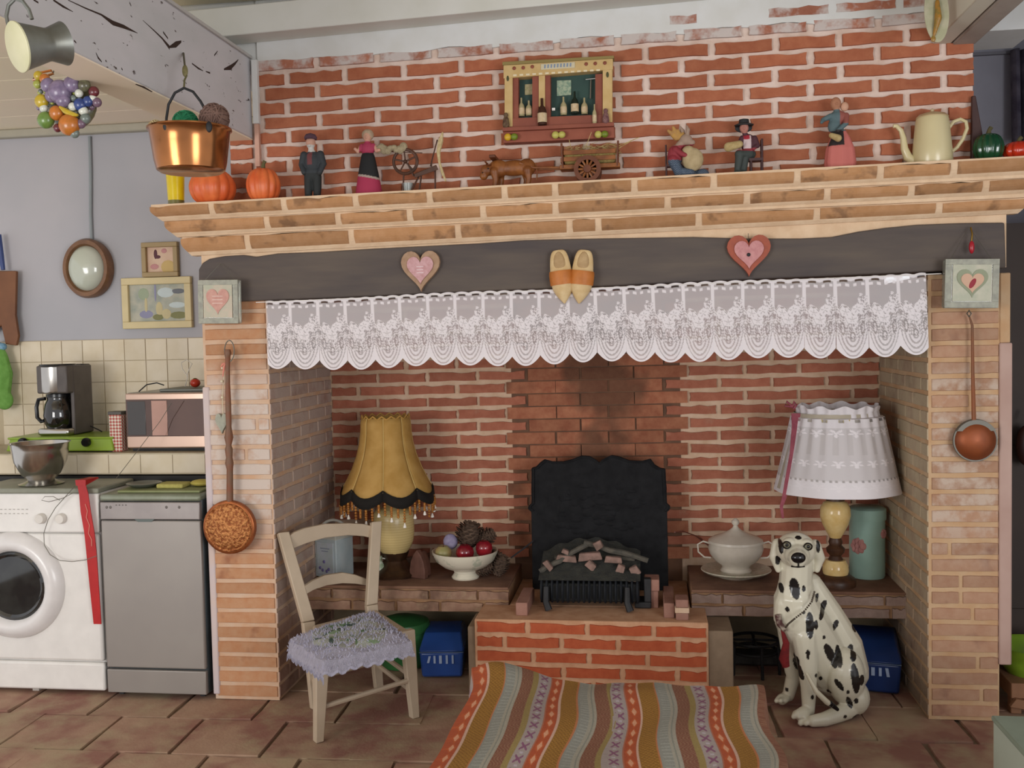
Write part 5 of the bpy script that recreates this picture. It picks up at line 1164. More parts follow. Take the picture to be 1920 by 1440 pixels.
for x, z1, y in ((28, 66, 8), (28, 66, -6), (8, 30, 8), (8, 30, -6)): b = MB(); b.tube([V(p, k, x, 0, y), V(p, k, x, z1, y)], .0042, 6); obj('chair_leg', b, mch, t)
for z in (44, 60): b = MB(); b.box(26*k, 30*k, -7*k, 9*k, (z-3)*k, (z+3)*k, Matrix.Translation(p)); obj('chair_rail', b, mch, t)
b = MB(); b.box(4*k, 30*k, -8*k, 10*k, 26*k, 31*k, Matrix.Translation(p)); obj('chair_seat', b, mch, t)
# ---- peasant woman with pink skirt
def b_pink(mb, p, k):
    L = lambda pts, rs: mb.limb([V(p, k, *a) for a in pts], [r*k for r in rs])
    mb.lathe([(.1*k, 0), (27*k, 0), (29*k, 14*k), (26*k, 40*k), (18*k, 60*k), (10*k, 74*k), (.1*k, 76*k)], c=p, n=24, sy=.7, wob=lambda a, z: .05*math.sin(a*7))
    mb.ball(V(p, k, -8, 82), (15*k, 11*k, 17*k)); mb.ball(V(p, k, -4, 98), (17*k, 11*k, 13*k)); L([(-6, 108), (-7, 116)], [6, 6]); mb.ball(V(p, k, -8, 124), (10*k, 10*k, 12*k)); mb.ball(V(p, k, -8, 122, -10), (2*k, 2.5*k, 2.5*k))
    L([(-18, 100, -4), (-32, 94, -6), (-36, 88, -12)], [6, 4.5, 3]); L([(10, 100, -4), (8, 84, -14), (-8, 70, -18)], [6, 5, 4])
t, p, k = figure(1576, -.055, 138, 'peasant_woman_figurine', 'clay woman with a full salmon pink skirt and grey-green shawl, right on the mantel', b_pink, lambda q: zones(q, [
    (lambda x, y, z: (z < 72) & (y < -2) & (x < 4) & (x > -26) & (z > 44), '#2a2322'), (lambda x, y, z: (z >= 72) & (z < 112), '#52666a'), (lambda x, y, z: (z >= 84) & (z < 112) & (x > -2), '#8f5148'), (lambda x, y, z: z >= 112, '#a9765a')], '#bd6a62'))
b = MB(); b.limb([V(p, k, -20, 62, -20), V(p, k, -8, 56, -22)], [5*k, 7*k]); organic('loaf', b, .003, mat('basket_straw', '#b49f70'), t, smooth=1)
b = MB(); b.ball(V(p, k, 8, 118, 2), (8*k, 6*k, 9*k)); organic('baby_head', b, .003, mat('clay_pink_skin', '#c79a80'), t, smooth=1)
# ---- enamel coffee pot
p = mt(1748, -.04); k = km(p); t = thing('enamel_coffee_pot', 'tall cream enamel coffee pot with a curved spout on the mantel', 'coffee pot', p)
M_en = mat('cream_enamel_pot', '#d3c69b', '#cbbd92', rough=.25, spec=.6, scale=3)
obj('body', MB().lathe([(.1*k, 0), (36*k, 0), (37*k, 2*k), (35*k, 30*k), (31*k, 70*k), (29.5*k, 84*k), (28*k, 89*k), (.1*k, 89*k)], c=p, n=40), M_en, t)
obj('lid', MB().lathe([(29*k, 88.5*k), (29*k, 90*k), (24*k, 95*k), (10*k, 99*k), (3*k, 100*k), (4*k, 104*k), (.1*k, 106*k)], c=p, n=30), mat('enamel_lid', '#b9a27a', rough=.3), t)
b = MB(); b.tube([V(p, k, x, z) for x, z in ((-34, 10), (-44, 18), (-50, 34), (-52, 54), (-56, 68), (-64, 77), (-70, 77))], [9*k, 8.5*k, 7*k, 5.5*k, 4.5*k, 4*k, 4*k], 12); obj('spout', b, M_en, t)
b = MB(); b.tube([V(p, k, x, z) for x, z in ((29, 68), (38, 80), (50, 84), (60, 79), (62, 66), (54, 46), (44, 32), (34, 24))], 3.4*k, 8); obj('handle', b, M_en, t)
# dark wedge beside it
p = mt(1834, 0.0); k = km(p); b = MB(); b.hexa([p+Vector((-13*k, -.012, 0)), p+Vector((16*k, -.012, 0)), p+Vector((16*k, .014, 0)), p+Vector((-13*k, .014, 0)), p+Vector((-12*k, -.006, 128*k)), p+Vector((-5*k, -.006, 128*k)), p+Vector((-5*k, .008, 128*k)), p+Vector((-12*k, .008, 128*k))])
tag(obj('wooden_wedge', b, mat('dark_red_wood', '#3d2624', '#4a302b', rough=.6), origin=p, bev=.003), 'tall dark pointed wooden piece standing behind the green pumpkin', 'wood piece')
# ---- plate with fish at the upper right
c = at(1754, 26, -.30); k = km(c); t = thing('fish_plate', 'oval glazed plate with an orange fish hanging at the top right of the bricks', 'plate', c-Vector((0, 0, 55*k)))
RXc = Matrix.Translation(c) @ Matrix.Rotation(math.radians(-3), 4, 'Y') @ Matrix.Rotation(PI/2, 4, 'X')
b = MB(); b.lathe([(.1*k, 0), (14*k, 0), (22*k, 6*k), (22*k, 8*k), (13*k, 3*k), (.1*k, 3*k)], n=36, sy=2.5, M=RXc); obj('dish', b, mat('plate_glaze', '#a8a88a', '#b8b49a', rough=.15, spec=.7, scale=30), t)
R2 = Matrix.Translation(c+Vector((0, -.014, 0))); b = MB(); b.limb([R2 @ Vector((-4*k, 0, -40*k)), R2 @ Vector((3*k, 0, -10*k)), R2 @ Vector((1*k, 0, 20*k))], [3*k, 7*k, 4*k]); b.ball(R2 @ Vector((-6*k, 0, -48*k)), (5*k, 2*k, 6*k)); organic('fish', b, .0025, mat('fish_orange', '#a9762f', '#7d6a34', rough=.3, scale=60), t, smooth=1)
# ---- copper pot hanging from the beam, with balls in it
YP = -.80; c = at(357, 283, YP); k = km(c); base = c-Vector((0, 0, 40*k))
t = thing('copper_pot', 'polished copper preserving pot hanging by its iron handle from the white beam', 'pot', base)
M_cu = mat('polished_copper', '#b67848', '#94603a', rough=.2, metal=.9, scale=5)
prof = [(.5, 0), (56, 0), (62, 4), (66, 20), (70, 50), (73, 74), (77, 78), (77, 81), (72, 80), (68, 60), (60, 8), (.5, 6)]
obj('bowl', MB().lathe([(r*k, z*k) for r, z in prof], c=base, n=56), M_cu, t)
b = MB(); HP = [at(x, y, YP) for x, y in ((312, 246), (312, 222), (316, 196), (328, 174), (345, 165), (362, 172), (376, 190), (388, 212), (396, 240))]; b.tube(HP, 2.6*k, 8); obj('handle', b, M_black, t)
for x, y in ((311, 236), (392, 238)): b = MB(); b.ball(at(x, y, YP-.12), (6*k, 4*k, 10*k)); obj('handle_lug', b, M_black, t)
b = MB(); b.tube([ax(344, 100, -.042), at(347, 128, YP), at(350, 142, YP), at(346, 150, YP), at(345, 164, YP)], .0035, 6); tag(obj('ceiling_hook', b, mat('hook_olive', '#5f5a3a', metal=.5, rough=.5), origin=at(346, 130, YP)), 'small iron hook on the white beam holding the copper pot', 'hook')
b = MB(); b.ball(at(347, 133, YP), (.010, .006, .02)); tag(obj('dried_sprig', b, mat('sprig_olive', '#6b6440', '#7d744c', scale=80), origin=at(347, 140, YP)), 'tiny dried sprig tied above the pot handle', 'sprig')
def twine(x, y, r, c1, c2, label, Y):
    c = at(x, y, Y); R_ = r*k; o = thing('twine_ball', label, 'ball', c-Vector((0, 0, R_)), 'balls in the copper pot')
    m = mat('twine'+c1, c1, c2, rough=.9, scale=60); b = MB(); b.ball(c, R_*.95, 20, 12); obj('core', b, m, o)
    b = MB()
    for i in range(16):
        n_ = Vector((rnd.uniform(-1, 1), rnd.uniform(-1, 1), rnd.uniform(-1, 1))).normalized(); u = n_.orthogonal().normalized(); v = n_.cross(u); d = rnd.uniform(-.5, .5)*R_; rr = math.sqrt(R_*R_-d*d)
        b.tube([c+n_*d+(u*math.cos(a)+v*math.sin(a))*rr for a in [2*PI*q_/20 for q_ in range(20)]], .0028, 4, closed=True)
    obj('strands', b, m, o)['kind'] = 'stuff'
twine(348, 231, 23, '#1f6b47', '#2a7d55', 'green string ball in the middle of the copper pot', YP-.02)
twine(402, 222, 27, '#6b5148', '#7b6055', 'large brown string ball at the right of the copper pot', YP)
twine(292, 239, 13, '#cbb98e', '#bda87a', 'small cream ball at the left of the copper pot', YP-.01)
# ---- zinc jug at the top left
c = at(32, 88, -1.75); k = km(c); A = (RT*.66+UP*.30+FW*.68).normalized(); B_ = A.cross(UP).normalized(); B_.normalize(); C_ = B_.cross(A)
Rj = Matrix(((B_.x, C_.x, A.x, c.x), (B_.y, C_.y, A.y, c.y), (B_.z, C_.z, A.z, c.z), (0, 0, 0, 1)))
t = thing('zinc_jug', 'grey zinc jug with a cream base hanging sideways from the beam, top left', 'jug', c)
M_zn = mat('zinc', '#76766e', '#8a8d88', rough=.4, metal=.6, scale=12)
obj('body', MB().lathe([(46*k, 0), (45*k, 3*k), (37*k, 34*k), (31*k, 56*k), (31*k, 62*k), (38*k, 82*k), (41*k, 90*k), (38*k, 88*k), (28*k, 62*k), (.5*k, 54*k)], n=40, M=Rj), M_zn, t)
obj('base_disc', MB().lathe([(.5*k, -1.5*k), (44*k, -2*k), (46.5*k, 0), (46.5*k, 3*k), (.5*k, 3*k)], n=40, M=Rj), mat('cream_jug_base', '#c9c79f', '#d1cdaa', rough=.5), t)
b = MB(); b.tube([at(*q_, -1.72) for q_ in ((16, 52), (12, 30), (16, 10), (28, -2), (42, 2), (54, 18), (60, 36))], 3.6*k, 8); obj('handle', b, M_zn, t)
b = MB(); b.tube([at(30, -2, -1.72), at(32, -60, -1.70)], .003, 6); obj('hook', b, M_wire, t)
# ---- ceramic fruit cluster
YG = -.95; c0_ = at(125, 192, YG); k = km(c0_)
t = thing('fruit_cluster', 'hanging cluster of ceramic fruit and flowers below the zinc jug, top left', 'ornament', c0_-Vector((0, 0, 62*k)))
M_ = lambda n_, a, b_=None: mat('glaze_'+n_, a, b_, rough=.25, spec=.6, scale=60)
obj('backing', MB().ball(c0_+Vector((0, .03, 0)), (50*k, 20*k, 48*k), 20, 12), M_('dark', '#4a4538', '#6a6a50'), t)
spec = [(112, 172, 22, 'violet', '#6d5f7a', '#857690'), (90, 160, 14, 'violet', '#6d5f7a', '#857690'), (134, 158, 15, 'violet', '#6d5f7a', '#857690'), (118, 188, 14, 'violet', '#6d5f7a', '#857690'), (96, 180, 12, 'violet', '#6d5f7a', '#857690'), (84, 148, 10, 'orange', '#c0702c', '#a86828'), (72, 142, 9, 'yellow', '#c1a62a', '#b39a30'), (70, 158, 8, 'lime', '#9aa04a', None), (78, 190, 13, 'yellow', '#c1a62a', '#b39a30'), (82, 203, 8, 'white', '#c9cbbf', None), (86, 225, 16, 'green', '#5c7a36', '#6d8a42'), (130, 234, 20, 'orange', '#c0702c', '#a86828'), (106, 212, 14, 'orange', '#c0702c', '#a86828'), (150, 196, 12, 'blue', '#344a86', '#2b3c70'), (165, 190, 10, 'blue', '#344a86', None), (148, 175, 8, 'white', '#c9cbbf', None), (156, 208, 9, 'white', '#c9cbbf', None), (136, 200, 8, 'white', '#c9cbbf', None), (174, 184, 7, 'white', '#c9cbbf', None), (176, 172, 10, 'red', '#6a2a30', '#58222a'), (158, 160, 12, 'dark', '#4a4538', '#6a6a50'), (182, 192, 9, 'plum', '#6c5566', None), (152, 232, 9, 'plum', '#6c5566', None), (160, 222, 10, 'slate', '#6c7670', None), (140, 250, 9, 'slate', '#6c7670', None), (108, 240, 8, 'red', '#6a2a30', '#58222a')]
for x, y, r, n_, a, b_ in spec: obj('fruit', MB().ball(at(x, y, YG-.03-.02*(1-abs(x-125)/70)), (r*k, r*k*.8, r*k), 14, 9), M_(n_, a, b_), t)
for i in range(46):
    a = rnd.random()*2*PI; rr = rnd.random()**.5; n_, a_, b_ = rnd.choice([('dark', '#4a4538', '#6a6a50'), ('violet', '#6d5f7a', '#857690'), ('slate', '#6c7670', None), ('plum', '#6c5566', None), ('lime', '#9aa04a', None), ('white', '#c9cbbf', None)]); r = rnd.uniform(3.5, 7)
    obj('berry', MB().ball(at(125+54*rr*math.cos(a), 192+54*rr*math.sin(a), YG-.045*(1-rr*.6)), (r*k, r*k*.8, r*k), 9, 6), M_(n_, a_, b_), t)
b = MB(); b.tube([at(112+x, 206+y, YG-.055) for x, y in ((0, -6), (10, 2), (22, 8), (34, 10))], [.004, .009, .009, .004], 8); obj('banana', b, M_('yellow', '#c1a62a', '#b39a30'), t)
b = MB(); b.tube([at(80, 145, YG), at(62, 150, YG), at(66, 138, YG), at(96, 132, YG), at(100, 138, YG)], .004, 6, closed=True); obj('straw_ring', b, M_('orange', '#c0702c', '#a86828'), t)
b = MB(); b.tube([at(100, 136, YG), at(104, 112, YG+.1)], .002, 5); obj('cord', b, M_wire, t)
# ---- dark hanging cloth at the right edge
b = MB()
def hang(u, v):
    q_ = at(1904+26*u, 90+175*v, .80); return (q_.x, .84-.03*math.sin(u*9)-.02*v, q_.z)
b.grid(14, 10, hang); o = tag(obj('hanging_cloth', b, mat('plum_cloth', '#3c3645', '#5b5763', rough=.95, scale=14), origin=at(1912, 265, .8)), 'dark plum cloth hanging on the blue-grey wall at the right edge', 'cloth'); m_ = o.modifiers.new('s', 'SOLIDIFY'); m_.thickness = .01
b = MB(); b.ball(at(1925, 835, .42), (.045, .03, .085), 16, 10); b.tube([at(1922, 790, .42), at(1924, 770, .44)], .004, 6); tag(obj('dark_gourd', b, mat('dark_gourd', '#2a1512', '#351c16', rough=.4), origin=at(1925, 870, .42)), 'dark rounded thing hanging on the brown door at the right edge', 'ornament')
# ================================================================== KITCHEN SIDE
def front_quad(name, pts, Y0, Y1, m, par, bev=.002, flat=True):
    P = [at(x, y, Y0) for x, y in pts]; b = MB(); b.prism([(v.x, v.z) for v in P], Y0, Y1); return obj(name, b, m, par, bev=bev, flat=flat)
# ---- washing machine
WX0, WX1, WY, WZ = -1.376, -.778, .0, .895
t = thing('washing_machine', 'white front-loading washing machine at the left edge', 'washing machine', ((WX0+WX1)/2, WY, 0))
b = MB(); b.box(WX0, WX1, WY+.02, WY+.30, .02, .875); obj('cabinet', b, M_white, t, bev=.012)
b = MB(); b.box(WX0+.004, WX1-.004, WY, WY+.03, .145, .70); obj('front_panel', b, M_white, t, bev=.012)
b = MB(); b.box(WX0, WX1, WY-.003, WY+.03, .018, .140); obj('kick_panel', b, M_white, t, bev=.010)
b = MB(); b.hexa([(WX0, WY-.004, .705), (WX1, WY-.004, .705), (WX1, WY+.03, .705), (WX0, WY+.03, .705), (WX0, WY+.006, .872), (WX1, WY+.006, .872), (WX1, WY+.03, .872), (WX0, WY+.03, .872)]); obj('control_panel', b, M_white, t, bev=.006)
b = MB(); b.box(WX0-.002, WX1+.002, WY+.0, WY+.31, .872, WZ); obj('top', b, mat('grey_green_top', '#8a8b7c', '#7c7e70', rough=.4), t, bev=.006)
def disc(name, px, py, prof, Y, m, par, n=48):
    c = at(px, py, Y); k = km(c); return obj(name, MB().lathe([(max(r, .05)*k, z*k) for r, z in prof], n=n, M=Matrix.Translation(c) @ Matrix.Rotation(PI/2, 4, 'X')), m, par)
DX, DY_ = 28, 1097
disc('door_ring', DX, DY_, [(64, 4), (70, 16), (78, 20), (88, 18), (98, 8), (101, 0), (101, -4), (62, -4)], WY-.002, mat('door_white', '#dedbd9', rough=.25, spec=.6), t)
disc('door_seal', DX, DY_, [(50, -8), (56, 2), (62, 6), (66, 4), (66, -4)], WY-.002, mat('seal_grey', '#77786a', '#8a8a7a', rough=.4), t)
disc('door_glass', DX, DY_, [(66, 5), (60, 8), (50, 2), (38, -8), (.5, -12)], WY-.004, mat('dark_door_glass', '#16171a', '#2b2d2c', rough=.05, spec=.9, scale=12), t)
for x in (78, 116): kn = disc('knob', x, 972, [(.5, 9), (8, 9), (9.5, 6), (10, 0), (.5, 0)], WY-.002, mat('knob_white', '#d9d4cc', rough=.3), t, 24)
for x in range(0, 7):
    for y in (955, 963): c = at(2+8*x, y, WY-.001); b = MB(); b.box(-.004, .004, -.0015, .001, -.0012, .0012, Matrix.Translation(c)); obj('print_mark', b, mat('print_grey', '#a9a49e'), t)
b = MB(); b.box(WX1-.36, WX1-.33, .03, .06, 0, .02); obj('foot', b, mat('foot_grey', '#b3aca4'), t)
b = MB(); b.box(WX0+.04, WX0+.07, .03, .06, 0, .02); obj('foot', b, mat('foot_grey', '#b3aca4'), t)
# ---- dishwasher
DX0, DX1, DY, DZ = -.757, -.309, -.02, .872
M_dw = mat('grey_steel_paint', '#9a948e', '#938d88', rough=.4, metal=.3, scale=3); M_dws = mat('dishwasher_side', '#3d464a', '#353c3f', rough=.4)
t = thing('dishwasher', 'slim grey steel dishwasher between the washing machine and the brick pier', 'dishwasher', ((DX0+DX1)/2, DY, 0))
b = MB(); b.box(DX0, DX1, DY+.02, .29, .02, .85); obj('cabinet', b, M_dws, t, bev=.006)
b = MB(); b.box(DX0+.002, DX1-.002, DY-.004, DY+.02, .130, .762); obj('door', b, M_dw, t, bev=.006)
b = MB(); b.box(DX0+.002, DX1-.002, DY-.004, DY+.02, .022, .122); obj('kick_panel', b, M_dw, t, bev=.004)
b = MB(); b.box(DX0+.002, DX1-.002, DY-.006, DY+.02, .766, .840); cp = obj('control_panel', b, mat('dw_panel', '#98918e', '#8f8886', rough=.35, metal=.3), t, bev=.004)
b = MB(); b.box(DX0-.001, DX1+.001, DY-.004, .29, .843, DZ); obj('top', b, mat('dw_top', '#8a8f80', '#7a806c', rough=.35, metal=.2), t, bev=.010)
c = at(271, 971, DY-.004); b = MB(); b.prism([(c.x+x, c.z+z) for x, z in ((-.052, 0), (-.030, -.017), (.030, -.017), (.052, 0))], DY-.0055, DY+.01); obj('handle_recess', b, mat('recess_dark', '#5a6360', rough=.4), t)
for x in (200, 207, 312, 336): c = at(x, 951, DY-.006); b = MB(); b.ball(c, (.006, .003, .006), 10, 6); obj('button', b, mat('dw_button', '#6b6662', metal=.4, rough=.3), t)
for x in range(218, 240, 6): c = at(x, 947, DY-.006); b = MB(); b.box(-.003, .003, -.0012, .001, -.002, .002, Matrix.Translation(c)); obj('print_mark', b, mat('print_dark', '#625d5a'), t)
for x in (DX0+.03, DX1-.05):
    b = MB(); b.box(x, x+.02, .02, .05, 0, .022); obj('foot', b, M_black, t)
# ---- things on the machines
b = MB(); b.box(-.70, -.33, .02, .28, DZ+.0005, DZ+.010); tag(obj('green_mat', b, mat('olive_mat', '#7d8455', '#8b8f66', rough=.7, scale=8), origin=(-.5, .15, DZ), bev=.003), 'olive green mat on top of the dishwasher', 'mat')
t = thing('yellow_sponge', 'pale yellow sponge cloth on the green mat', 'sponge', (-.47, .12, DZ+.0105)); b = MB(); b.box(-.55, -.43, .07, .16, DZ+.0105, DZ+.030); obj('pad', b, mat('sponge_yellow', '#b5ac62', '#a7a05a', rough=.95, scale=60, bump=.5), t, bev=.006)
b = MB(); b.ball((-.375, .14, DZ+.026), (.05, .04, .015)); tag(obj('lemon_half', b, mat('lemon', '#b3a44c', '#a59848', rough=.6), origin=(-.375, .14, DZ+.0105)), 'yellow rounded cloth beside the sponge', 'cloth')
c = Vector((-.63, .12, DZ+.0105)); b = MB(); b.lathe([(.02, 0), (.05, .004), (.075, .018), (.072, .020), (.048, .008), (.001, .006)], c=c, n=28); tag(obj('grey_dish', b, mat('grey_dish', '#6b6e66', '#7c7f74', rough=.35, metal=.3), origin=c), 'shallow grey metal dish on the green mat', 'dish')
c = Vector((-.345, .235, DZ+.0105)); t = thing('glass_jar', 'small cloudy glass jar with a pink lid against the brick pier', 'jar', c)
b = MB(); b.lathe([(.001, 0), (.026, 0), (.028, .01), (.028, .07), (.018, .085), (.018, .095), (.001, .096)], c=c, n=20); obj('body', b, mat('jar_glass', '#b7ad9c', '#c9bfae', rough=.1, spec=.7, scale=60), t); b = MB(); b.lathe([(.001, .095), (.02, .095), (.02, .108), (.001, .109)], c=c, n=16); obj('lid', b, mat('jar_lid_pink', '#b59a8c'), t)
# mixing bowl
c = fl(78, 908, WZ); c.z = WZ+.0005; k = km(c); t = thing('mixing_bowl', 'polished steel mixing bowl standing on the washing machine', 'bowl', c)
obj('bowl', MB().lathe([(.5*k, 8*k), (22*k, 8*k), (34*k, 20*k), (46*k, 44*k), (50*k, 66*k), (51*k, 76*k), (54*k, 79*k), (51*k, 78*k), (46*k, 60*k), (30*k, 20*k), (.5*k, 12*k)], c=c, n=48), M_steel, t)
obj('foot_ring', MB().lathe([(.5*k, 0), (38*k, 0), (40*k, 2*k), (30*k, 5*k), (22*k, 9*k), (.5*k, 9*k)], c=c, n=36), M_steel, t)
# red strap
b = MB(); pts = [(152, 905, 8), (157, 925, 9), (161, 960, 10), (168, 1000, 10), (172, 1040, 10), (177, 1100, 9), (183, 1170, 7.5)]
P = [(at(x, y, WY-.028), w_*km(at(x, y, WY))) for x, y, w_ in pts]
for (p, a), (q_, b2) in zip(P[:-1], P[1:]): b.hexa([p+Vector((-a, -.002, 0)), p+Vector((a, -.002, 0)), p+Vector((a, .002, 0)), p+Vector((-a, .002, 0)), q_+Vector((-b2, -.002, 0)), q_+Vector((b2, -.002, 0)), q_+Vector((b2, .002, 0)), q_+Vector((-b2, .002, 0))])
p = P[0][0]; b.hexa([p+Vector((-.022, -.004, -.012)), p+Vector((.022, -.004, -.012)), p+Vector((.022, .10, .004)), p+Vector((-.022, .10, .004)), p+Vector((-.024, -.004, .012)), p+Vector((.024, -.004, .012)), p+Vector((.02, .10, .010)), p+Vector((-.02, .10, .010))])
t = thing('red_strap', 'long bright red strap hanging down between the two machines', 'strap', P[-1][0]); obj('band', b, mat('red_plastic', '#b81f1f', '#a31a1c', rough=.45, scale=8), t, flat=True)
b = MB(); b.tube([at(x, y, WY-.032) for x, y in ((160, 945), (164, 958), (162, 970), (168, 985), (166, 1000), (172, 1012), (172, 1024))], .0018, 5); obj('white_print', b, mat('strap_print', '#d98a7a'), t)
b = MB(); b.tube([at(x, y, WY-.03) for x, y in ((140, 912), (122, 932), (104, 952), (90, 975), (82, 1000), (83, 1022), (94, 1040), (112, 1051), (135, 1053), (160, 1050), (182, 1042))], .0016, 5)
b.tube([at(x, y, WY-.03) for x, y in ((136, 925), (118, 934), (92, 941), (78, 938), (84, 931), (100, 931), (112, 938))], .0014, 5)
tag(obj('thin_wire', b, M_wire, origin=at(120, 1050, WY-.03)), 'thin looping grey wire over the front of the washing machine', 'wire')
b = MB(); b.tube([at(218, 897, .10), at(262, 840, .25), at(300, 790, .30), at(322, 755, .30)], .0014, 5); tag(obj('thin_wire', b, M_wire, origin=at(218, 897, .1)), 'thin grey wire rising from the grey dish to the microwave', 'wire')
# ---- green hob, coffee maker
LZ = 1.0085
h0, h1 = at(14, 840, .36), at(212, 840, .36)
t = thing('green_hob', 'lime green two-ring table hob on the tiled ledge', 'hob', ((h0.x+h1.x)/2, .36, LZ)); M_gr = mat('lime_enamel', '#7f9a2a', '#8aa634', rough=.3, spec=.5, scale=4)
b = MB(); b.hexa([(h0.x-.005, .352, LZ+.006), (h1.x+.005, .352, LZ+.006), (h1.x, .64, LZ+.006), (h0.x, .64, LZ+.006), (h0.x+.01, .368, LZ+.066), (h1.x-.01, .368, LZ+.066), (h1.x-.01, .64, LZ+.066), (h0.x+.01, .64, LZ+.066)]); obj('body', b, M_gr, t, bev=.006)
b = MB(); b.box(h0.x, h1.x, .362, .645, LZ+.060, LZ+.070); obj('top_plate', b, M_gr, t, bev=.003)
for x in (44, 163): disc('knob', x, 829, [(.5, 8), (7, 8), (8.5, 5), (8.5, 0), (.5, 0)], .356, M_blackpl, t, 20)
for x in (h0.x+.01, h1.x-.03):
    b = MB(); b.box(x, x+.02, .37, .39, LZ, LZ+.008); obj('foot', b, M_black, t)
cz = LZ+.0705; cxa = at(72, 800, .44).x
t = thing('coffee_maker', 'black and steel drip coffee maker with glass carafe on the green hob', 'coffee maker', (cxa+.08, .44, cz))
b = MB(); b.box(cxa+.005, cxa+.165, .42, .62, cz, cz+.035); obj('base', b, M_steel, t, bev=.012)
b = MB(); b.box(cxa, cxa+.165, .55, .63, cz, cz+.335); obj('tower', b, M_blackpl, t, bev=.006)
b = MB(); b.box(cxa+.012, cxa+.168, .42, .63, cz+.20, cz+.332); obj('side_housing', b, mat('taupe_plastic', '#4c4542', '#57504c', rough=.4), t, bev=.008)
b = MB(); b.lathe([(.076, .205), (.078, .21), (.078, .325), (.001, .328)], c=(cxa+.078, .487, cz), n=36); obj('filter_housing', b, M_steel, t)
b = MB(); b.lathe([(.001, .330), (.082, .330), (.080, .338), (.001, .340)], c=(cxa+.08, .49, cz), n=30); obj('lid', b, M_blackpl, t)
b = MB(); b.box(cxa+.150, cxa+.170, .47, .632, cz+.002, cz+.33); obj('side_panel', b, mat('taupe_plastic', '#4c4542', '#57504c', rough=.4), t, bev=.006)
c = Vector((cxa+.080, .485, cz+.036)); b = MB(); b.lathe([(.001, 0), (.055, 0), (.066, .02), (.070, .06), (.062, .11), (.050, .135), (.052, .145), (.001, .146)], c=c, n=32)
o = obj('carafe', b, mat('carafe_glass', '#14120f', rough=.05, spec=.9), t); b = MB(); b.lathe([(.001, .145), (.054, .145), (.054, .160), (.001, .163)], c=c, n=28); obj('carafe_lid', b, M_blackpl, o)
b = MB(); b.tube([c+Vector((x, -.035, z)) for x, z in ((-.045, .140), (-.080, .135), (-.092, .10), (-.090, .05), (-.070, .03), (-.055, .035))], .009, 8); obj('carafe_handle', b, M_blackpl, o)
b = MB(); b.tube([(cxa+.17, .60, cz+.03), (cxa+.21, .60, cz+.012), (cxa+.24, .58, cz+.004)], .003, 5); obj('mains_lead', b, M_black, t)
# checked tin
c = at(224, 846, .40); c.z = LZ; k = km(c); t = thing('checked_tin', 'narrow red and white checked tin with a dark lid beside the microwave', 'tin', c)
tt = NT('red_check'); ck = tt.node('ShaderNodeTexChecker'); mp = tt.node('ShaderNodeMapping'); tt.l.new(tt.pos(), mp.inputs[0]); mp.inputs['Rotation'].default_value = (0, PI/4, 0); tt.l.new(mp.outputs[0], ck.inputs[0]); ck.inputs['Scale'].default_value = 95; ck.inputs[1].default_value = lin('#cfc3b2'); ck.inputs[2].default_value = lin('#a5473c'); tt.put(tt.b.inputs['Base Color'], ck.outputs[0])
obj('body', MB().box(-12*k, 12*k, -12*k, 12*k, 0, 69*k, Matrix.Translation(c)), tt.m, t, bev=.003); obj('lid', MB().box(-13.5*k, 13.5*k, -13*k, 13*k, 69*k, 75*k, Matrix.Translation(c)), mat('tin_lid', '#4f4a44', rough=.4), t, bev=.003)
# microwave
m0 = at(239, 838, .37); MX1 = XL-.006; mzb = LZ+.012; mzt = at(239, 737, .37).z
t = thing('microwave_oven', 'silver microwave with a pink reflection coloured into its mirror door, half behind the brick pier', 'microwave', ((m0.x+MX1)/2, .37, LZ))
M_si = mat('silver_pink_reflection', '#c2a593', '#b89d8c', rough=.25, metal=.5, scale=3)  # pink of the room's reflection is mixed into the metal colour
b = MB(); b.box(m0.x, MX1, .385, .70, mzb, mzt); obj('cabinet', b, mat('microwave_grey', '#8d8a82', '#96938c', rough=.35, metal=.3), t, bev=.006)
b = MB(); b.box(m0.x, MX1, .365, .386, mzb+.004, mzt-.002); dr = obj('door', b, M_si, t, bev=.006)
b = MB(); b.box(m0.x+.004, MX1, .361, .367, mzb+.058, mzt-.030); obj('door_glass', b, mat('mirror_glass', '#5d4a44', '#6b554d', rough=.05, metal=.6, spec=.9, scale=4), dr, bev=.002)
b = MB(); b.box(m0.x+.012, m0.x+.10, .3595, .362, mzb+.065, mzt-.038); obj('glass_area', b, mat('window_dark', '#37322f', rough=.1, spec=.8), dr, bev=.001)
b = MB(); b.box(m0.x+.13, m0.x+.205, .3590, .362, mzb+.062, mzt-.036); obj('glass_area', b, mat('pink_reflection', '#b58f80', rough=.08, metal=.5), dr, bev=.001)  # pink panel paints a bright reflection on the door
b = MB(); b.box(m0.x+.01, MX1-.002, .40, .68, LZ, mzb+.002); obj('plinth', b, M_black, t)
c = at(345, 735, .50); b = MB(); b.box(m0.x+.14, MX1-.003, .42, .66, mzt+.0005, mzt+.014); tag(obj('tray', b, mat('tray_grey', '#6b6d66', rough=.5, metal=.3), origin=(m0.x+.2, .5, mzt), bev=.004), 'flat grey tray on top of the microwave', 'tray')
b = MB(); b.tube([(m0.x+.05, .40, mzt+.004), (m0.x+.08, .42, mzt+.035), (m0.x+.12, .44, mzt+.042), (m0.x+.15, .45, mzt+.03)], .003, 6); tag(obj('black_cable', b, M_black, origin=(m0.x+.05, .4, mzt)), 'black cable looping over the top of the microwave', 'cable')
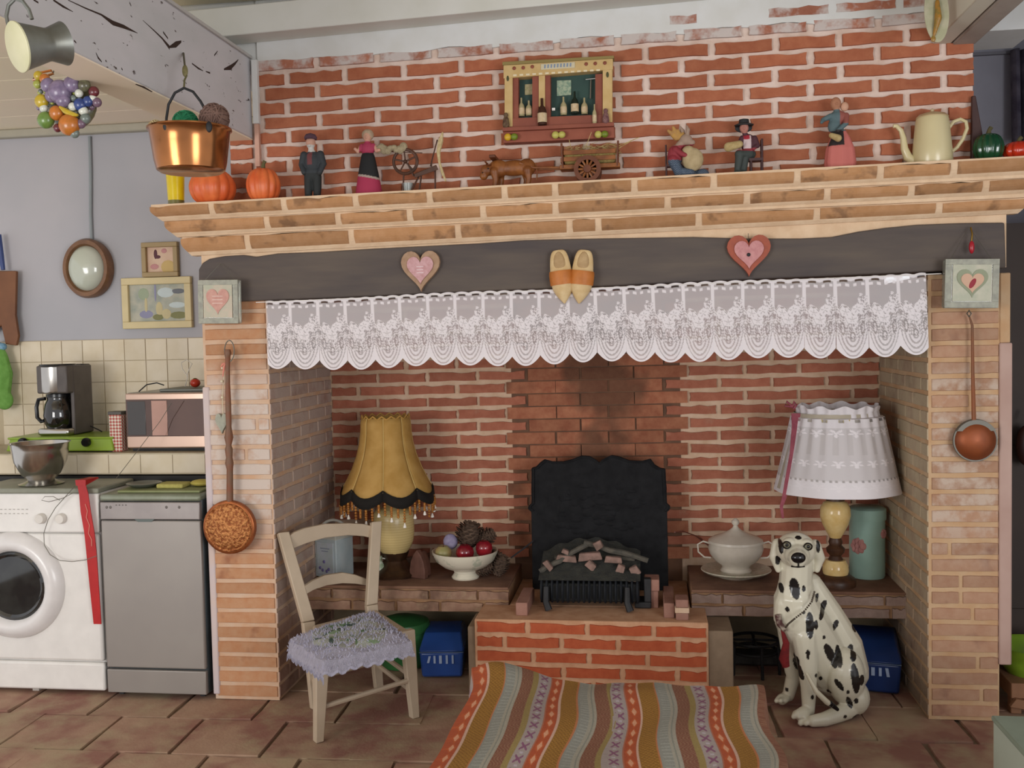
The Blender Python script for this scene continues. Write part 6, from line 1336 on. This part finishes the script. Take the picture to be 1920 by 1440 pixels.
c = at(366, 716, .50); c.z = mzt+.0145+.022; t = thing('red_tomato', 'small red tomato on the tray on the microwave', 'tomato', c-Vector((0, 0, .022))); obj('flesh', MB().ball(c, (.024, .024, .021)), mat('tomato_red', '#a8321f', rough=.25), t); obj('calyx', MB().ball(c+Vector((0, 0, .02)), (.010, .010, .003), 6, 4), mat('calyx_green', '#4e6a2c'), t)
b = MB(); b.tube([at(x, y, .62) for x, y in ((346, 730), (352, 706), (342, 692), (340, 680), (350, 674), (360, 682), (354, 694), (350, 706))], .0022, 6); tag(obj('wire_hook', b, mat('white_wire', '#cfcac0'), origin=at(346, 730, .62)), 'curly white wire hook standing behind the microwave', 'hook')
# ---- wall things
b = MB(); b.tube([at(x, y, .742) for x, y in ((168, 256), (170, 320), (170, 400), (172, 450))], .008, 8); tag(obj('wall_conduit', b, mat('conduit_grey', '#8c9396', rough=.6), origin=at(172, 450, .742)), 'grey cable conduit running down the wall to the oval lamp', 'conduit')
c = at(171, 504, .748); k = km(c); t = thing('oval_wall_lamp', 'oval wall lamp with a wooden rim and frosted glass', 'lamp', c-Vector((0, 0, 55*k)))
RXc = Matrix.Translation(c) @ Matrix.Rotation(PI/2, 4, 'X')
obj('wooden_rim', MB().lathe([(40*k, 0), (46*k, 0), (47*k, 14*k), (44*k, 22*k), (38*k, 22*k), (34*k, 14*k), (40*k, 0)], n=48, sy=1.18, M=RXc), mat('lamp_rim_wood', '#7f5a3c', '#6b4a32', rough=.35, scale=24), t)
obj('frosted_glass', MB().lathe([(36*k, 10*k), (35*k, 18*k), (28*k, 28*k), (15*k, 34*k), (.5*k, 36*k)], n=48, sy=1.18, M=RXc), mat('frosted_glass', '#b9bfae', '#c1c6b8', rough=.12, spec=.8, scale=4), t)
def frame(x0, y0, x1, y1, bw, col, label, art, depth=.02):
    a, b_ = at(x0, y1, .735), at(x1, y0, .735); k = km(a); w_ = bw*k; t = thing('picture_frame', label, 'picture frame', (a.x, .74, a.z))
    m = mat('frame_'+col, col, rough=.5)
    for n_, q_ in (('frame_rail', (a.x, b_.x, a.z, a.z+w_)), ('frame_rail', (a.x, b_.x, b_.z-w_, b_.z)), ('frame_stile', (a.x, a.x+w_, a.z+w_, b_.z-w_)), ('frame_stile', (b_.x-w_, b_.x, a.z+w_, b_.z-w_))):
        b = MB(); b.box(q_[0], q_[1], .75-depth-.006, .7495, q_[2], q_[3]); obj(n_, b, m, t, bev=.003)
    b = MB(); b.box(a.x+w_*.9, b_.x-w_*.9, .741, .7495, a.z+w_*.9, b_.z-w_*.9); pic = obj('picture', b, art[0], t)
    for x, y, rw, rh, mm in art[1]:
        cx_ = a.x+(b_.x-a.x)*x; cz_ = b_.z-(b_.z-a.z)*y; b = MB(); b.ball((cx_, .7405, cz_), ((b_.x-a.x)*rw, .0012, (b_.z-a.z)*rh), 10, 6); obj('painted_shape', b, mm, pic)
mm = lambda n_, c_: mat('ink_'+n_, c_, rough=.6)
frame(268, 453, 333, 520, 9, '#a08a62', 'small upright picture frame with a pink sketch, upper of the two', (mat('sketch_pink', '#cfae96', '#d8bda4', scale=20), [(.36, .34, .05, .14, mm('plum', '#5a2f38')), (.42, .42, .08, .05, mm('plum', '#5a2f38')), (.60, .25, .08, .07, mm('rose', '#c08a88')), (.7, .72, .2, .2, mm('ochre', '#c4a86c')), (.32, .7, .12, .08, mm('rose', '#c08a88'))]))
frame(232, 518, 358, 617, 13, '#cfbf92', 'wide cream picture frame with a blue-green garden picture, lower of the two', (mat('garden_print', '#b9b7a6', '#99a096', scale=16), [(.62, .30, .12, .10, mm('paleblue', '#c0cccc')), (.78, .55, .12, .06, mm('paleblue', '#c0cccc')), (.33, .72, .10, .08, mm('lilac', '#8d8da8')), (.52, .62, .05, .14, mm('cream', '#c2b68c')), (.50, .78, .08, .06, mm('olive', '#7c7c50')), (.80, .75, .13, .07, mm('olive', '#7c7c50')), (.80, .28, .10, .05, mm('slate', '#6c7076')), (.3, .32, .08, .12, mm('sage', '#9aa68c')), (.62, .72, .07, .10, mm('cream', '#c2b68c')), (.47, .28, .015, .2, mm('lilac', '#8d8da8')), (.33, .55, .02, .2, mm('cream', '#c2b68c'))]))
p = [at(x, y, .70) for x, y in ((-30, 640), (2, 610), (10, 645), (30, 648), (34, 630), (28, 590), (30, 508), (-30, 508))]
b = MB(); b.prism([(v.x, v.z) for v in p][::-1] if False else [(v.x, v.z) for v in p], .70, .72); tag(obj('chopping_board', b, mat('walnut_board', '#6e4428', '#7d5030', rough=.5, scale=8), origin=p[0], bev=.004, flat=True), 'brown wooden chopping board hanging at the left edge', 'chopping board')
b = MB(); b.limb([at(-4, 740, .68), at(0, 700, .68), at(-6, 670, .68)], [.068, .07, .06]); b.ball(at(8, 750, .68), .05); organic('m', b, .006, mat('green_quilt', '#5c8a3c', '#6b994a', rough=.9, scale=30), None, origin=at(0, 740, .68), smooth=3)
o = bpy.data.objects['m']; o.name = 'oven_glove'; ORG['oven_glove'] = ORG['m']; o.scale = (1, .4, 1); tag(o, 'green quilted oven glove hanging at the left edge', 'oven glove')
b = MB(); b.limb([at(-8, 648, .68), at(6, 650, .68)], [.022, .018]); tag(obj('blue_loop', b, mat('blue_towel', '#5c8aa8', '#8fb0c0', rough=.9, scale=50), origin=at(0, 650, .68)), 'pale blue cuff above the green oven glove', 'cuff')
b = MB(); b.tube([at(-3, 440, .70), at(2, 480, .70), at(6, 506, .70)], [.014, .014, .010], 8); tag(obj('blue_spatula', b, mat('blue_plastic_dull', '#3c4d80', rough=.5), origin=at(6, 506, .7)), 'blue plastic spatula end at the left edge above the chopping board', 'spatula')
# ================================================================== CHAIR
M_ch = mat('taupe_paint', '#b3a18a', '#bba992', rough=.5, scale=10)
FL_, FR_, BR_, BL_ = Vector((.304, -.402, 0)), Vector((.611, -.14, 0)), Vector((.379, .175, 0)), Vector((.18, -.075, 0))
t = thing('wooden_chair', 'small taupe painted chair with two curved back rails, standing before the left bench', 'chair', ((FL_+BR_)/2))
def plank(b, p, q_, w_, d, axis):
    p = Vector(p); q_ = Vector(q_); a = Vector(axis).normalized(); n_ = (q_-p).cross(a).normalized()
    b.hexa([p-a*w_[0]-n_*d, p+a*w_[0]-n_*d, p+a*w_[0]+n_*d, p-a*w_[0]+n_*d, q_-a*w_[1]-n_*d, q_+a*w_[1]-n_*d, q_+a*w_[1]+n_*d, q_-a*w_[1]+n_*d])
sd = (FR_-FL_).normalized()
for f, tp in ((FL_, (0.322, -.385, .35)), (FR_, (.588, -.135, .35))):
    b = MB(); plank(b, f, tp, (.016, .029), .018, sd); obj('front_leg', b, M_ch, t, bev=.004)
for f, mid, tp in ((BL_, (.150, -.045, .35), (.030, .02, .705)), (BR_, (.352, .19, .36), (.352, .30, .70))):
    b = MB(); plank(b, f, mid, (.018, .026), .016, sd); plank(b, mid, tp, (.026, .024), .015, sd); obj('back_post', b, M_ch, t, bev=.004)
def yb(px): s_ = (px-535)/(700-535); return .02+.28*s_
def rail(top_, bot, name):
    b = MB(); n_ = len(top_); vs = []; fs = []
    for (x, y), (x2, y2) in zip(top_, bot):
        Yv = yb(x); nn = Vector((.02*.65, -.02*.76, 0))*.5; A_ = at(x, y, Yv); B2 = at(x2, y2, Yv)
        vs += [A_+nn, B2+nn, B2-nn, A_-nn]
    for i in range(n_-1):
        a = 4*i; fs += [(a, a+1, a+5, a+4), (a+1, a+2, a+6, a+5), (a+2, a+3, a+7, a+6), (a+3, a, a+4, a+7)]
    fs += [(3, 2, 1, 0), (4*n_-4, 4*n_-3, 4*n_-2, 4*n_-1)]; b.add(vs, fs); obj(name, b, M_ch, t, bev=.003)
rail([(534, 1009), (550, 998), (570, 990), (608, 982), (652, 980.6), (680, 982), (702, 987)], [(542, 1031), (556, 1025), (574, 1018), (608, 1008), (652, 1003), (680, 1005), (700, 1010)], 'top_rail')
rail([(565, 1102), (585, 1088), (608, 1078), (641, 1073), (665, 1077), (690, 1086)], [(572, 1114), (588, 1105), (612, 1097), (641, 1093), (665, 1094), (690, 1098)], 'back_rail')
for a, c_, z in ((FL_, FR_, .125), (FR_, BR_, .16), (FR_, BR_, .10), (BL_, BR_, .12), (FL_, BL_, .12)):
    b = MB(); b.tube([a+Vector((0, 0, z)), c_+Vector((0, 0, z+(.03 if a is FL_ and c_ is FR_ else 0)))], .010, 8); obj('stretcher', b, M_ch, t)
b = MB(); b.add([Vector((p.x, p.y, z)) for z in (.30, .345) for p in (FL_, FR_, BR_, BL_)], [(3, 2, 1, 0), (4, 5, 6, 7), (0, 1, 5, 4), (1, 2, 6, 5), (2, 3, 7, 6), (3, 0, 4, 7)]); obj('seat', b, M_ch, t, bev=.01)
# shaggy cushion
cc = [fl(543, 1192, .385), fl(606, 1235, .385), fl(772, 1196, .385), fl(700, 1140, .385)]
t = thing('shaggy_seat_cover', 'shaggy lilac-white seat cover with a green leaf pattern lying on the chair', 'cushion', (.33, -.1, .35))
def cush(u, v, n_=0):
    p = cc[0].lerp(cc[1], u).lerp(cc[3].lerp(cc[2], u), v); e_ = min(u, 1-u, v, 1-v); p.z = .372+.022*min(1, e_*6)+.004*math.sin(u*21)*math.cos(v*17); return p
mb = MB(); N = 110
def cu(u, v):
    uu = (u-.06)/.88; vv = (v-.06)/.88; cu_ = min(1, max(0, uu)); cv = min(1, max(0, vv)); p = cush(cu_, cv); d = math.hypot(uu-cu_, vv-cv)/.068
    out_ = (p-Vector((.34, -.12, p.z))).normalized(); p = p+out_*.012*min(1, d); p.z -= min(1, d)*(.048+(.02 if vv < 0 else 0)+.006*math.sin(u*70+v*55)); return p
mb.grid(N, N, cu); n_ = (N+1)**2
o = obj('cover', mb, mat('shaggy_paint', '#888888', rough=1, attr=True, bump=.9, scale=70), t)
Vv, Uu = np.meshgrid(np.linspace(0, 1, N+1), np.linspace(0, 1, N+1), indexing='ij'); U_, V_ = Uu.ravel(), Vv.ravel()
cl_ = cols(n_, '#b5b1c0'); rs = np.random.RandomState(4)
m_in = ((U_-.5)/.38)**2+((V_-.5)/.36)**2 < 1; cl_[m_in] = lin('#b9bcb2')
for i in range(34):
    a = rs.rand()*2*np.pi; rr = .12+.24*rs.rand(); x, y = .5+rr*np.cos(a), .5+rr*np.sin(a); th = rs.rand()*3; dx, dy = (U_-x)*np.cos(th)+(V_-y)*np.sin(th), -(U_-x)*np.sin(th)+(V_-y)*np.cos(th)
    cl_[(dx/.07)**2+(dy/.022)**2 < 1] = lin(['#6d8a62', '#4c6258', '#8fa683', '#a9a39a'][i % 4])
cl_[:, :3] *= (.88+.24*rs.rand(n_, 1))
a_ = o.data.color_attributes.new('Col', 'FLOAT_COLOR', 'POINT'); a_.data.foreach_set('color', cl_.astype('f').ravel())
mb = MB()
for i in range(2600):
    u, v = rnd.random(), rnd.random()
    if rnd.random() < .55:
        q_ = rnd.random(); u, v = [(q_, 0.01), (.99, q_), (q_, .99), (.01, q_)][rnd.randrange(4)]
    p = cu(min(.999, max(.001, u)), min(.999, max(.001, v))); out_ = Vector((p.x-.34, p.y+.12, 0)).normalized(); edge = u in (.01, .99) or v in (.01, .99)
    q_ = p+(out_*.006+Vector((0, 0, -.009)) if edge else Vector((rnd.uniform(-.008, .008), rnd.uniform(-.008, .008), .010))); s_ = Vector((-.76, -.65, 0))*.003
    mb.add([p-s_, p+s_, q_], [(0, 1, 2)])
obj('tufts', mb, mat('lilac_shag', '#b0acbd', '#a5a3b3', rough=1, scale=50), t, flat=True)['kind'] = 'stuff'
# ================================================================== STRIPED THROW ON AN OTTOMAN
OZ = .40
b = MB(); b.box(1.02, 1.80, -1.85, -.83, .10, OZ-.012); t = thing('ottoman', 'low ottoman hidden under the striped throw', 'ottoman', (1.4, -1.3, 0)); obj('cushion_block', b, mat('ottoman_brown', '#6b4a36', rough=.9), t, bev=.03)
for x in (1.06, 1.76):
    for y in (-1.80, -.88): b = MB(); b.lathe([(.001, 0), (.02, 0), (.026, .10), (.001, .10)], c=(x, y, 0), n=12); obj('leg', b, M_darkwood, t)
NU, NV = 520, 330
A0, A1, A2, A3 = fl(888, 1256, .42), fl(1418, 1282, .42), fl(826, 1444, .42), fl(1462, 1444, .42)
def cloth(u, v):
    uu = (u-.07)/.86; vv = (v-.06)/.94; cu_ = min(1, max(0, uu)); cv = max(0, vv); du = uu-cu_; dv = min(0, vv)
    w_ = cv*1.55
    L_ = A0.lerp(A2, w_); R_ = A1.lerp(A3, w_)
    wob = .024*math.sin(w_*4.2+.4)*(1-.75*cu_)+.008*math.sin(w_*9+cu_*7)
    p = L_.lerp(R_, cu_); x = p.x+wob+(-.012 if cu_ > .5 else .0)*math.sin(w_*5); y = p.y+.012*math.sin(cu_*9)
    z = OZ+.012+.010*math.sin(cu_*13+w_*2)*math.sin(w_*6+1)+.030*math.exp(-((cu_-.07)/.10)**2)*math.exp(-(w_/.16)**2)-.012*math.exp(-((cu_-.55)/.25)**2)*math.exp(-(w_/.1)**2)+.006*math.sin(cu_*40)*.3
    if du < 0 or du > 0: d = abs(du)/.0814; x += (-1 if du < 0 else 1)*(.015+.03*d); z -= .26*d
    if dv < 0: d = -dv/.064; y += .02*d; z -= .25*d
    return (x, y, max(z, .05))
mb = MB(); mb.grid(NU, NV, cloth)
t = thing('striped_throw', 'kilim throw striped in orange, ochre, grey and lilac draped over the ottoman in front', 'throw', (1.4, -1.3, .41))
o = obj('cloth', mb, mat('woven_wool', '#888888', rough=.95, attr=True, scale=200, bump=.25), t)
mdd = o.modifiers.new('s', 'SOLIDIFY'); mdd.thickness = .004; mdd.offset = 1
Vg, Ug = np.meshgrid(np.linspace(0, 1, NV+1), np.linspace(0, 1, NU+1), indexing='ij'); U_, V_ = Ug.ravel(), Vg.ravel()
s_ = ((U_-.07)/.86+.005)*.905/.252 % 1.0; L_ = V_*1.55*.72/.94; cl_ = cols(len(s_), '#9a6a4c')
def band(a, b2, c_): m = (s_ >= a) & (s_ < b2); cl_[m] = lin(c_); return m
band(0, .135, '#ab5230'); band(.135, .165, '#c9a592'); oc = band(.165, .355, '#93692a'); band(.355, .375, '#b5744a'); band(.375, .50, '#8d8d84'); band(.50, .585, '#a09b8c'); br_ = band(.585, .745, '#7f5340'); band(.745, .81, '#94804e'); li = band(.81, .985, '#a1948f'); band(.985, 1.0, '#a86a50')
dm = (np.abs(s_-.067)/.030+np.abs(((L_/.075) % 1)-.5)/.36) < 1; cl_[dm] = lin('#d39a78'); dm = (np.abs(s_-.067)/.055+np.abs(((L_/.075) % 1)-.5)/.5 < 1) & ~dm; cl_[dm] = lin('#b85a30')
ph = ((L_/.068) % 1)-.5; X_ = li & (np.abs(np.abs(s_-.895)/.05-np.abs(ph)/.30) < .35) & (np.abs(ph) < .32) & (np.abs(s_-.895) < .05); cl_[X_] = lin('#84566f')
dg_ = li & (np.abs(s_-.895) < .02) & (np.abs(np.abs(ph)-.47) < .06); cl_[dg_] = lin('#b5aab0')
m = oc & (np.abs(((s_*20+L_*60) % 1)-.5) < .12); cl_[m] = lin('#a87c38'); m = oc & (np.abs(((s_*20-L_*60) % 1)-.5) < .1); cl_[m] = lin('#7c5420')
m = br_ & (((s_*26+np.sin(L_*90)) % 1) < .3); cl_[m] = lin('#8e6a52'); m = (s_ > .4) & (s_ < .5) & (np.abs(((L_/.02) % 1)-.5) < .16); cl_[m] = lin('#9b9c92')
m = (s_ > .535) & (s_ < .55); cl_[m] = lin('#87877c')
rs = np.random.RandomState(2); cl_[:, :3] *= (.90+.2*rs.rand(len(s_), 1)); a_ = o.data.color_attributes.new('Col', 'FLOAT_COLOR', 'POINT'); a_.data.foreach_set('color', cl_.astype('f').ravel())
# ================================================================== DALMATIAN
base = Vector((2.18, .0, 0)); t = thing('dalmatian_statue', 'seated ceramic dalmatian dog, white with black spots, on the floor at the right', 'dog statue', base)
mb = MB(); kd = km(Vector((2.2, 0, .3)))
def D(pts, rs, n_=14): mb.limb([at(x, y, Y) for x, y, Y in pts], [r*kd for r in rs], n_)
# head and neck
hc = at(1492, 1030, -.03)
mb.ball(hc, (37*kd, 36*kd, 32*kd), 20, 14); mb.ball(at(1494, 1040, -.09), (23*kd, 26*kd, 20*kd), 18, 12); D([(1495, 1044, -.10), (1496, 1048, -.145)], [20, 16.5])
mb.ball(at(1480, 1018, -.075), (13*kd, 12*kd, 10*kd)); mb.ball(at(1511, 1020, -.075), (13*kd, 12*kd, 10*kd))
D([(1458, 1020, -.01), (1453, 1044, -.01), (1459, 1068, -.02)], [11, 11, 6]); D([(1528, 1022, -.01), (1536, 1046, .0), (1532, 1068, .0)], [11, 11, 6])
D([(1494, 1052, 0), (1492, 1090, .015), (1490, 1126, .02)], [30, 31, 38])
D([(1490, 1126, .02), (1500, 1160, .03), (1528, 1210, .06), (1562, 1262, .07)], [40, 48, 50, 44]); D([(1520, 1095, .06), (1550, 1150, .09), (1582, 1210, .11), (1596, 1260, .11)], [22, 30, 36, 34])
D([(1473, 1130, .0), (1470, 1158, .0)], [22, 20])
# fore legs
D([(1478, 1160, .03), (1482, 1220, .07), (1487, 1270, .09), (1478, 1304, .09), (1466, 1311, .07)], [24, 18, 14, 12, 11]); D([(1508, 1190, -.02), (1514, 1240, -.03), (1516, 1290, -.045), (1516, 1328, -.05)], [26, 20, 14.5, 12])
# haunches and hind feet
mb.ball(at(1585, 1268, .0), (36*kd, 38*kd, 54*kd), 20, 14); mb.ball(at(1600, 1306, .02), (30*kd, 36*kd, 34*kd), 18, 12)
D([(1592, 1330, -.02), (1570, 1340, -.06), (1545, 1349, -.10), (1524, 1352, -.115)], [17, 15, 13, 11])
D([(1516, 1332, -.05), (1506, 1337, -.08), (1496, 1340, -.10)], [12, 12, 9])
for dx, Y in ((-4, -.115), (6, -.125), (15, -.12)): D([(1510+dx, 1350, -.10), (1505+dx, 1356, Y)], [7, 5.5], 8)
for dx, Y in ((-8, -.105), (2, -.115), (10, -.11)): D([(1500+dx, 1338, -.09), (1496+dx, 1344, Y)], [6.5, 5], 8)
for dx, Y in ((-8, .045), (0, .035), (8, .045)): D([(1468+dx, 1310, .06), (1464+dx, 1314, Y)], [6, 5], 8)
spots = [(1489, 1101, 9, 20, .15), (1506, 1102, 3.5, 6, 0), (1516, 1168, 8, 24, 0), (1528, 1168, 4, 9, 0), (1545, 1147, 6, 17, -.5), (1556, 1225, 8, 21, .45), (1572, 1230, 6, 18, 0), (1563, 1244, 5, 6, 0), (1600, 1267, 8, 28, .1), (1613, 1271, 6, 10, 0), (1570, 1278, 5, 12, .6), (1590, 1312, 5, 13, .4), (1603, 1310, 4, 6, 0), (1605, 1344, 8, 6, 0), (1544, 1193, 3, 4, 0), (1512, 1218, 4, 6, 0), (1512, 1226, 3, 4, 0), (1498, 1255, 5, 16, .3), (1466, 1104, 4, 9, 0), (1494, 1235, 3, 8, .3), (1586, 1290, 3, 4, 0), (1462, 1022, 4, 12, 0), (1534, 1025, 4, 12, 0), (1458, 1050, 5, 9, 0), (1494, 1004, 6, 3, 0), (1528, 1262, 3, 4, 0), (1477, 1285, 4, 5, 0), (1520, 1300, 3, 4, 0), (1482, 1310, 3, 4, 0), (1600, 1228, 6, 10, -.4), (1572, 1180, 5, 10, -.5), (1540, 1275, 3, 5, 0), (1475, 1140, 4, 5, 0), (1535, 1125, 4, 7, -.4), (1556, 1300, 3, 4, 0), (1580, 1335, 4, 3, 0), (1505, 1145, 2.5, 3, 0)]
def dogpaint(co):
    c_ = cols(len(co), '#d3cdb8'); z = co[:, 2]; y = co[:, 1]
    warm = np.clip((y-.06)/.08, 0, 1)[:, None]; c_ = c_*(1-warm*.6)+np.array(lin('#c2936c'))*warm*.6
    for x, yy, rx, ry, a in spots:
        p = np.array(at(x, yy, -.03)); front = y < .115
        dx = co[:, 0]-p[0]; dz = z-p[2]; ca, sa = math.cos(a), math.sin(a); X_ = dx*ca+dz*sa; Z_ = -dx*sa+dz*ca
        c_[((X_/(rx*kd))**2+(Z_/(ry*kd))**2 < 1) & front] = lin('#1f1c1a')
    rs = np.random.RandomState(9)          # the unseen back and flank are spotted too
    for i in range(40):
        q_ = co[rs.randint(len(co))]
        if q_[1] > .07: r = rs.uniform(.008, .02); c_[((co-q_)**2).sum(1) < r*r] = lin('#1f1c1a')
    return c_
organic('body', mb, .0036, mat('glazed_ceramic', '#888888', rough=.22, spec=.6, attr=True), t, smooth=4, paint=dogpaint)
b = MB(); b.ball(at(1497, 1046, -.185), (13*kd, 8*kd, 10*kd)); obj('nose', b, mat('nose_black', '#171414', rough=.15), t)
b = MB(); b.tube([at(1497, 1054, -.182), at(1497, 1061, -.172)], .003, 6); b.tube([at(1484, 1062, -.150), at(1497, 1063, -.172), at(1508, 1062, -.155)], .0035, 6); obj('mouth', b, mat('nose_black', '#171414'), t)
for x, y in ((1475, 1022), (1515, 1025)):
    b = MB(); b.ball(at(x, y, -.105), (8.5*kd, 6*kd, 7.5*kd)); e_ = obj('eye', b, mat('nose_black', '#171414'), t); b = MB(); b.ball(at(x, y, -.118), (6*kd, 3*kd, 5*kd)); obj('iris', b, mat('iris_grey', '#6d6a58', rough=.1), e_); b = MB(); b.ball(at(x+.5, y, -.124), (3*kd, 2*kd, 3.2*kd)); obj('pupil', b, mat('nose_black', '#171414'), e_)
b = MB(); b.tube([at(x, y, Y) for x, y, Y in ((1512, 1262, -.10), (1530, 1296, -.125), (1550, 1316, -.12), (1560, 1322, -.115))], [.006, .010, .011, .010], 10); obj('tail', b, mat('tail_ivory', '#cdc5ad', rough=.25), t)
b = MB(); b.limb([at(1556, 1319, -.117), at(1570, 1330, -.11)], [.0115, .007], 10); obj('tail_tip', b, mat('nose_black', '#171414'), t)
M_ch2 = mat('chain_metal', '#4f4438', metal=.6, rough=.4); b = MB(); cpts = [(1527, 1110, -.05), (1522, 1128, -.075), (1508, 1146, -.095), (1490, 1160, -.10), (1478, 1170, -.10), (1472, 1178, -.09)]
for (x, y, Y), (x2, y2, Y2) in zip(cpts[:-1], cpts[1:]):
    for j in range(5): s2 = j/5; b.ball(at(x+(x2-x)*s2, y+(y2-y)*s2, Y+(Y2-Y)*s2), .0042, 6, 4)
obj('chain', b, M_ch2, t)['kind'] = 'stuff'
b = MB(); b.tube([at(1458, 1152, -.045), at(1462, 1170, -.05), at(1472, 1182, -.07)], [.012, .013, .009], 8); obj('bow', b, mat('bow_dark_red', '#4a2422', '#a89a8a', scale=60), t)
b = MB(); b.tube([at(1466, 1180, -.05), at(1474, 1206, -.05), at(1470, 1235, -.04), at(1474, 1250, -.04)], [.005, .013, .020, .014], 10); obj('red_tassel', b, mat('tassel_red', '#7a1c1c', '#65181a', rough=.9, scale=60), t)
# ================================================================== LOWER RIGHT
c = fl(1862, 1350, .45); b = MB(); b.box(c.x, c.x+.6, c.y-.9, c.y, .03, .45); t = thing('mint_box', 'pale mint painted box in the lower right corner', 'box', (c.x+.3, c.y-.45, 0)); obj('carcass', b, mat('mint_side', '#a9b0a0', '#a3ab9b', rough=.6, scale=3), t, bev=.004)
b = MB(); b.box(c.x-.004, c.x+.604, c.y-.904, c.y+.004, .448, .462); obj('lid', b, mat('mint_lid', '#848f7e', '#7d8878', rough=.6), t, bev=.004)
for x in (c.x+.03, c.x+.5):
    for y in (c.y-.85, c.y-.06): b = MB(); b.box(x, x+.05, y, y+.03, 0, .03); obj('foot', b, M_darkwood, t)
M_cr = mat('crate_wood', '#7c563d', '#8b6448', rough=.7, scale=12)
c = at(1893, 1278, .08); t = thing('wooden_stand', 'low wooden stand with a diagonal brace right of the brick pier', 'stand', (c.x+.2, .08, 0))
b = MB(); b.box(c.x-.0, c.x+.5, .06, .35, c.z-.06, c.z); obj('top_board', b, M_cr, t, bev=.004)
for x in (c.x+.005, c.x+.44): b = MB(); b.box(x, x+.04, .08, .12, 0, c.z-.06); obj('leg', b, M_cr, t, bev=.003)
b = MB(); plank(b, (c.x+.0, .05, c.z-.07), (c.x+.26, .05, .01), (.02, .02), .012, (.6, 0, .8)); obj('brace', b, M_cr, t, bev=.003)
q_ = Vector((c.x+.13, .2, c.z+.0005)); t = thing('lime_basin', 'lime green plastic basin on the wooden stand at the right edge', 'basin', q_)
b = MB(); b.lathe([(.001, 0), (.10, 0), (.13, .05), (.137, .105), (.14, .11), (.125, .10), (.09, .01), (.001, .008)], c=q_, n=32); obj('bowl', b, mat('lime_plastic', '#6f8f22', '#7c9c2c', rough=.35), t)
